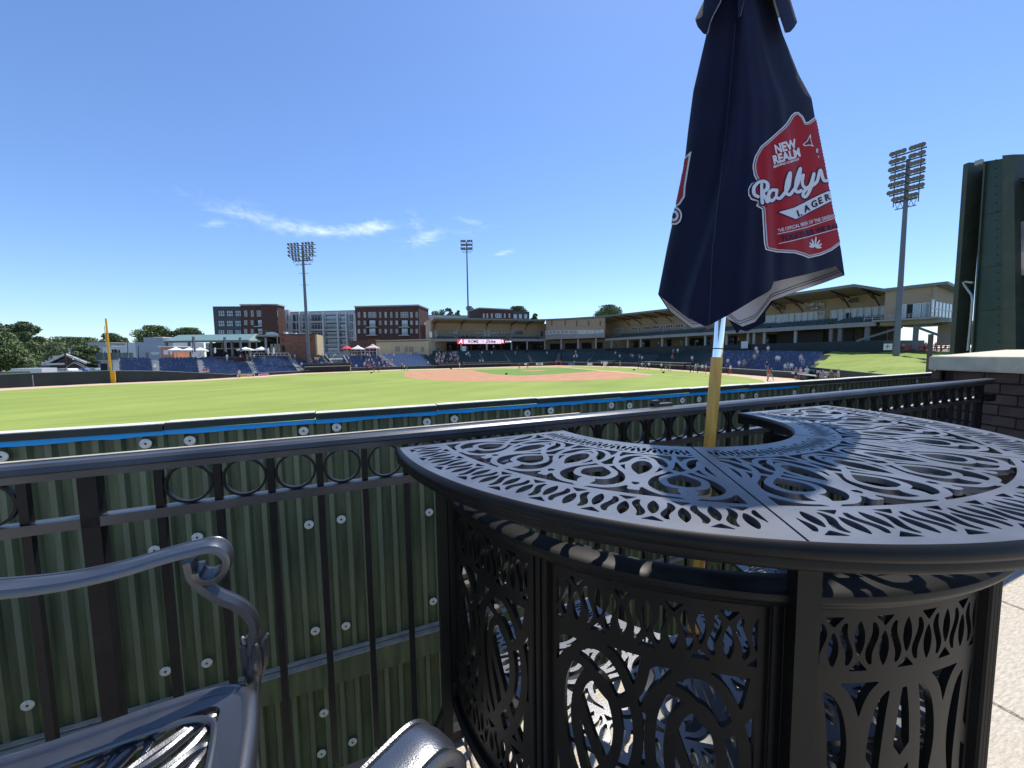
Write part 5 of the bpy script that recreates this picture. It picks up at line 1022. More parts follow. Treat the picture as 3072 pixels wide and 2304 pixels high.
# small railing, post and red benches right of it
FR = Fac(G(2608, 40), G(2790, 46)); rr = thing('low_fence', FR.P(FR.W/2, FIELD), 'thin black picket fence at the foot of the sunlit grass bank', 'fence')
z0, z1 = FR.uv(2700, 1122)[1], FR.uv(2700, 1109)[1]
for z in (z0, z1): m_ = MB(); FR.box(m_, 0, FR.W+3, z-.03, z+.03, 0, .05); m_.build('rail', 'rail', parent=rr)
m_ = MB()
for i in range(60): u = i*(FR.W+3)/60; FR.box(m_, u-.012, u+.012, z0, z1, .01, .03)
m_.build('pickets', 'rail', parent=rr, kind='stuff')
for x in (2670, 2758): m_ = MB(); u = FR.uv(x, 1110)[0]; FR.box(m_, u-.05, u+.05, z0-.4, z1+.06, -.02, .06); m_.build('post', 'rail', parent=rr)
m_ = MB(); a, b = at(2712, 1118, 42), at(2712, 1110, 42); m_.box((a+b)/2, (.55, .4, (b-a).length)); tag(m_.build('small_box', 'brickp'), 'small dark box on the grass behind the thin black fence', 'box')
pp = thing('grey_post', at(2791, 1120, 24), 'thick grey square post in front of the right end of the grass bank', 'post'); a, b = at(2790, 1160, 24), at(2785, 1003, 24); m_ = MB(); m_.box(((a+b)/2), (.17, .17, (b-a).length), rz=YAW); m_.build('shaft', 'steel', parent=pp); m_ = MB(); m_.box(a.lerp(b, .22), (.24, .24, 1.3), rz=YAW); m_.build('sleeve', 'steel', parent=pp)
FU = Fac(G(2690, 64), G(2862, 61)); rb = thing('red_fence', FU.P(FU.W/2, 1), 'red rail fence in front of the seated crowd at right', 'fence')
for y in (1040, 1046): m_ = MB(); u0, u1 = FU.uv(2700, y)[0], FU.uv(2862, y)[0]; z = FU.uv(2760, y)[1]; FU.box(m_, u0, u1, z-.07, z+.07, 0, .1); m_.build('rail', 'redc', parent=rb)
for x in (2702, 2730, 2758, 2810, 2845): m_ = MB(); FU.pbox(m_, x, 1038, x+2, 1053, 0, .08); m_.build('post', 'redc', parent=rb)

# signs on the field walls
board(LC, 2224, 1024, 2244, 1045, .3, 'white', 'plain white board on the concourse rail right of the umbrella pole')
FS = Fac(G(709, depth(base(709))-.2), G(764, depth(base(764))-.2)); board(FS, 710, 1122.8, 763, 1133.8, 0, 'brickp', 'long yellow and red banner with a white border on the field wall', 'WORLD SPORTS', 'yelprint', border='white', cat='banner', nm='banner', size=.5)
FS2 = Fac(G(774, depth(base(774))-.2), G(805, depth(base(805))-.2)); board(FS2, 774.5, 1121, 804, 1130, 0, 'pink', 'pink banner with a white border on the field wall', None, border='white', cat='banner', nm='banner')
FS3 = Fac(G(1600, 113), G(1640, 113)); board(FS3, 1608, 1088.5, 1629, 1094.5, 0, 'whitec', 'small white and blue sign behind home plate', 'TEAM', 'navyc'); board(FS3, 1573, 1089.5, 1583, 1095, 0, 'whitec', 'tiny white sign left of the white and blue one')
FS4 = Fac(G(1760, 108), G(1830, 104)); board(FS4, 1762, 1088.5, 1777, 1096.5, 0, 'whitec', 'white sign left of the camera pit'); board(FS4, 1810, 1085, 1822, 1098, 0, 'whitec', 'white sign right of the camera pit'); board(FS4, 1706, 1089, 1724, 1095, 2, 'tealc', 'small pale blue sign right of home plate')
board(LA, 1386, 1038.5, 1398, 1053, -.2, 'white', 'plain white board on the concourse below the red end of the screen')
board(Fac(G(2640, 60), G(2690, 58)), 2652, 1031, 2677, 1050, 0, 'white', 'white and blue sign at the foot of the big right mast', '+', 'tealc', size=1.1)
m_ = MB(); c = LE.P(*LE.uv(2833, 990, -2), -2); m_.tube([c, c+LE.n*.12], .75, 20); rd = m_.build('round_logo', 'whitec'); tag(rd, 'round white and red logo sign on the tan wall under the club at right', 'sign')
m_ = MB(); m_.tube([c+LE.n*.13, c+LE.n*.15], .35, 14); m_.build('red_centre', 'redc', parent=rd)

# ------------------------------------------------------------------ scoreboard tower at the right
FSB = Fac(G(2853, 13.6), G(3080, 11.6)); sb = thing('scoreboard_structure', FSB.P(FSB.W*.5, 0), 'tall dark green back of the scoreboard cut by the right edge of the photo', 'scoreboard')
def sbx(xb0, xb1, ztop_px, o0, o1, nm, m, off=0, zb=FIELD):
    u0, u1 = FSB.uv(xb0, 1050, off)[0], FSB.uv(xb1, 1050, off)[0]; zt = FSB.uv(ztop_px[0], ztop_px[1], off)[1]; m_ = MB(); FSB.box(m_, u0, u1, zb, zt, o0, o1); return m_.build(nm, m, parent=sb)
sbx(2853, 2867, (2903, 490), -.5, .05, 'flange', 'sbedge'); sbx(2862, 2926, (2930, 503), -1.5, -1.0, 'recess_back', 'sbrib')
for i in range(6): x = 2872+i*9; sbx(x, x+3.5, (2930, 506), -1.0, -.8, 'rib', 'sbgreen')
sbx(2867, 2916, (2930, 500), -.9, -.5, 'top_beam', 'sbrib', zb=5.6)
def sbq(xb0, xb1, xt0, xt1, yt, o0, o1, nm, m, yb=1052):
    q = [FSB.uv(xb0, yb, o1), FSB.uv(xb1, yb, o1), FSB.uv(xt1, yt[1], o1), FSB.uv(xt0, yt[0], o1)]; m_ = MB(); p = lambda k, o: FSB.P(q[k][0], q[k][1], o)
    if yb > 1000:
        for k in (0, 1): q[k] = (q[k][0], min(q[k][1], .2))
    return m_.hexa([p(0, o1), p(1, o1), p(1, o0), p(0, o0), p(3, o1), p(2, o1), p(2, o0), p(3, o0)]).build(nm, m, parent=sb)
sbq(2914, 2919, 2951, 2956, (485, 484), -1.0, .06, 'panel_edge', 'sbedge'); sbq(2919, 3018, 2956, 3007, (484, 476), -.8, .0, 'panel', 'sbgreen'); sbq(3018, 3057, 3007, 3042, (466, 463), -.5, .25, 'corner_column', 'sbedge')
for i_, y_ in enumerate((640, 800, 930)): m_ = MB(); u0_, u1_ = FSB.uv(2945-i_*10, y_)[0], FSB.uv(3010, y_)[0]; z_ = FSB.uv(2980, y_)[1]; FSB.box(m_, u0_, u1_, z_, z_+.015, 0, .012); m_.build('panel_seam', 'sbrib', parent=sb)
for i_ in range(22): m_ = MB(); FSB.box(m_, FSB.uv(3012+i_*.45, 480+i_*26)[0]-.02, FSB.uv(3012+i_*.45, 480+i_*26)[0]+.02, FSB.uv(3012, 480+i_*26)[1]-.02, FSB.uv(3012, 480+i_*26)[1]+.02, .25, .27); m_.build('bolt_head', 'sbrib', parent=sb)
sbq(3050, 3300, 3040, 3300, (535, 590), -.6, -.3, 'recess_back', 'sbrib'); sbq(3041, 3300, 3040, 3300, (533, 585), -.5, .08, 'top_beam', 'sbedge', yb=545)
for i in range(14): x = 3040+i*9; sbx(x, x+4, (3060, 545), -.3, -.2, 'rib', 'sbgreen')
m_ = MB(); FSB.box(m_, FSB.uv(3050, 870)[0], FSB.uv(3300, 870)[0], FSB.uv(3060, 880)[1], FSB.uv(3060, 866)[1], -.3, .0); m_.build('crossbar', 'sbedge', parent=sb)
u0, u1, z0, z1 = FSB.prect(3050, 638, 3300, 810); m_ = MB(); FSB.box(m_, FSB.uv(3043, 720)[0], FSB.uv(3300, 720)[0], z0, z1, -.05, .06); mu = m_.build('picture_panel', mat('grey_mural', (.50, .48, .52), .7, col2=(.16, .15, .18), vscale=1.1), parent=sb)
m_ = MB(); pz = lambda y: FSB.uv(3062, y)[1]; ux = FSB.uv(3052, 780)[0]
m_.add([FSB.P(ux, pz(755), .065), FSB.P(ux+.25, pz(760), .065), FSB.P(ux+1.5, pz(748), .065), FSB.P(ux+1.5, pz(808), .065), FSB.P(ux, pz(808), .065)], [(0, 1, 2, 3, 4)]); m_.build('printed_shape', 'pinkc', parent=sb, fixn=False)
m_ = MB(); pts = [FSB.P(*FSB.uv(x, y, .3), .3) for x, y in ((2903, 1052), (2913, 950), (2917, 900), (2915, 885), (2895, 858), (2890, 848), (2897, 845), (2919, 848))]; m_.tube(pts, .03, 8); m_.build('conduit_pipe', 'galv', parent=sb, smooth=True)
m_ = MB(); u, z = FSB.uv(2960, 484); m_.box(FSB.P(u-.12, z+.02, .1), (.16, .16, .14)); m_.build('top_fitting', 'galv', parent=sb)

# ------------------------------------------------------------------ brick wall with stone cap at the right end of the railing
cA, cB = Vector((4.58, 1.64, 0)), Vector((4.28, 1.06, 0)); cd = (cB-cA).normalized(); B2 = cA+cd*2.6; far = Vector((13.3, 3.57, 0)); fd = (far-cA).normalized()
bw = thing('brick_wall', (4.4, 1.2, 0), 'brown brick wall with pale stone cap where the black railing ends', 'wall'); CT = 1.245
cn = Vector((cd.y, -cd.x, 0)); cn = cn if cn.dot(-cA) > 0 else -cn
a0 = cA+cd*.06+fd*.06-cn*.07; b0 = B2-cn*.07
m_ = MB(); m_.prism([tuple(a0)[:2], tuple(b0)[:2], tuple(b0+fd*9)[:2], tuple(a0+fd*8.8)[:2]], 0, CT-.115); m_.build('mortar_core', 'mortar', parent=bw)
m_ = MB(); m_.prism([tuple(cA)[:2], tuple(B2)[:2], tuple(B2+fd*9.2)[:2], tuple(cA+fd*8.9)[:2]], CT-.115, CT); sc_ = m_.build('stone_cap', 'stonecap', parent=bw)
bm = bmesh.new(); bm.from_mesh(sc_.data); bmesh.ops.bevel(bm, geom=list(bm.edges), offset=.008, segments=2, affect='EDGES'); bm.to_mesh(sc_.data); bm.free()
m_ = MB(); m_.box((0, 0, 0), (.212, .05, .070)); bk = m_.build('brick', 'brickp', parent=bw, origin=(0, 0, 0)); bm = bmesh.new(); bm.from_mesh(bk.data); bmesh.ops.bevel(bm, geom=list(bm.edges), offset=.003, segments=1, affect='EDGES'); bm.to_mesh(bk.data); bm.free()
first = True; ra = math.atan2(cd.y, cd.x); rf = math.atan2(fd.y, fd.x)
for row in range(14):
    z = .04+row*.0805
    if z > CT-.15: break
    for j in range(12):
        s = .155+j*.223-(row % 2)*.11
        if s < .10 or s > 2.45: continue
        p = cA+cd*s+fd*.06-cn*.062+cn*random.uniform(0, .003); c = bk if first else bk.copy()
        if not first: COL.objects.link(c)
        first = False; c.location = (p.x, p.y, z); c.rotation_euler = (0, 0, ra+random.uniform(-.006, .006))
    for j in range(4):
        p = cA+cd*.065+fd*(.20+j*.223-(row % 2)*.08); c = bk.copy(); COL.objects.link(c); c.location = (p.x, p.y, z); c.rotation_euler = (0, 0, rf)

# ------------------------------------------------------------------ railing
RY = 1.21; RT = 1.090
rl = thing('railing', (1, RY, 0), 'black metal deck railing with a row of rings under its top rail', 'railing')
XL, XR = -3.2, 4.20
prof = [(-.034, -.012), (-.030, 0), (-.018, .006), (.018, .006), (.030, 0), (.034, -.012), (.022, -.018), (.022, -.034), (-.022, -.034), (-.022, -.018)]
fr_ = lambda x: (Vector((x, RY, RT-.006)), Vector((0, 1, 0)), Vector((0, 0, 1)))
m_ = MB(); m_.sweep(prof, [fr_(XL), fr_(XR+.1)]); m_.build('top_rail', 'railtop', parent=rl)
m_ = MB(); xe = ony(1750, 1240, RY).x; m_.box(((XL+xe)/2, RY+.024, RT+.0015), (xe-XL, .016, .002)); m_.build('cream_back_strip', 'beige', parent=rl)  # thin cream strip along the back of the top rail
m_ = MB(); m_.box(((XL+XR)/2, RY, .940), (XR-XL, .034, .024)); m_.build('ring_rail', 'railtop', parent=rl)
m_ = MB(); m_.box(((XL+XR)/2, RY, .03), (XR-XL, .034, .03)); m_.build('bottom_rail', 'rail', parent=rl)
xp = ony(482, 1480, RY).x; sp_ = (ony(1217, 1390, RY).x-xp)/5; xpost = ony(276, 1480, RY).x
posts = [xpost, xpost-2.44, xpost+2.44, XR-.06]
m_ = MB(); m_.box((0, RY, 0), (.034, .034, RT-.04)); po = m_.build('post', 'rail', parent=rl, origin=(0, RY, 0)); po.location = (xpost, RY, (RT-.04)/2)
for x in posts[1:]: c = po.copy(); COL.objects.link(c); c.location.x = x
m_ = MB(); m_.box((0, RY, 0), (.0165, .0165, RT-.13)); pk = m_.build('picket', 'rail', parent=rl, origin=(0, RY, 0)); pk.location = (0, RY, (RT+.055)/2)
xs_ = [xp+i*sp_ for i in range(-26, 60)]; xs_ = [x for x in xs_ if XL < x < XR-.09 and min(abs(x-p) for p in posts) > .05]
for i, x in enumerate(xs_):
    c = pk if i == 0 else pk.copy()
    if i: COL.objects.link(c)
    c.location.x = x
m_ = MB(); k = 40; ro, ri = .0508, .0450; hw_ = .0065
prof = [(ri, -hw_), (ro, -hw_), (ro, hw_), (ri, hw_)]; vs = []; fs = []
for i in range(k):
    a = 2*math.pi*i/k
    for r, y in prof: vs.append((r*math.cos(a), RY+y, r*math.sin(a)))
for i in range(k):
    for j in range(4): fs.append((i*4+j, i*4+(j+1) % 4, ((i+1) % k)*4+(j+1) % 4, ((i+1) % k)*4+j))
m_.add(vs, fs); rg = m_.build('ring', 'rail', parent=rl, origin=(0, RY, 0), smooth=True); first = True
for a, b in zip(xs_[:-1], xs_[1:]):
    if b-a > sp_*1.3: continue
    c = rg if first else rg.copy()
    if not first: COL.objects.link(c)
    first = False; c.location = ((a+b)/2, RY, 1.003)
m_ = MB(); m_.box((XR+.06, RY+.02, RT-.012), (.10, .05, .012)); m_.box((XR+.03, RY-.01, .955), (.10, .06, .05)); m_.build('wall_bracket', 'rail', parent=rl)
q = ony(1995, 1212, RY+.01); m_ = MB(); m_.box((q.x, RY+.03, RT+.006), (.10, .03, .012)); m_.box((q.x-.035, RY+.03, RT+.016), (.03, .022, .022)); tag(m_.build('rail_clip', 'railtop'), 'small metal clip resting on the top rail left of the umbrella pole', 'clip')

# ------------------------------------------------------------------ lattice patterns
def band(x, y, h, p):                       # > 0 where there is metal
    k = np.floor(x/p+.5); lx = x-k*p; sg = np.where(k % 2 == 0, 1., -1.); hl, hwd = .33*h, .205*p; ly = y-sg*.10*h; R = (hl*hl+hwd*hwd)/(2*hwd)
    d = np.maximum(np.hypot(lx+R-hwd, ly)-R, np.hypot(lx-R+hwd, ly)-R)
    j = np.floor(x/p); xm = (j+.5)*p; sj = np.where(j % 2 == 0, 1., -1.)
    s = x-xm-sj*.12*p*np.sin(math.pi*y/(.42*h)); s = np.abs(s)*.85-.135*p*np.sqrt(np.clip(1-(y/(.42*h))**2, 0, 1)); d2 = np.maximum(s, np.abs(y)-.38*h)
    ty = -sg*y; t = np.maximum(np.abs(lx)*1.0-(ty-.30*h)*(.40*p/(.2*h)), ty-.49*h)
    t2 = np.maximum(np.abs(x-xm)*1.0, 0)
    return np.minimum(np.minimum(d, d2), t)
ARCH = [[(-.20, 0), (-.36, .18), (-.45, .45), (-.42, .72), (-.22, .93), (.05, .97), (.28, .85), (.42, .6), (.40, .35), (.25, .12), (.12, 0)],
        [(-.03, 0), (-.18, .22), (-.27, .48), (-.20, .70), (-.02, .79), (.14, .70), (.22, .50), (.14, .28), (-.08, .10), (-.14, 0)],
        [(-.24, .62), (-.08, .40), (.16, .16), (.36, 0)],
        [(-.5, .70), (-.36, .84), (-.12, .83), (.06, .72), (.24, .68), (.42, .80), (.5, .98)],
        [(-.5, .34), (-.44, .2), (-.40, 0)], [(.5, .34), (.46, .2), (.44, 0)], [(-.5, .96), (-.38, .995), (-.1, .99)]]
ARCH2 = [[(-.95, .03), (-.70, .08), (-.53, .26), (-.46, .52), (-.36, .80), (-.10, .95), (.16, .90), (.30, .68), (.26, .42), (.08, .20), (-.12, .06)],
         [(.95, .03), (.70, .10), (.47, .34), (.32, .60), (.12, .75), (-.08, .73), (-.20, .55), (-.16, .36), (0, .20), (.20, .05)],
         [(-.5, .97), (-.32, .88), (-.16, .78), (-.02, .75)], [(.16, .90), (.34, .97), (.5, .985)], [(-.20, .55), (-.04, .43), (.10, .24)], [(.5, .66), (.40, .52), (.26, .42)], [(-.70, .08), (-.40, .10), (-.12, .06)]]
ARCHB = [[(-.5, .985), (-.25, .98), (-.07, .86), (0, .62), (-.09, .36), (-.27, .12), (-.36, 0)], [(.5, .985), (.28, .97), (.13, .86), (.06, .62), (.13, .36), (.28, .12), (.36, 0)],
         [(-.40, .97), (-.34, .75), (-.32, .42), (-.42, .1), (-.46, 0)], [(.42, .97), (.37, .75), (.34, .42), (.43, .1), (.46, 0)], [(-.15, .30), (.0, .14), (.14, 0)], [(.18, .30), (.02, .2), (-.14, 0)], [(-.5, .52), (-.34, .62)], [(.5, .52), (.36, .62)]]
def arches(x, y, wc, hc, n, hw_, flip=False, motif=ARCH, alt=False):
    D = np.full(x.shape, 1e3)
    for i in range(n):
        cx = (i+.5)*wc
        sel = np.nonzero((np.abs(x-cx).min(axis=1) < wc*1.1))[0]
        if len(sel) == 0: continue
        a, b = sel[0], sel[-1]+1; X, Y = x[a:b], y[a:b]
        for st_ in motif:
            mir = -1 if (alt and i % 2) else 1; fl_ = flip
            pts = [(cx+mir*p[0]*wc, (1-p[1] if fl_ else p[1])*hc) for p in st_]; cs = [(p.x, p.y) for p in catmull(pts, 5)]
            D[a:b] = np.minimum(D[a:b], seg_dist(X, Y, cs))
    return hw_-D

UNIT = [[(0, .95), (-.24, .93), (-.41, .80), (-.38, .62), (-.20, .46), (-.09, .30), (-.16, .13), (-.34, .05), (-.52, .05)], [(0, .80), (-.17, .76), (-.22, .63), (-.09, .52), (.12, .42), (.29, .30), (.37, .16), (.50, .09)],
        [(-.52, .74), (-.47, .62), (-.36, .50), (-.31, .36), (-.38, .23), (-.52, .18)], [(-.52, .90), (-.46, .84), (-.41, .80)], [(0, .95), (-.05, .86), (0, .80)], [(-.09, .30), (-.05, .18), (0, .10), (0, 0)]]
def sector_motif(X, Y, w, h, hw_, n=4):
    D = np.full(X.shape, 1e3); wc = w/n
    for i in range(n):
        cx = (i+.5)*wc; sel = np.nonzero(np.abs(X-cx).min(axis=1) < wc*.62)[0]; a, b = sel[0], sel[-1]+1
        for st_ in UNIT:
            cs = [(p.x*wc, p.y*h) for p in catmull(st_, 6)]
            for mir in (1, -1): D[a:b] = np.minimum(D[a:b], seg_dist(X[a:b], Y[a:b], [(cx+mir*p, q) for p, q in cs]))
        D[a:b] = np.minimum(D[a:b], np.hypot(X[a:b]-cx, (Y[a:b]-.965*h)*1.3)-.013+hw_)
    return hw_-D
# ------------------------------------------------------------------ half round bar table
TC = Vector((1.045, 1.08, 0)); TZ = 1.067
tb = thing('bar_table', TC, 'black cast metal half round bar table with pierced scrollwork top and sides, against the railing', 'table')
def pol(phi, r, z): return Vector((TC.x-r*math.cos(phi), TC.y-r*math.sin(phi), z))
SEAMS = [0, R_(57.6), R_(115.3), R_(177)]
def top_panel(p0, p1, name, parent, z, th):
    nr, na = 196, int((p1-p0)*.75/.0027); rr = np.linspace(.400, .930, nr); aa = np.linspace(p0, p1, na); Aa, Rr = np.meshgrid(aa, rr, indexing='ij')
    e = np.minimum((Aa-p0), (p1-Aa))*Rr; F = np.full(Aa.shape, -.01); am = (p1-p0)
    def ring(r0, r1): return np.minimum(Rr-r0, r1-Rr)
    for a, b in ((.405, .436), (.502, .512), (.801, .814), (.905, .926)): F = np.maximum(F, ring(a, b))
    F = np.maximum(F, .023-e)
    w_ = am*.859; nb = round(w_/.046); x = (Aa-p0)*.859; bb = band(x, Rr-.8595, .091, w_/nb); F = np.maximum(F, np.minimum(bb, ring(.812, .907)))
    w2 = am*.47; nb = round(w2/.026); bb = band((Aa-p0)*.47, Rr-.4705, .061, w2/nb); F = np.maximum(F, np.minimum(bb, ring(.434, .504)))
    w3 = am*.66-.02; fx = (Aa-p0)*.66-.010; mm = sector_motif(fx, Rr-.512, w3, .289, .0070); F = np.maximum(F, np.minimum(mm, ring(.512, .801)))
    F = np.minimum(F, np.minimum(e-.002, ring(.405, .926)))
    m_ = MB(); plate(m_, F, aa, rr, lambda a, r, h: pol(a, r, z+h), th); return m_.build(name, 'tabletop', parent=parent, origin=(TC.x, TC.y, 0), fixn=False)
tops = [top_panel(SEAMS[i], SEAMS[i+1], 'top_panel', tb, TZ, .011) for i in range(3)]
def arcsweep(prof, p0, p1, n=90): return [(pol(p0+(p1-p0)*i/n, 0, 0), (pol(p0+(p1-p0)*i/n, 1, 0)-TC), UP) for i in range(n+1)]
def prof_abs(pr): return pr
m_ = MB(); pr = [(.905, -.012), (.9205, -.0015), (.926, .0005), (.9315, -.002), (.936, -.008), (.937, -.015), (.934, -.021), (.930, -.024), (.9315, -.031), (.930, -.037), (.925, -.041), (.917, -.043), (.905, -.043)]
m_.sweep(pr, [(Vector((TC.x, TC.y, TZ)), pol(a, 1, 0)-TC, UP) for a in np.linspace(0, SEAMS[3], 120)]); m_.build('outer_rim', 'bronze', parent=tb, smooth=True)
m_ = MB(); pr = [(.421, -.012), (.405, -.001), (.400, -.006), (.399, -.014), (.402, -.022), (.401, -.034), (.408, -.040), (.421, -.040)]
m_.sweep(pr, [(Vector((TC.x, TC.y, TZ)), pol(a, 1, 0)-TC, UP) for a in np.linspace(0, SEAMS[3], 80)]); m_.build('inner_rim', 'bronze', parent=tb, smooth=True)
for a in (0, SEAMS[3]): m_ = MB(); m_.beam(pol(a, .403, TZ-.022), pol(a, .932, TZ-.022), .016, .042); m_.build('end_rim', 'bronze', parent=tb)
for a in SEAMS[1:3]: m_ = MB(); m_.beam(pol(a, .42, TZ-.027), pol(a, .905, TZ-.027), .03, .028); m_.build('underside_bearer', 'bronze', parent=tb)
# body
TB = Vector((1.060, 1.08, 0)); BR = .790; Z0, Z1 = .255, .885; PH = [R_(-4+32*k) for k in range(7)]
def polb(phi, r, z): return Vector((TB.x-r*math.cos(phi), TB.y-r*math.sin(phi), z))
def side_panel(k):
    p0, p1 = PH[k]+.028, PH[k+1]-.028; w_ = (p1-p0)*BR; na = int(w_/.0027); nz = int((Z1-Z0)/.0027); ss = np.linspace(0, w_, na); zz = np.linspace(Z0, Z1, nz); S, Zg = np.meshgrid(ss, zz, indexing='ij')
    F = np.full(S.shape, -.01)
    def hb(a, b): return np.minimum(Zg-a, b-Zg)
    for a, b in ((.255, .285), (.378, .398), (.746, .768), (.866, .885)): F = np.maximum(F, hb(a, b))
    e = np.minimum(S, w_-S); F = np.maximum(F, .016-e); wi = w_-.032
    nb = 8; F = np.maximum(F, np.minimum(band(S-.016, Zg-.817, .100, wi/nb), hb(.766, .868))); F = np.maximum(F, np.minimum(band(S-.016, Zg-.3315, .095, wi/nb), hb(.283, .380)))
    m1 = ARCHB if k in (2, 3) else ARCH
    F = np.maximum(F, np.minimum(arches(S-.016, Zg-.397, wi/2, .350, 2, .0125 if k in (2, 3) else .0098, False, m1, False), hb(.396, .748)))
    F = np.minimum(F, np.minimum(e-.0005, hb(Z0, Z1)))
    m_ = MB(); plate(m_, F, ss, zz, lambda s, z, h: polb(p0+s/BR, BR+h, z), .012); return m_.build('side_panel', 'bronze', parent=tb, origin=(TC.x, TC.y, 0), fixn=False)
for k in range(6):
    if k < 5: side_panel(k)
m_ = MB(); pr = [(.772, .925), (.810, .925), (.818, .920), (.820, .912), (.816, .903), (.808, .899), (.806, .893), (.800, .886), (.778, .886), (.775, .905), (.772, .905)]
m_.sweep(pr, [(TB, pol(a, 1, 0)-TC, UP) for a in np.linspace(PH[0], PH[6], 120)]); m_.build('body_top_rim', 'bronze', parent=tb, smooth=True)
m_ = MB(); pr = [(.772, .225), (.805, .225), (.810, .240), (.802, .256), (.772, .256)]; m_.sweep(pr, [(TB, pol(a, 1, 0)-TC, UP) for a in np.linspace(PH[0], PH[6], 100)]); m_.build('body_base_rim', 'bronze', parent=tb, smooth=True)
m_ = MB(); pr = [(.69, .885), (.715, .885), (.715, .868), (.69, .868)]; m_.sweep(pr, [(TB, pol(a, 1, 0)-TC, UP) for a in np.linspace(R_(30), PH[6], 90)]); m_.build('inner_ring', 'bronze', parent=tb)
for k in range(7):
    a = PH[k]; m_ = MB(); u = pol(a, 1, 0)-TC; t_ = Vector((-u.y, u.x, 0))
    m_.box(TB+u*(BR-.002)+UP*((Z0+Z1)/2), (.022, .050, Z1-Z0+.03), ex=u, ey=t_)
    for o in (-.017, 0, .017): m_.tube([TB+u*(BR+.010)+t_*o+UP*(Z0-.01), TB+u*(BR+.010)+t_*o+UP*(Z1+.01)], .0065, 8)
    m_.build('pilaster', 'bronze', parent=tb, smooth=True)
for k in (0, 2, 4, 6):
    a = PH[k]+R_(.8); u = pol(a, 1, 0)-TC; t_ = Vector((-u.y, u.x, 0)); m_ = MB(); m_.box(TB+u*(BR+.032)+UP*(.5*(TZ-.03)), (.028, .036, TZ-.05), ex=u, ey=t_); m_.build('leg', 'bronze', parent=tb)
for k in (0, 1, 3, 5, 6):
    a = PH[k]; u = pol(a, 1, 0)-TC; pts = catmull([tuple(TB+u*(BR+.0)+UP*.30), tuple(TB+u*(BR+.02)+UP*.2), tuple(TB+u*(BR+.075)+UP*.09), tuple(TB+u*(BR+.085)+UP*.035), tuple(TB+u*(BR+.115)+UP*.012)], 5); m_ = MB(); m_.tube(pts, [.03-.012*i/(len(pts)-1) for i in range(len(pts))], 10); m_.build('curved_foot', 'bronze', parent=tb, smooth=True)
for zz, sc in ((.47, .815), (.60, .815)):
    for t0 in tops if zz < .5 else tops[1:]:
        c = t0.copy(); COL.objects.link(c); c.name = 'shelf_panel'; c.location = (TB.x, TB.y, zz-TZ*1.0); c.scale = (sc, sc, 1); c.material_slots[0].link = 'OBJECT'; c.material_slots[0].material = MAT['chair']

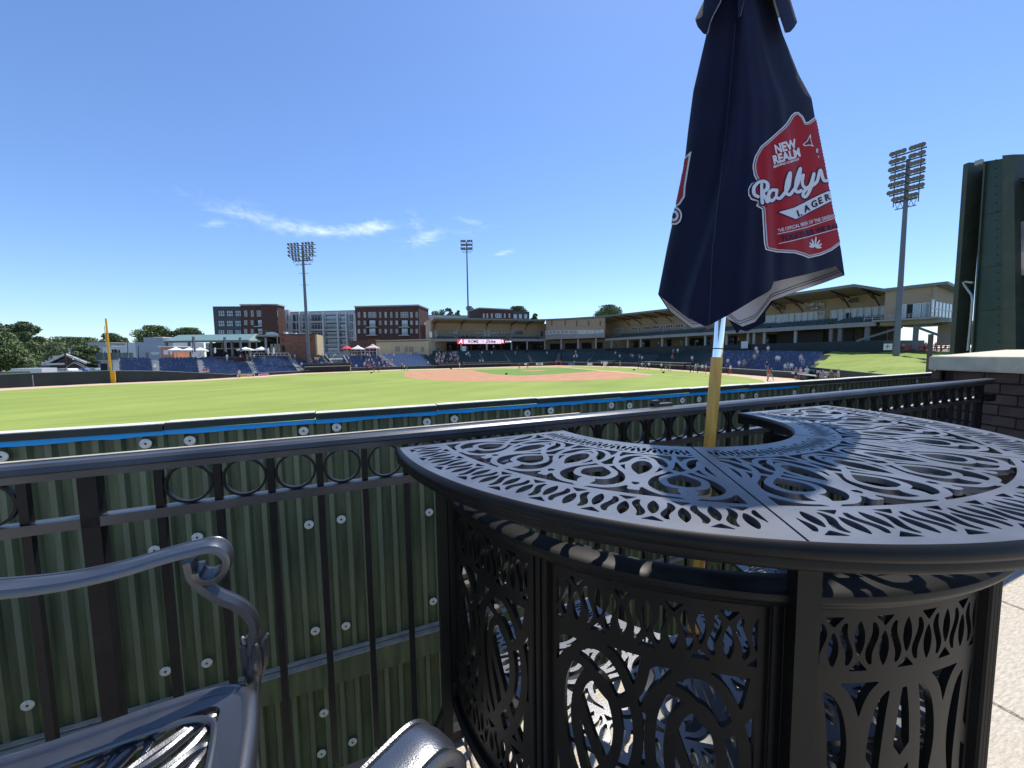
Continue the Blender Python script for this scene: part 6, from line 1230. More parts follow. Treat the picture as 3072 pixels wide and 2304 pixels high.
# ------------------------------------------------------------------ chairs
def make_chair():
    ch = thing('bar_chair', (0, 0, 0), 'x', 'chair', 'black cast aluminium bar chairs')
    X, Y = Vector((1, 0, 0)), Vector((0, 1, 0)); W2 = .285; SZ = .650
    # seat: frame plus scroll lattice, local x forward
    xs = np.arange(-.26, .2501, .0035); ys = np.arange(-.305, .3051, .0035); A_, B_ = np.meshgrid(xs, ys, indexing='ij')
    hwid = W2+.0-.10*np.clip(-A_, 0, 1)*.6; e = np.minimum(np.minimum(A_+.25, .24-A_), hwid-np.abs(B_))
    cr = np.where((A_ > .17) & (np.abs(B_) > hwid-.07), .07-np.hypot(A_-.17, np.abs(B_)-(hwid-.07)), e); e = np.minimum(e, cr)
    F = np.minimum(e, .046-e)
    m_ = MB(); plate(m_, F, xs, ys, lambda x, y, h: Vector((x, y, SZ-.010*math.cos(x*9)*math.cos(y*5)+h)), .014); m_.build('seat_border', 'chair', parent=ch, fixn=False)
    m_ = MB(); zf_ = lambda x, y: SZ-.014-.004*math.cos(x*9)
    for k in range(-5, 6):
        o = k*.062
        for w_, q in ((.0105, [(-.215, -.21+o), (-.13, -.155+o), (-.05, -.06+o), (.02, -.02+o), (.08, .055+o), (.15, .10+o), (.185, .155+o)]), (.009, [(-.12, -.15+o), (-.03, -.125+o), (.03, -.075+o), (.045, -.02+o), (.02, -.005+o)]), (.009, [(.02, -.02+o), (.10, -.01+o), (.16, .035+o), (.19, .04+o)]), (.008, [(.085, .06+o), (.09, .10+o), (.06, .12+o), (.03, .10+o)])):
            pts = [p for p in catmull(q, 5) if abs(p.y) < .250 and -.222 < p.x < .212]
            if len(pts) > 4: m_.tube([(p.x, p.y, zf_(p.x, p.y)) for p in pts], [w_*(.5+.5*min(1, min(i, len(pts)-1-i)/2.)) for i in range(len(pts))], 8, flat=1.)
    m_.build('seat_scrollwork', 'chair', parent=ch, smooth=True)
    # rounded frame around the seat
    m_ = MB(); out = [(-.25, -W2+.015), (-.05, -W2), (.15, -W2), (.225, -W2+.03), (.243, -W2+.10), (.245, 0), (.243, W2-.10), (.225, W2-.03), (.15, W2), (-.05, W2), (-.25, W2-.015), (-.255, 0)]
    pp = catmull([(*p, SZ-.012) for p in out+out[:2]], 6); pp = pp[:len(out)*6+1]; m_.tube(pp, .019, 12, flat=.8); m_.build('seat_frame', 'chair', parent=ch, smooth=True)
    m_ = MB(); inn = [(p[0]*.80, p[1]*.80, SZ-.001) for p in out]; pp = catmull(inn+inn[:2], 6)[:len(inn)*6+1]; m_.tube(pp, .006, 8); m_.build('seat_bead', 'chair', parent=ch, smooth=True)
    for s in (-1, 1):
        y = s*(W2+.012)
        # arm ribbon with curled front
        c2 = [(-.29, .985), (-.20, .972), (-.12, .950), (-.03, .936), (.05, .936), (.11, .944), (.155, .948)]
        cx, cz, r = .178, .906, .043
        curl = [(cx+ (r-.0032*i)*math.sin(t), cz+(r-.0032*i)*math.cos(t)) for i, t in enumerate(np.linspace(.25, 4.7, 9))]
        path = catmull([(p[0], 0, p[1]) for p in c2+curl], 5); fr = []
        for i, p in enumerate(path):
            d = (path[min(i+1, len(path)-1)]-path[max(i-1, 0)]).normalized(); nz = Vector((-d.z, 0, d.x)); fr.append((Vector((p.x, y, p.z)), Y, nz))
        prof = [(-.028, -.008), (-.028, .000), (-.0255, .004), (-.0225, .003), (-.0205, -.0015), (-.0185, .003), (-.009, .0055), (.009, .0055), (.0185, .003), (.0205, -.0015), (.0225, .003), (.0255, .004), (.028, .000), (.028, -.008), (.015, -.010), (-.015, -.010)]
        m_ = MB(); m_.sweep(prof, fr); m_.build('arm', 'chair', parent=ch, smooth=True)
        sup = catmull([(.150, y, .925), (.156, y, .888), (.184, y, .845), (.225, y, .805), (.246, y, .765), (.242, y, .715), (.238, y-s*.002, .64)], 6)
        fr = []
        for i, p in enumerate(sup):
            d = (sup[min(i+1, len(sup)-1)]-sup[max(i-1, 0)]).normalized(); fr.append((p, Y, Vector((-d.z, 0, d.x))))
        pr = [(-.017, -.008), (-.017, .004), (-.012, .009), (-.009, .005), (-.004, .010), (.004, .010), (.009, .005), (.012, .009), (.017, .004), (.017, -.008), (0, -.013)]
        m_ = MB(); m_.sweep(pr, fr); m_.build('arm_support', 'chair', parent=ch, smooth=True)
        lg = catmull([(.240, y, .700), (.238, y, .63), (.226, y, .50), (.232, y, .30), (.250, y, .10), (.268, y, .012)], 6); n = len(lg)
        m_ = MB(); m_.tube(lg, [.019-.006*math.sin(math.pi*min(1, i/n*1.2))+(.004 if i > n-3 else 0) for i in range(n)], 12); m_.build('leg', 'chair', parent=ch, smooth=True)
        m_ = MB()
        for t in range(5):                          # acanthus collar
            a = t*2*math.pi/5; c = Vector((.243, y, .705)); q = [c+Vector((math.cos(a)*r_, math.sin(a)*r_, z_)) for r_, z_ in ((.010, -.070), (.014, -.045), (.016, -.012), (.018, .010), (.027, .020))]; m_.tube(q, [.004, .010, .011, .007, .003], 6)
        m_.build('leaf_collar', 'chair', parent=ch, smooth=True)
        lg = catmull([(-.25, s*.21, .70), (-.27, s*.215, .45), (-.31, s*.22, .20), (-.37, s*.225, .012)], 6); m_ = MB(); m_.tube(lg, .016, 10); m_.build('leg', 'chair', parent=ch, smooth=True)
        bk_ = catmull([(-.25, s*.215, .69), (-.285, s*.22, .85), (-.31, s*.22, 1.0), (-.33, s*.17, 1.10), (-.335, 0, 1.14)], 6); m_ = MB(); m_.tube(bk_, .016, 10); m_.build('back_frame', 'chair', parent=ch, smooth=True)
        m_ = MB(); m_.tube([(.232, y, .27), (-.30, s*.22, .27)], .010, 8); m_.build('stretcher', 'chair', parent=ch, smooth=True)
    m_ = MB(); m_.tube([(.232, -W2-.01, .27), (.232, W2+.01, .27)], .012, 8); m_.build('foot_rail', 'chair', parent=ch, smooth=True)
    m_ = MB()
    for k in (-.12, -.06, 0, .06, .12): m_.tube([tuple(p) for p in catmull([(-.262, k, .69), (-.285, k+.02, .82), (-.305, k-.02, .96), (-.33, k*.6, 1.11)], 5)], .007, 6)
    m_.build('back_splats', 'chair', parent=ch, smooth=True)
    return ch
def camxy(X, Z): p = RGT*X+FWD*Z; return Vector((p.x, p.y, 0))
ch1 = make_chair(); ch1['label'] = 'black scrollwork chair at the left, its seat and far arm beside the railing'
ch2 = copy_tree(ch1); ch2['label'] = 'black chair of which only the rounded end of one arm shows at the bottom edge'
f1 = Vector((.88, .475)).normalized()
def place_chair(o, arm_tip, fx, fz, side):   # arm_tip (X,Z) of the scroll, f = forward in camera ground frame; side +1 = the far (left) arm
    f = Vector((fx, fz)).normalized(); lf = Vector((-f.y, f.x)); loc = Vector(arm_tip)-f*.180-lf*(side*.297); fw = RGT*f.x+FWD*f.y
    p = camxy(loc.x, loc.y); o.location = (p.x, p.y, 0); o.rotation_euler = (0, 0, math.atan2(fw.y, fw.x))
place_chair(ch1, (-.615, .745), .88, .475, 1)
place_chair(ch2, (-.094, .337), .62, .78, 1)

# ------------------------------------------------------------------ folded umbrella
PB = Vector((1.092, .97, 0)); PT = Vector((1.092+.0835*3.05, .97, 3.05))
um = thing('umbrella', PB, 'folded navy umbrella with red beer label on a yellow wooden pole', 'umbrella')
def pole_at(z): return PB.lerp(PT, z/3.05)
zc = at(2160, 960, 1.37).z; zq = at(2150, 1072, 1.37).z
m_ = MB(); m_.tube([pole_at(.0), pole_at(zq)], .0192, 24); m_.build('pole', 'wood', parent=um, smooth=True)
m_ = MB(); m_.tube([pole_at(zq), pole_at(zc+.25)], .0172, 24); m_.build('chrome_sleeve', 'chrome', parent=um, smooth=True)
m_ = MB(); m_.tube([pole_at(zq+.028), pole_at(zq+.032)], .0178, 24); m_.build('sleeve_ring', 'bolt', parent=um, smooth=True)
m_ = MB(); m_.tube([pole_at(zc+.02), pole_at(zc+.10)], .030, 20); m_.build('wooden_hub', 'wood', parent=um, smooth=True)
m_ = MB(); m_.tube([pole_at(0), pole_at(.01), pole_at(.05), pole_at(.08), pole_at(.30)], [.21, .21, .18, .035, .03], 32); m_.build('base', 'black', parent=um, smooth=True)
ZP = 1.37
SIL_L = [(-700, 2170), (-500, 2158), (-200, 2140), (0, 2133), (104, 2119), (271, 2080), (392, 2064), (500, 2052), (649, 2021), (748, 2000), (883, 1974), (990, 1960)]
SIL_R = [(-700, 2225), (-500, 2245), (-200, 2285), (0, 2318), (102, 2348), (223, 2396), (295, 2435), (347, 2444), (500, 2474), (616, 2494), (748, 2523), (825, 2534), (990, 2552)]
FH = [(-1, 883), (-.85, 914), (-.70, 947), (-.49, 978), (-.45, 977), (-.26, 947), (.03, 897), (.195, 871), (.215, 846), (.6, 822), (.925, 798), (.97, 810), (1, 825)]
BH = [(-1, 883), (-.86, 934), (-.62, 984), (-.45, 976), (-.30, 945), (-.14, 984), (.03, 966), (.12, 934), (.2, 903), (.45, 877), (.75, 850), (1, 825)]
YT = -112
def canopy_pt(u, t, hem_f, hem_b, inset=0., top=YT, ripf=1., sl=SIL_L, sr=SIL_R, bdep=.62):
    a = 2*math.pi*u; c = -math.cos(a); s = -math.sin(a)              # s < 0: towards the deck
    yh = interp(hem_f if u <= .5 else hem_b, c); y = top+(yh-top)*t
    xl, xr = interp(sl, y), interp(sr, y); hw_ = (xr-xl)/2-inset*FPX/ZP; A_ = hw_*ZP/FPX
    sq = max(0, min(1, (y-top)/55.))**.5; hw_ *= .25+.75*sq; A_ *= .25+.75*sq
    tt = max(0, min(1, (y+60)/960)); rip = 0.; sm = lambda x: 1/(1+math.exp(-max(-40, min(40, x))))
    if u <= .5:
        k1 = -.02-.68*tt; k2 = .42+.24*tt; amp = .016+.060*tt
        rip += (sm((c-k1)*55)-.5)*amp*1.5-(sm((c-k2)*55)-.5)*amp*1.2-max(0, c-k1)*amp*.7
        if y > 380: st_ = min(1, (y-380)/260); rip += st_*.045*(1-sm((c-.205)*70))*(c+1)
        rip += (.006*math.sin(c*13+y*.004)+.009*math.sin(c*6+1)+.0045*math.sin(c*23+y*.006+1.5*math.sin(c*4)))*tt; rip *= ripf*abs(s)**.5; rip = max(rip, -.55*abs(s)*A_*bdep)
    else: rip = -(.02*tt)*math.sin(c*9+2)
    return at((xl+xr)/2+c*hw_, y, ZP+s*A_*bdep-rip)
NU, NV = 220, 90
def shell(name, m, inset, flip, parent, **k):
    us_ = [i/NU for i in range(NU)]
    m_ = MB(); vs = [canopy_pt(u, j/NV, FH, BH, inset, **k) for j in range(NV+1) for u in us_]
    fs = [(j*NU+i, j*NU+(i+1) % NU, (j+1)*NU+(i+1) % NU, (j+1)*NU+i) for j in range(NV) for i in range(NU)]
    if flip: fs = [f[::-1] for f in fs]
    m_.add(vs, fs); o = m_.build(name, m, parent=parent, smooth='all', fixn=False); return o, vs, fs
can, cvs, cfs = shell('canopy', 'navy', 0, False, um)
lin, lvs, lfs = shell('lining', 'lining', .005, True, um)
# hem edge between the two shells
m_ = MB(); o = NV*NU; vs = [cvs[o+i] for i in range(NU)]+[lvs[o+i]-UP*.0 for i in range(NU)]; m_.add(vs, [(i, (i+1) % NU, NU+(i+1) % NU, NU+i) for i in range(NU)]); m_.build('hem', 'navy', parent=um, fixn=False)
bvh = BVHTree.FromPolygons([tuple(v) for v in cvs], cfs)
# stitched lines on the lining
for inner in (.012, .020):
    for a, b in ((.52, .70), (.70, .98)):
        m_ = MB(); n = 60; vs = []
        for i in range(n+1):
            u = a+(b-a)*i/n
            for e in (0, .0025):
                yh = interp(BH, -math.cos(2*math.pi*u)); t = 1-(inner+e)*900/(yh-YT); p = canopy_pt(u, t, FH, BH, .007); vs.append(p)
        m_.add(vs, [(2*i, 2*i+2, 2*i+3, 2*i+1) for i in range(n)]); m_.build('stitch_line', 'thread', parent=um, fixn=False)
# back flaps of the folded cloth hanging lower
def flap(name, pts, Zf, th, m):
    m_ = MB(); f = [at(x, y, Zf+dz) for x, y, dz in pts]; n = len(f); m_.add([*f, *[p+FWD*th for p in f]], [tuple(range(n)), tuple(range(n, 2*n))[::-1]]+[(i, (i+1) % n, n+(i+1) % n, n+i) for i in range(n)]); m_.build(name, m, parent=um, fixn=False)
flap('folded_flap', [(2330, 845, 0), (2420, 838, 0), (2516, 800, 0), (2534, 826, .0), (2468, 848, .01), (2430, 862, .02), (2400, 872, .03), (2340, 893, .04), (2320, 905, .05), (2297, 935, .05), (2296, 966, .06), (2245, 993, .07), (2215, 984, .07), (2240, 960, .06), (2290, 915, .05)], 1.62, .02, 'navy')
flap('folded_flap', [(2190, 960, 0), (2228, 980, .01), (2213, 999, .02), (2207, 985, .01)], 1.44, .008, 'navy')
# vent skirt at the top
VL = [(-700, 2170), (-300, 2135), (-100, 2118), (0, 2112), (60, 2084), (110, 2078)]; VR = [(-700, 2225), (-300, 2290), (-100, 2340), (0, 2372), (66, 2392), (110, 2398)]
VF = [(-1, 56), (-.93, 80), (-.80, 102), (-.74, 104), (-.70, 60), (-.55, -40), (-.3, -70), (.17-.35, -60), (-.16, 52), (-.12, 50), (.0, -60), (.4, -80), (.62, -40), (.70, 55), (.76, 99), (.84, 96), (.93, 82), (1, 66)]
VB = [(-1, 56), (-.8, 70), (-.5, 20), (0, -20), (.5, 30), (.62, 58), (.75, 40), (1, 66)]
m_ = MB(); NU2, NV2 = 160, 30; vs = [canopy_pt(i/NU2, j/NV2, VF, VB, 0, -108, 0., VL, VR, .8) for j in range(NV2+1) for i in range(NU2)]; m_.add(vs, [(j*NU2+i, j*NU2+(i+1) % NU2, (j+1)*NU2+(i+1) % NU2, (j+1)*NU2+i) for j in range(NV2) for i in range(NU2)]); m_.build('vent_skirt', 'navy', parent=um, smooth='all', fixn=False)
m_ = MB(); vs = [canopy_pt(i/NU2, j/NV2, VF, VB, .006, -108, 0., VL, VR, .8) for j in range(NV2+1) for i in range(NU2)]; m_.add(vs, [(j*NU2+i, (j+1)*NU2+i, (j+1)*NU2+(i+1) % NU2, j*NU2+(i+1) % NU2) for j in range(NV2) for i in range(NU2)]); m_.build('vent_lining', 'lining', parent=um, smooth='all', fixn=False)
m_ = MB(); m_.tube([pole_at(2.52), pole_at(2.66), pole_at(2.70)], [.03, .03, .01], 14); m_.build('finial', 'wood', parent=um, smooth=True)

# printed label and seams, cast onto the cloth
def onto(px, py, off):
    d = ray(px, py).normalized(); h, n, i, dist = bvh.ray_cast(EYE, d)
    if h is None: return None
    if n.dot(d) > 0: n = -n
    return h+n*off
def decal(name, F, xs, ys, m, off, parent):
    V, fs, sg = march(F, xs, ys); P = [onto(x, y, off) for x, y in V]; ok = [i for i, p in enumerate(P) if p is not None]
    keep = []
    for f in fs:
        q = [P[i] for i in f]
        if any(p is None for p in q): continue
        if max((a-b).length for a in q for b in q) > .03: continue
        keep.append(f)
    used = sorted({i for f in keep for i in f}); mp_ = {j: i for i, j in enumerate(used)}
    if not used: return
    m_ = MB(); m_.add([P[i] for i in used], [tuple(mp_[i] for i in f) for f in keep]); return m_.build(name, m, parent=parent, fixn=False, smooth='all')
xs = np.arange(2040, 2240, 1.5); ys = np.arange(60, 985, 3.); XX, YY = np.meshgrid(xs, ys, indexing='ij')
decal('seam', 1.5-seg_dist(XX, YY, [(2206, 70), (2176, 420), (2162, 550), (2137, 748), (2128, 975)]), xs, ys, 'seam', .0012, um)
LP = [(2394, 337), (2408, 350), (2416, 368), (2424, 366), (2444, 351), (2470, 345), (2620, 345), (2620, 700), (2517, 735), (2494, 752), (2460, 767), (2424, 775), (2407, 768), (2381, 760), (2331, 758), (2295, 750), (2291, 732), (2288, 682), (2285, 629), (2267, 619), (2273, 606), (2252, 600), (2244, 585), (2244, 568), (2252, 552), (2268, 543), (2260, 526), (2257, 506), (2257, 494), (2263, 470), (2281, 440), (2312, 413), (2336, 392), (2357, 371), (2372, 347), (2382, 338)]
xs = np.arange(2236, 2560, 2.); ys = np.arange(330, 782, 2.); XX, YY = np.meshgrid(xs, ys, indexing='ij'); D = poly_sd(XX, YY, LP)
decal('label_outline', D, xs, ys, 'printwhite', .0015, um); decal('label_thin_line', D-3.6, xs, ys, 'darkred', .0022, um); decal('label_silver_line', D-5.4, xs, ys, 'silver', .0029, um); decal('label_red_field', D-8.6, xs, ys, 'red', .0036, um)
# script word, strokes in photo zoom units
def Bp(p): return (1950+p[0]/3.0167, 450+p[1]/3.0167)
RAL = [[(1000, 325), (1000, 410), (1006, 492)], [(1018, 294), (965, 306), (928, 352), (930, 412), (968, 434)], [(1018, 294), (1046, 312), (1044, 362), (1006, 398)], [(1006, 398), (1030, 440), (1046, 478)],
       [(1128, 372), (1080, 372), (1054, 425), (1078, 466), (1122, 432), (1135, 372)], [(1135, 372), (1128, 430), (1160, 448), (1190, 418)], [(1190, 418), (1238, 340), (1252, 215), (1222, 300), (1216, 392), (1245, 412), (1268, 390)],
       [(1268, 390), (1325, 300), (1345, 175), (1308, 270), (1300, 372), (1330, 386), (1350, 372)], [(1372, 235), (1362, 305), (1385, 348), (1432, 330), (1468, 222)], [(1468, 222), (1440, 350), (1395, 428), (1366, 412), (1400, 360), (1490, 300), (1525, 190), (1560, 285), (1640, 270), (1640, 370)]]
Dr = np.full(XX.shape, 1e3)
for s in RAL: Dr = np.minimum(Dr, seg_dist(XX, YY, [(p.x, p.y) for p in catmull([Bp(q) for q in s], 5)]))
decal('script_shadow', 8.3-Dr, xs, ys, 'printnavy', .0043, um); decal('script_letters', 4.7-Dr, xs, ys, 'printwhite', .0052, um)
LG = [Bp(p) for p in ((1150, 572), (1302, 632), (1480, 540), (1690, 435), (1690, 352), (1580, 385), (1500, 422), (1290, 528))]; Dl = poly_sd(XX, YY, LG)
decal('banner_edge', Dl+3.2, xs, ys, 'printnavy', .0043, um); decal('banner_field', Dl, xs, ys, 'printwhite', .0052, um)
def ctext(s, x, y, size, ang, m, off, bold=0., shear=0., sx=1., name='letters'):
    vs, fs = text_mesh(s, size*1.38, bold, shear); ca, sa = math.cos(ang), math.sin(ang)
    P = [onto(x+(vx*sx)*ca-vy*sa*-1*-1, y-((vx*sx)*sa+vy*ca), off) for vx, vy in vs]
    keep = [f for f in fs if all(P[i] is not None for i in f)]
    if not keep: return
    used = sorted({i for f in keep for i in f}); mp_ = {j: i for i, j in enumerate(used)}; m_ = MB(); m_.add([P[i] for i in used], [tuple(mp_[i] for i in f) for f in keep]); m_.build(name, m, parent=um, fixn=False)
A = R_(17.5)
ctext('NEW', 2350, 444, 26, A, 'printwhite', .0050, 1.6, .1, .78); ctext('REALM', 2354, 473, 25, A, 'printwhite', .0050, 1.6, .1, .82); ctext('BREWING COMPANY', 2354, 492, 6.5, R_(18), 'printwhite', .0050, .35, 0, .95)
for ch_, x, y in (('L', 1327, 583), ('A', 1398, 540), ('G', 1467, 500), ('E', 1520, 470), ('R', 1582, 440)): q = Bp((x, y)); ctext(ch_, q[0], q[1], 19, R_(24), 'printnavy', .0062, 1.0, .15)
q = Bp((1425, 664)); ctext('THE OFFICIAL BEER OF THE GREENVILLE', q[0], q[1], 10.5, R_(15.5), 'printwhite', .0050, .25, 0, .74)
q = Bp((1470, 745)); ctext('TOGETHER WE RALLY', q[0], q[1], 17, R_(13.5), 'printnavy', .0050, .5, 0, .84)
Dt = np.minimum(seg_dist(XX, YY, [Bp(p) for p in ((1140, 770), (1400, 706), (1660, 620))]), seg_dist(XX, YY, [Bp(p) for p in ((1152, 856), (1420, 790), (1690, 714))])); xs1 = np.arange(2300, 2530, 1.); 
decal('thin_rules', 1.1-Dt, xs, ys, 'printwhite', .0050, um)
c0 = Bp((1476, 892)); Dp = np.full(XX.shape, -1e3)
for i, (a, l) in enumerate(((-78, 17), (-52, 21), (-26, 26), (0, 32), (26, 26), (52, 22), (78, 18))):
    a = R_(a+6); ux, uy = math.sin(a), -math.cos(a); tX = (XX-c0[0])*ux+(YY-c0[1])*uy; tY = -(XX-c0[0])*uy+(YY-c0[1])*ux; m0 = (tX-3)/l
    Dp = np.maximum(Dp, np.where((m0 > 0) & (m0 < 1), 3.9*np.sqrt(np.clip(m0*(1-m0)*2.2*(m0+.25), 0, 1))-np.abs(tY), -2))
decal('petal_mark', Dp, xs, ys, 'printwhite', .0050, um)
def Ap(p): return (1950+p[0]/3.318, p[1]/3.318)
bird = poly_sd(XX, YY, [Ap(p) for p in ((1502, 1446), (1545, 1412), (1560, 1380), (1582, 1338), (1585, 1395), (1600, 1450), (1620, 1470), (1572, 1458), (1520, 1464))]); decal('bird_mark', bird, xs, ys, 'printwhite', .0050, um); decal('bird_shade', bird-2.6, xs, ys, 'darkred', .0058, um)
ctext('E', 2446, 455, 11, 0, 'printwhite', .005, .5); ctext('Y', 2450, 474, 7, 0, 'printwhite', .005, .2)
Dk = seg_dist(XX, YY, [Ap((1443, 1310)), Ap((1475, 1480)), Ap((1490, 1600))]); 
xl = np.arange(1996, 2090, 1.6); yl = np.arange(440, 700, 1.6); XL_, YL_ = np.meshgrid(xl, yl, indexing='ij')
DL = poly_sd(XL_, YL_, [(2030, 470), (2056, 474), (2074, 456), (2071, 470), (2066, 500), (2056, 560), (2054, 590), (2040, 612), (2000, 640), (2000, 470)])
decal('label_outline', DL+1.5, xl, yl, 'printwhite', .0015, um); decal('label_red_field', DL-3.5, xl, yl, 'red', .0030, um)
Dc = np.hypot((XL_-2026), (YL_-648)*.8); decal('round_mark_edge', 22-Dc, xl, yl, 'printwhite', .0036, um); decal('round_mark_ring', 17.5-Dc, xl, yl, 'darkred', .0044, um); decal('round_mark_inner', 13.5-Dc, xl, yl, 'printwhite', .0052, um); decal('round_mark_centre', 7-Dc, xl, yl, 'printnavy', .006, um)

# ------------------------------------------------------------------ people
def person_mesh(pose):
    if pose == 'stand': J = [((0, 0, .93), .13), ((0, 0, 1.15), .125), ((0, 0, 1.36), .14), ((0, 0, 1.47), .055), ((0, 0, 1.56), .085), ((0, 0, 1.68), .095), ((.10, 0, .86), .095), ((.11, .02, .48), .06), ((.11, -.02, .10), .045), ((.11, .14, .04), .04), ((-.10, 0, .86), .095), ((-.11, -.02, .48), .06), ((-.12, -.06, .10), .045), ((-.12, .10, .04), .04), ((.19, 0, 1.38), .06), ((.25, -.03, 1.12), .045), ((.24, .08, .88), .035), ((-.19, 0, 1.38), .06), ((-.26, -.02, 1.12), .045), ((-.24, .06, .88), .035)]
    elif pose == 'walk': J = [((0, 0, .92), .13), ((0, .02, 1.15), .125), ((0, .03, 1.35), .14), ((0, .05, 1.46), .055), ((0, .07, 1.55), .085), ((0, .08, 1.67), .095), ((.10, .05, .85), .095), ((.10, .22, .50), .06), ((.10, .30, .12), .045), ((.10, .44, .05), .04), ((-.10, -.03, .85), .095), ((-.10, -.12, .48), .06), ((-.10, -.38, .14), .045), ((-.10, -.28, .05), .04), ((.19, .02, 1.37), .06), ((.25, -.12, 1.14), .045), ((.24, -.16, .92), .035), ((-.19, .02, 1.37), .06), ((-.25, .12, 1.14), .045), ((-.22, .30, 1.0), .035)]
    else: J = [((0, -.05, .50), .14), ((0, -.08, .72), .13), ((0, -.08, .92), .14), ((0, -.06, 1.02), .055), ((0, -.04, 1.12), .085), ((0, -.03, 1.24), .095), ((.10, .10, .50), .095), ((.12, .42, .50), .065), ((.12, .42, .10), .045), ((.12, .55, .04), .04), ((-.10, .10, .50), .095), ((-.12, .42, .50), .065), ((-.12, .42, .10), .045), ((-.12, .55, .04), .04), ((.19, -.06, .94), .06), ((.25, .0, .70), .045), ((.15, .22, .62), .035), ((-.19, -.06, .94), .06), ((-.25, .0, .70), .045), ((-.15, .22, .62), .035)]
    E_ = [(0, 1), (1, 2), (2, 3), (3, 4), (4, 5), (0, 6), (6, 7), (7, 8), (8, 9), (0, 10), (10, 11), (11, 12), (12, 13), (2, 14), (14, 15), (15, 16), (2, 17), (17, 18), (18, 19)]
    me = bpy.data.meshes.new('p'); me.from_pydata([j[0] for j in J], E_, []); o = bpy.data.objects.new('p', me); COL.objects.link(o); md = o.modifiers.new('s', 'SKIN'); md.use_smooth_shade = True
    for i, (p, r) in enumerate(J): me.skin_vertices[0].data[i].radius = (r, r*.82); me.skin_vertices[0].data[i].use_root = (i == 0)
    sb_ = o.modifiers.new('b', 'SUBSURF'); sb_.levels = 1; dg = bpy.context.evaluated_depsgraph_get(); dg.update(); out = bpy.data.meshes.new_from_object(o.evaluated_get(dg)); bpy.data.objects.remove(o); return out
PM = {p: person_mesh(p) for p in ('stand', 'walk', 'sit')}; PMC = {}
def person(px, py, Z, pose, shirt, pants, label, hat=None, face=None, zbase=None, group=None):
    key = (pose, shirt, pants, hat)
    if key not in PMC:
        me = PM[pose].copy(); me.materials.clear(); sit = pose == 'sit'
        for m in (shirt, pants, 'skin', hat or 'hair', 'blackc'): me.materials.append(MAT[m])
        for f in me.polygons:
            x, y, z = f.center; hz = 1.22 if sit else 1.665; nz_ = 1.0 if sit else 1.44; wz = .56 if sit else .92
            if z > hz or (z > nz_+.06 and y < (-.08 if sit else -.03)): mi = 3
            elif z > nz_: mi = 2
            elif abs(x) > .205 and z < nz_-.18 and z > (.4 if sit else .7): mi = 2
            elif z > wz and not (sit and y > .12): mi = 0
            elif z < .09: mi = 4
            elif (not sit and z < .5 and pants in ('khaki', 'navyc', 'greyc')) or (sit and z < .42): mi = 2
            else: mi = 1
            f.material_index = mi; f.use_smooth = True
        PMC[key] = me
    o = bpy.data.objects.new('person', PMC[key]); COL.objects.link(o); B = at(px, py, Z); o.location = (B.x, B.y, B.z if zbase is None else zbase)
    a = random.uniform(0, 6.28) if face is None else face; o.rotation_euler = (0, 0, a); s = random.uniform(.93, 1.04); o.scale = (s, s, s)
    return tag(o, label, 'person', group)
def onfield(px, py, *a, **k):
    b = gp(px, py); return person(px, py, depth(b), *a, zbase=FIELD, **k)
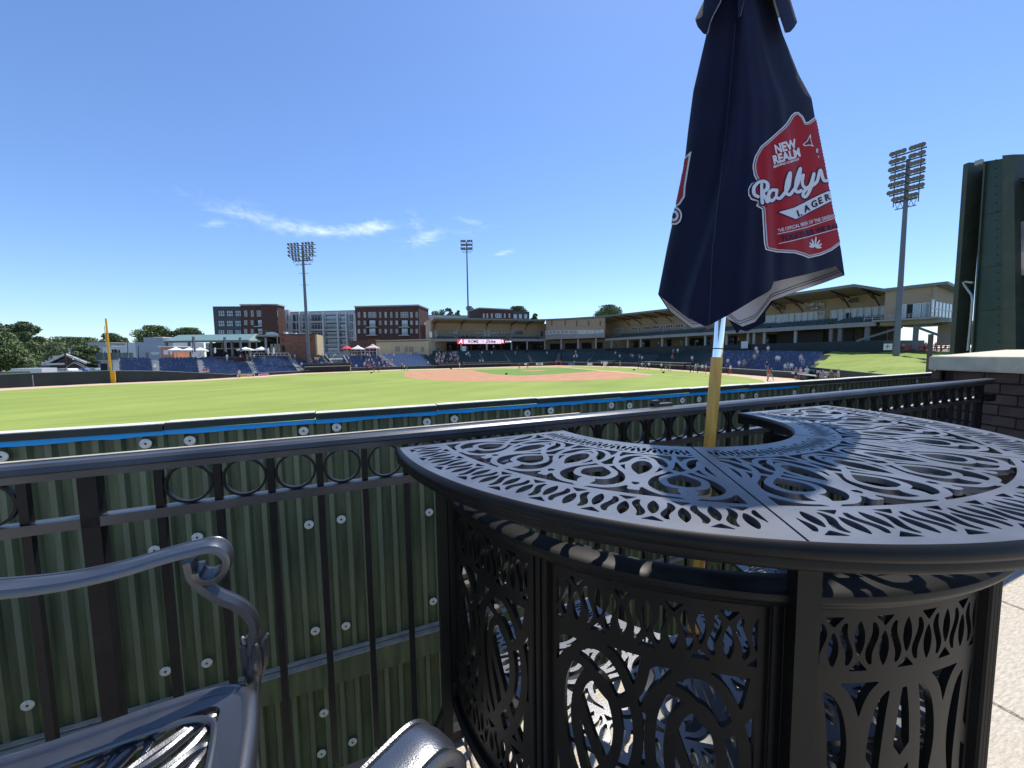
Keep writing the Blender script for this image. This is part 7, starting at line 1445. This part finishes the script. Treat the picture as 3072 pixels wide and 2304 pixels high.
FIELDP = [(1379, 1105.5, 'walk', 'pinkc', 'khaki', 'person in pale pink walking on the track below the pink screen', 'whitec'), (1391, 1104, 'walk', 'greenc', 'blackc', 'person in dark clothes beside the one in pale pink', None),
 (1558, 1108, 'stand', 'redc', 'blackc', 'left one of two players in dark red standing near the pitching mound', None), (1583, 1106.5, 'stand', 'redc', 'blackc', 'right one of two players in dark red standing near the pitching mound', None),
 (1603, 1097.5, 'stand', 'blackc', 'greyc', 'person in black near home plate left of the white and blue sign', 'whitec'), (1821, 1103.5, 'walk', 'whitec', 'blackc', 'person in a white shirt and black trousers walking in front of the camera pit', 'blackc'), (1805, 1100, 'stand', 'whitec', 'blackc', 'person in white behind the one walking in front of the camera pit', None),
 (1860, 1103, 'walk', 'greyc', 'khaki', 'lone person in grey walking on the track', None), (1915, 1107, 'walk', 'navyc', 'blackc', 'first of a group of four on the track, in navy', None), (1926, 1107.5, 'walk', 'whitec', 'greyc', 'second of a group of four on the track, in white', 'whitec'), (1936, 1107.5, 'stand', 'blackc', 'khaki', 'third of a group of four on the track, in black', None), (1947, 1109, 'walk', 'whitec', 'blackc', 'rightmost of a group of four on the track, in white with a cap', 'navyc'),
 (1984, 1112, 'walk', 'whitec', 'blackc', 'person in white leading three left of the umbrella', 'whitec'), (1997, 1113, 'walk', 'greenc', 'khaki', 'middle person in olive of three left of the umbrella', None), (2009, 1114.5, 'walk', 'greyc', 'khaki', 'person in grey at the back of three left of the umbrella', None),
 (2071, 1117, 'stand', 'blackc', 'blackc', 'person all in black standing just left of the umbrella pole', None), (2086, 1117.5, 'walk', 'whitec', 'khaki', 'person in white and khaki left of the umbrella pole', None), (2093, 1118.5, 'walk', 'greyc', 'blackc', 'grey shirted person among those left of the umbrella pole', None), (2106, 1119.5, 'walk', 'whitec', 'navyc', 'person in white and navy shorts left of the umbrella pole', 'whitec'), (2117, 1120, 'stand', 'whitec', 'redc', 'person in white top and red shorts nearest the umbrella pole on its left', None),
 (2177, 1123.5, 'walk', 'blackc', 'blackc', 'person in black right of the umbrella pole', None), (2191, 1124, 'walk', 'whitec', 'redc', 'person in white top and red shorts right of the umbrella pole', None),
 (2303, 1143.5, 'stand', 'redc', 'khaki', 'person with a red shirt and khaki shorts standing alone on the clay track', None), (2311, 1142, 'walk', 'greenc', 'khaki', 'person in olive with arms up beside the red shirted one', None),
 (2387, 1138.5, 'stand', 'greyc', 'navyc', 'woman in grey standing by the low wall at right', None), (2401, 1139, 'stand', 'pinkc', 'greyc', 'person in a pale pink shirt by the low wall at right', 'whitec'), (2419, 1139, 'walk', 'whitec', 'whitec', 'person all in white by the low wall at right', None),
 (1052, 1117.5, 'stand', 'skin', 'whitec', 'person in white trousers at the right end of the long dugout', None), (1058, 1116, 'walk', 'blackc', 'navyc', 'person in black at the right end of the long dugout', None), (1102, 1116, 'walk', 'blackc', 'blackc', 'left one of three dark dressed people in front of the blue seats', None), (1122, 1118, 'stand', 'blackc', 'khaki', 'middle one of three dark dressed people in front of the blue seats', None), (1136, 1118, 'walk', 'navyc', 'blackc', 'right one of three dark dressed people in front of the blue seats', None),
 (1205, 1112, 'walk', 'greenc', 'blackc', 'person in olive below the sunlit pale blue seats', None), (1213, 1112, 'stand', 'pinkc', 'greenc', 'person in pale pink below the sunlit pale blue seats', None), (1221, 1111.5, 'stand', 'greenc', 'khaki', 'right one of the group below the sunlit pale blue seats', None),
 (718, 1134.5, 'walk', 'pinkc', 'skin', 'person in pale pink walking past the yellow banner', None), (1668, 1096.5, 'stand', 'redc', 'redc', 'red clad person behind home plate on the left', None), (1682, 1096.5, 'stand', 'redc', 'redc', 'red clad person behind home plate on the right', None)]
for px, py, pose, sh_, pa, lb, hat in FIELDP: onfield(px, py, pose, sh_, pa, lb, hat=hat)
def near_wall(pts):
    for px, py, Z, sh_, lb, hat in pts: person(px, py, Z, 'stand', sh_, 'blackc', lb, hat=hat)
near_wall([(2455, 1165, 36, 'blackc', 'person in black whose head shows over the cap of the green wall', 'whitec'), (2467, 1166, 35, 'greyc', 'person in a grey shirt peeking over the green wall beside the black one', 'whitec'), (2491, 1166, 34, 'greenc', 'person in an olive shirt peeking over the green wall further right', 'whitec'), (2513, 1163, 34, 'khaki', 'pale khaki dressed person peeking over the green wall, rightmost', None)])
# spectators in the seats: front px, fraction up the rows, shirt, label
def seated(px, py, sh_, lb, hat=None, pose='sit', pa='greyc', group=None):
    k = np.interp(py, [1055, 1120], [0, 1]); b = base(px); Zf = depth(b); ZB = Zf+interp(DZ, px); zt = interp(TY, px); zf = interp(FT, px); f = max(0, min(1, (zf-py)/(zf-zt))); Z = Zf+.9+(ZB-Zf-.9)*f+.2
    B = at(px, py, Z); fx = math.atan2(-B.y, -B.x)-math.pi/2; return person(px, py, Z, pose, sh_, pa, lb, hat=hat, face=fx, group=group)
SP = [(613, 1121, 'redc', 'person in a dark red top crouching at the bottom of the second pale stairs', 'blackc'), (624, 1121, 'skin', 'bare armed person at the bottom of the second pale stairs', None), (464, 1109, 'whitec', 'person in white sitting on the first pale stairs', 'blackc'),
 (905, 1098, 'whitec', 'person in white at the left edge of the blue seats before the brick block', None), (934, 1089, 'redc', 'person in a red shirt in the blue seats before the brick block', None), (946, 1081, 'whitec', 'left of two in white high in the blue seats before the brick block', 'whitec'), (953, 1082, 'whitec', 'right of two in white high in the blue seats before the brick block', None), (965, 1097, 'whitec', 'person in white low in the blue seats left of the tunnel', None), (973, 1097, 'tealc', 'person in blue low in the blue seats left of the tunnel', None), (985, 1099, 'whitec', 'person in white beside the tunnel stairs', None), (990, 1096, 'pinkc', 'person in pale pink beside the tunnel stairs', 'whitec'),
 (914, 1113, 'whitec', 'person in white by the left end of the long dugout', None), (1046, 1079, 'whitec', 'person in white at the top right of the tunnel', 'tealc'), (1052, 1094, 'greenc', 'person in olive on the brown stairs right of the tunnel', None), (1066, 1104, 'greyc', 'person in grey in the front row right of the tunnel', None), (1070, 1103, 'whitec', 'person in white in the front row right of the tunnel', None),
 (1103, 1070, 'whitec', 'person in white in the back row below the white tent', None), (1110, 1072, 'whitec', 'second person in white in the back row below the white tent', 'whitec'), (1107, 1086, 'whitec', 'person in white halfway up the blue seats below the tents', None), (1116, 1084, 'pinkc', 'person in pale pink halfway up the blue seats below the tents', 'whitec'), (1103, 1101, 'redc', 'person in a red shirt in the front rows below the tents', None), (1110, 1101, 'redc', 'second person in red in the front rows below the tents', 'redc'), (1137, 1096, 'pinkc', 'person in pink in the front rows left of the third stairs', None), (1165, 1088, 'whitec', 'person in white beside the stairs left of the sunlit seats', None), (1174, 1098, 'whitec', 'person in white low beside the stairs left of the sunlit seats', None), (1182, 1070, 'whitec', 'person in white high in the sunlit pale seats', None),
 (1206, 1099, 'pinkc', 'person in pale pink low in the sunlit pale seats', None), (1284, 1093, 'whitec', 'person in white at the right end of the sunlit pale seats', None), (1399, 1067, 'whitec', 'person in white high in the green seats below the screen', None), (1409, 1070, 'greyc', 'person in grey high in the green seats below the screen', None), (1405, 1064, 'whitec', 'second person in white high in the green seats below the screen', None), (1446, 1062, 'whitec', 'person in white near the top stairs below the screen', None), (1475, 1062, 'whitec', 'person in white in the top row under the right half of the screen', None), (1440, 1087, 'whitec', 'left of two in white just below the screen', None), (1448, 1087, 'whitec', 'right of two in white just below the screen', None), (1546, 1062, 'tealc', 'person in blue alone in the green seats right of the screen', None),
 (1641, 1063, 'whitec', 'person in white high behind home plate', None), (1727, 1060, 'whitec', 'topmost of the white dressed column behind home plate', None), (1728, 1068, 'whitec', 'second from the top of the white dressed column behind home plate', None), (1722, 1074, 'whitec', 'third from the top of the white dressed column behind home plate', None), (1731, 1073, 'whitec', 'right hand one of the white dressed people behind home plate', None), (1723, 1092, 'whitec', 'lowest one of the people in white behind home plate', None), (1846, 1063, 'whitec', 'person in white right of the press box stairs', None), (1859, 1073, 'whitec', 'person in white halfway up right of the press box stairs', None), (1893, 1070, 'greyc', 'person in grey in the green seats under the roof bend', None), (1898, 1073, 'whitec', 'person in white in the green seats under the roof bend', None), (1926, 1079, 'whitec', 'person in white low left of the umbrella', None), (1918, 1075, 'tealc', 'person in blue low left of the umbrella', None), (2020, 1059, 'greyc', 'person in grey high left of the umbrella', None), (2033, 1058, 'whitec', 'person in white high left of the umbrella', None), (2017, 1077, 'redc', 'person in dark red left of the umbrella', None), (2076, 1083, 'whitec', 'person in white and a cap low left of the umbrella pole', 'tealc'),
 (2183, 1093, 'whitec', 'person in white low in the blue seats right of the pole', None), (2217, 1100, 'whitec', 'person in white at the stairs right of the pole', None), (2232, 1098, 'greyc', 'person in grey at the stairs right of the pole', None), (2268, 1057, 'whitec', 'left of three people in white high in the last blue section', None), (2272, 1066, 'pinkc', 'person in pink high in the last blue section', None), (2304, 1055, 'whitec', 'right hand person in white high in the last blue section', None), (2263, 1080, 'pinkc', 'person in pale pink by the stairs of the last blue section', None), (2330, 1086, 'whitec', 'left of two people in white midway in the last blue section', None), (2336, 1087, 'whitec', 'right of two people in white midway in the last blue section', None), (2300, 1107, 'navyc', 'person in navy in the front row of the last blue section', None), (2356, 1112, 'whitec', 'person in white in the front row near the right corner', None), (2364, 1112, 'greyc', 'person in grey in the front row near the right corner', None), (2374, 1111, 'whitec', 'last person in white in the front row at the right corner', None), (2408, 1097, 'tealc', 'person in teal walking up the concrete stairs beside the grass bank', None), (2402, 1086, 'pinkc', 'person in pale pink high on the stairs beside the grass bank', None)]
for px, py, sh_, lb, hat in SP: seated(px, py+2, sh_, lb, hat)
cr_l = ['white', 'pink', 'grey', 'navy', 'black', 'teal']
# dense little crowd at the left end of the grandstand: many alike
rs = random.Random(5); CN = dict(whitec='white', pinkc='pale pink', greyc='grey', navyc='navy', blackc='black', tealc='blue', khaki='khaki', redc='red', greenc='olive'); LC_ = [0]
def cc_(l): LC_[0] = rs.choice(l); return LC_[0]
for i in range(46):
    px = rs.uniform(1306, 1376); py = rs.uniform(1063, 1092); c = rs.choice(['whitec', 'greyc', 'navyc', 'blackc', 'pinkc', 'tealc', 'khaki']); seated(px, py, c, 'spectator in '+CN[c]+' in the '+('upper', 'middle', 'lower')[min(2, int((py-1063)/9.7))]+' rows, '+('left', 'centre', 'right')[min(2, int((px-1306)/23.4))]+' of the crowded left section', group='spectators in the crowded left section', pa=rs.choice(['greyc', 'navyc', 'khaki']))
for i in range(18):
    px = rs.uniform(1092, 1180); c = rs.choice(['whitec', 'pinkc', 'navyc', 'greyc', 'whitec']); seated(px, rs.uniform(1085, 1106), c, 'spectator in '+CN[c]+' in the blue seats, '+('below the red parasol', 'below the white tent', 'below the pink tent', 'left of the sunlit seats')[min(3, int((px-1092)/22))], group='spectators below the tents')
for i in range(22):
    px = rs.uniform(1300, 1640); u = LA.uv(px, 1045, -2.5)[0]; p = LA.P(u, CONC, -rs.uniform(1.5, 6)); person(0, 0, 1, rs.choice(['stand', 'walk']), cc_(['whitec', 'navyc', 'greyc', 'blackc', 'redc']), rs.choice(['navyc', 'blackc', 'khaki']), 'person in '+CN[LC_[0]]+' on the shaded concourse left of the press box', group='people on the shaded concourse').location = p
for i in range(24):
    px = rs.uniform(1850, 2330); u = LC.uv(px, 1045, -2.5)[0]; p = LC.P(u, CONC, -rs.uniform(1.2, 5)); person(0, 0, 1, rs.choice(['stand', 'walk']), cc_(['whitec', 'navyc', 'greyc', 'blackc', 'tealc']), rs.choice(['navyc', 'blackc', 'khaki']), 'person in '+CN[LC_[0]]+' on the shaded concourse right of the press box', group='people on the right concourse').location = p
for i in range(10):
    px = rs.uniform(1386, 1424) if i < 8 else rs.uniform(1500, 1525); u = LA.uv(px, 1005, -3)[0]; p = LA.P(u, fA0+.95, -rs.uniform(1, 4)); person(0, 0, 1, 'stand', cc_(['blackc', 'navyc', 'tealc', 'greyc']), 'blackc', 'person in '+CN[LC_[0]]+' in the upper deck group above the red screen end' if i < 8 else ('left' if i == 8 else 'right')+' one of two people on the upper deck above the clock', group='people on the upper deck' if i < 8 else None).location = p
for i, (px, sh_) in enumerate(((2460, 'greyc'), (2465, 'pinkc'), (2449, 'greenc'))):
    u = LC.uv(px, 970, -2)[0]; person(0, 0, 1, 'stand', sh_, 'khaki', ['grey shirted person standing on the upper deck below the club sign', 'pink shirted person standing on the upper deck below the club sign', 'olive shirted person bending on the upper deck below the club sign'][i]).location = LC.P(u, fC0+1.9, -2.5)
for px, Z, sh_, pa, lb in ((680, 83, 'whitec', 'whitec', 'person in white standing on the terrace before the pavilion middle'), (720, 84, 'pinkc', 'blackc', 'person in pink near the right flagpole of the pavilion'), (728, 84, 'blackc', 'blackc', 'person in black left of the right pavilion parasol'), (741, 85, 'greyc', 'khaki', 'person in grey below the right pavilion parasol'), (761, 90, 'whitec', 'tealc', 'person in white between the two right parasols'), (792, 88, 'tealc', 'khaki', 'person in blue leaning on the white railing'), (870, 97, 'pinkc', 'pinkc', 'person in pink at the right end of the white railing'), (884, 98, 'whitec', 'khaki', 'person in a white hat before the mottled brick block'), (956, 101, 'blackc', 'khaki', 'person in black right of the mottled brick block'), (967, 101, 'whitec', 'blackc', 'person in white right of the mottled brick block'), (978, 102, 'whitec', 'greyc', 'left of a small group at the stairs head above the tunnel'), (986, 102, 'tealc', 'blackc', 'middle of a small group at the stairs head above the tunnel'), (1000, 104, 'whitec', 'whitec', 'person all in white at the stairs head above the tunnel'), (1006, 104, 'whitec', 'navyc', 'right of a small group at the stairs head above the tunnel'), (600, 81, 'whitec', 'navyc', 'person in white under the third left parasol'), (1160, 117, 'whitec', 'navyc', 'left person before the low tan building'), (1168, 117, 'redc', 'greyc', 'person in red before the low tan building'), (1180, 117, 'greyc', 'khaki', 'person in grey before the low tan building'), (1224, 117, 'pinkc', 'greyc', 'person in pink before the low tan building'), (1232, 117, 'whitec', 'pinkc', 'person in white before the low tan building'), (1240, 117, 'redc', 'pinkc', 'rightmost person before the low tan building')):
    x, y = G(px, Z); person(px, 1060, Z, rs.choice(['stand', 'walk']), sh_, pa, lb, hat=rs.choice([None, 'whitec']), zbase=TER)
for i in range(9):
    px = 1048+i*7.5; x, y = G(px, 111+i*.3); person(px, 1060, 112, 'stand', cc_(['whitec', 'pinkc', 'navyc', 'tealc']), 'blackc', 'person in '+CN[LC_[0]]+' in the small crowd beneath the red parasol and tents', zbase=TER, group='people beneath the tents')
for i in range(12):
    px = rs.uniform(2704, 2862); u = FU.uv(px, 1045, -2)[0]; p = FU.P(u, 0, -rs.uniform(.8, 3.5)); p.z = at(2780, 1054, 66).z-.1; person(0, 0, 1, rs.choice(['sit', 'stand']), cc_(['whitec', 'whitec', 'tealc', 'greyc', 'pinkc']), 'navyc', 'person in '+CN[LC_[0]]+' in the crowd behind the red fence, '+('left of the grey post', 'middle', 'right end')[min(2, int((px-2704)/53))], group='crowd behind the red fence').location = p
# small black bags on the grass
for px, py, lb in ((1519, 1123.5, 'small black and white bag lying on the clay in front of the infield grass'), (1114, 1119.5, 'small black bag on the grass left of the infield'), (1902, 1111, 'small black bag on the grass near first base'), (1990, 1119, 'small black cone on the grass left of the umbrella pole'), (1353, 1107.5, 'small black bag on the grass below the short dugout')):
    b = gp(px, py); m_ = MB(); m_.box(b+UP*.12, (.42, .26, .22), rz=.3); m_.box(b+UP*.26, (.24, .08, .06), rz=.3); tag(m_.build('bag', 'blackc'), lb, 'bag')
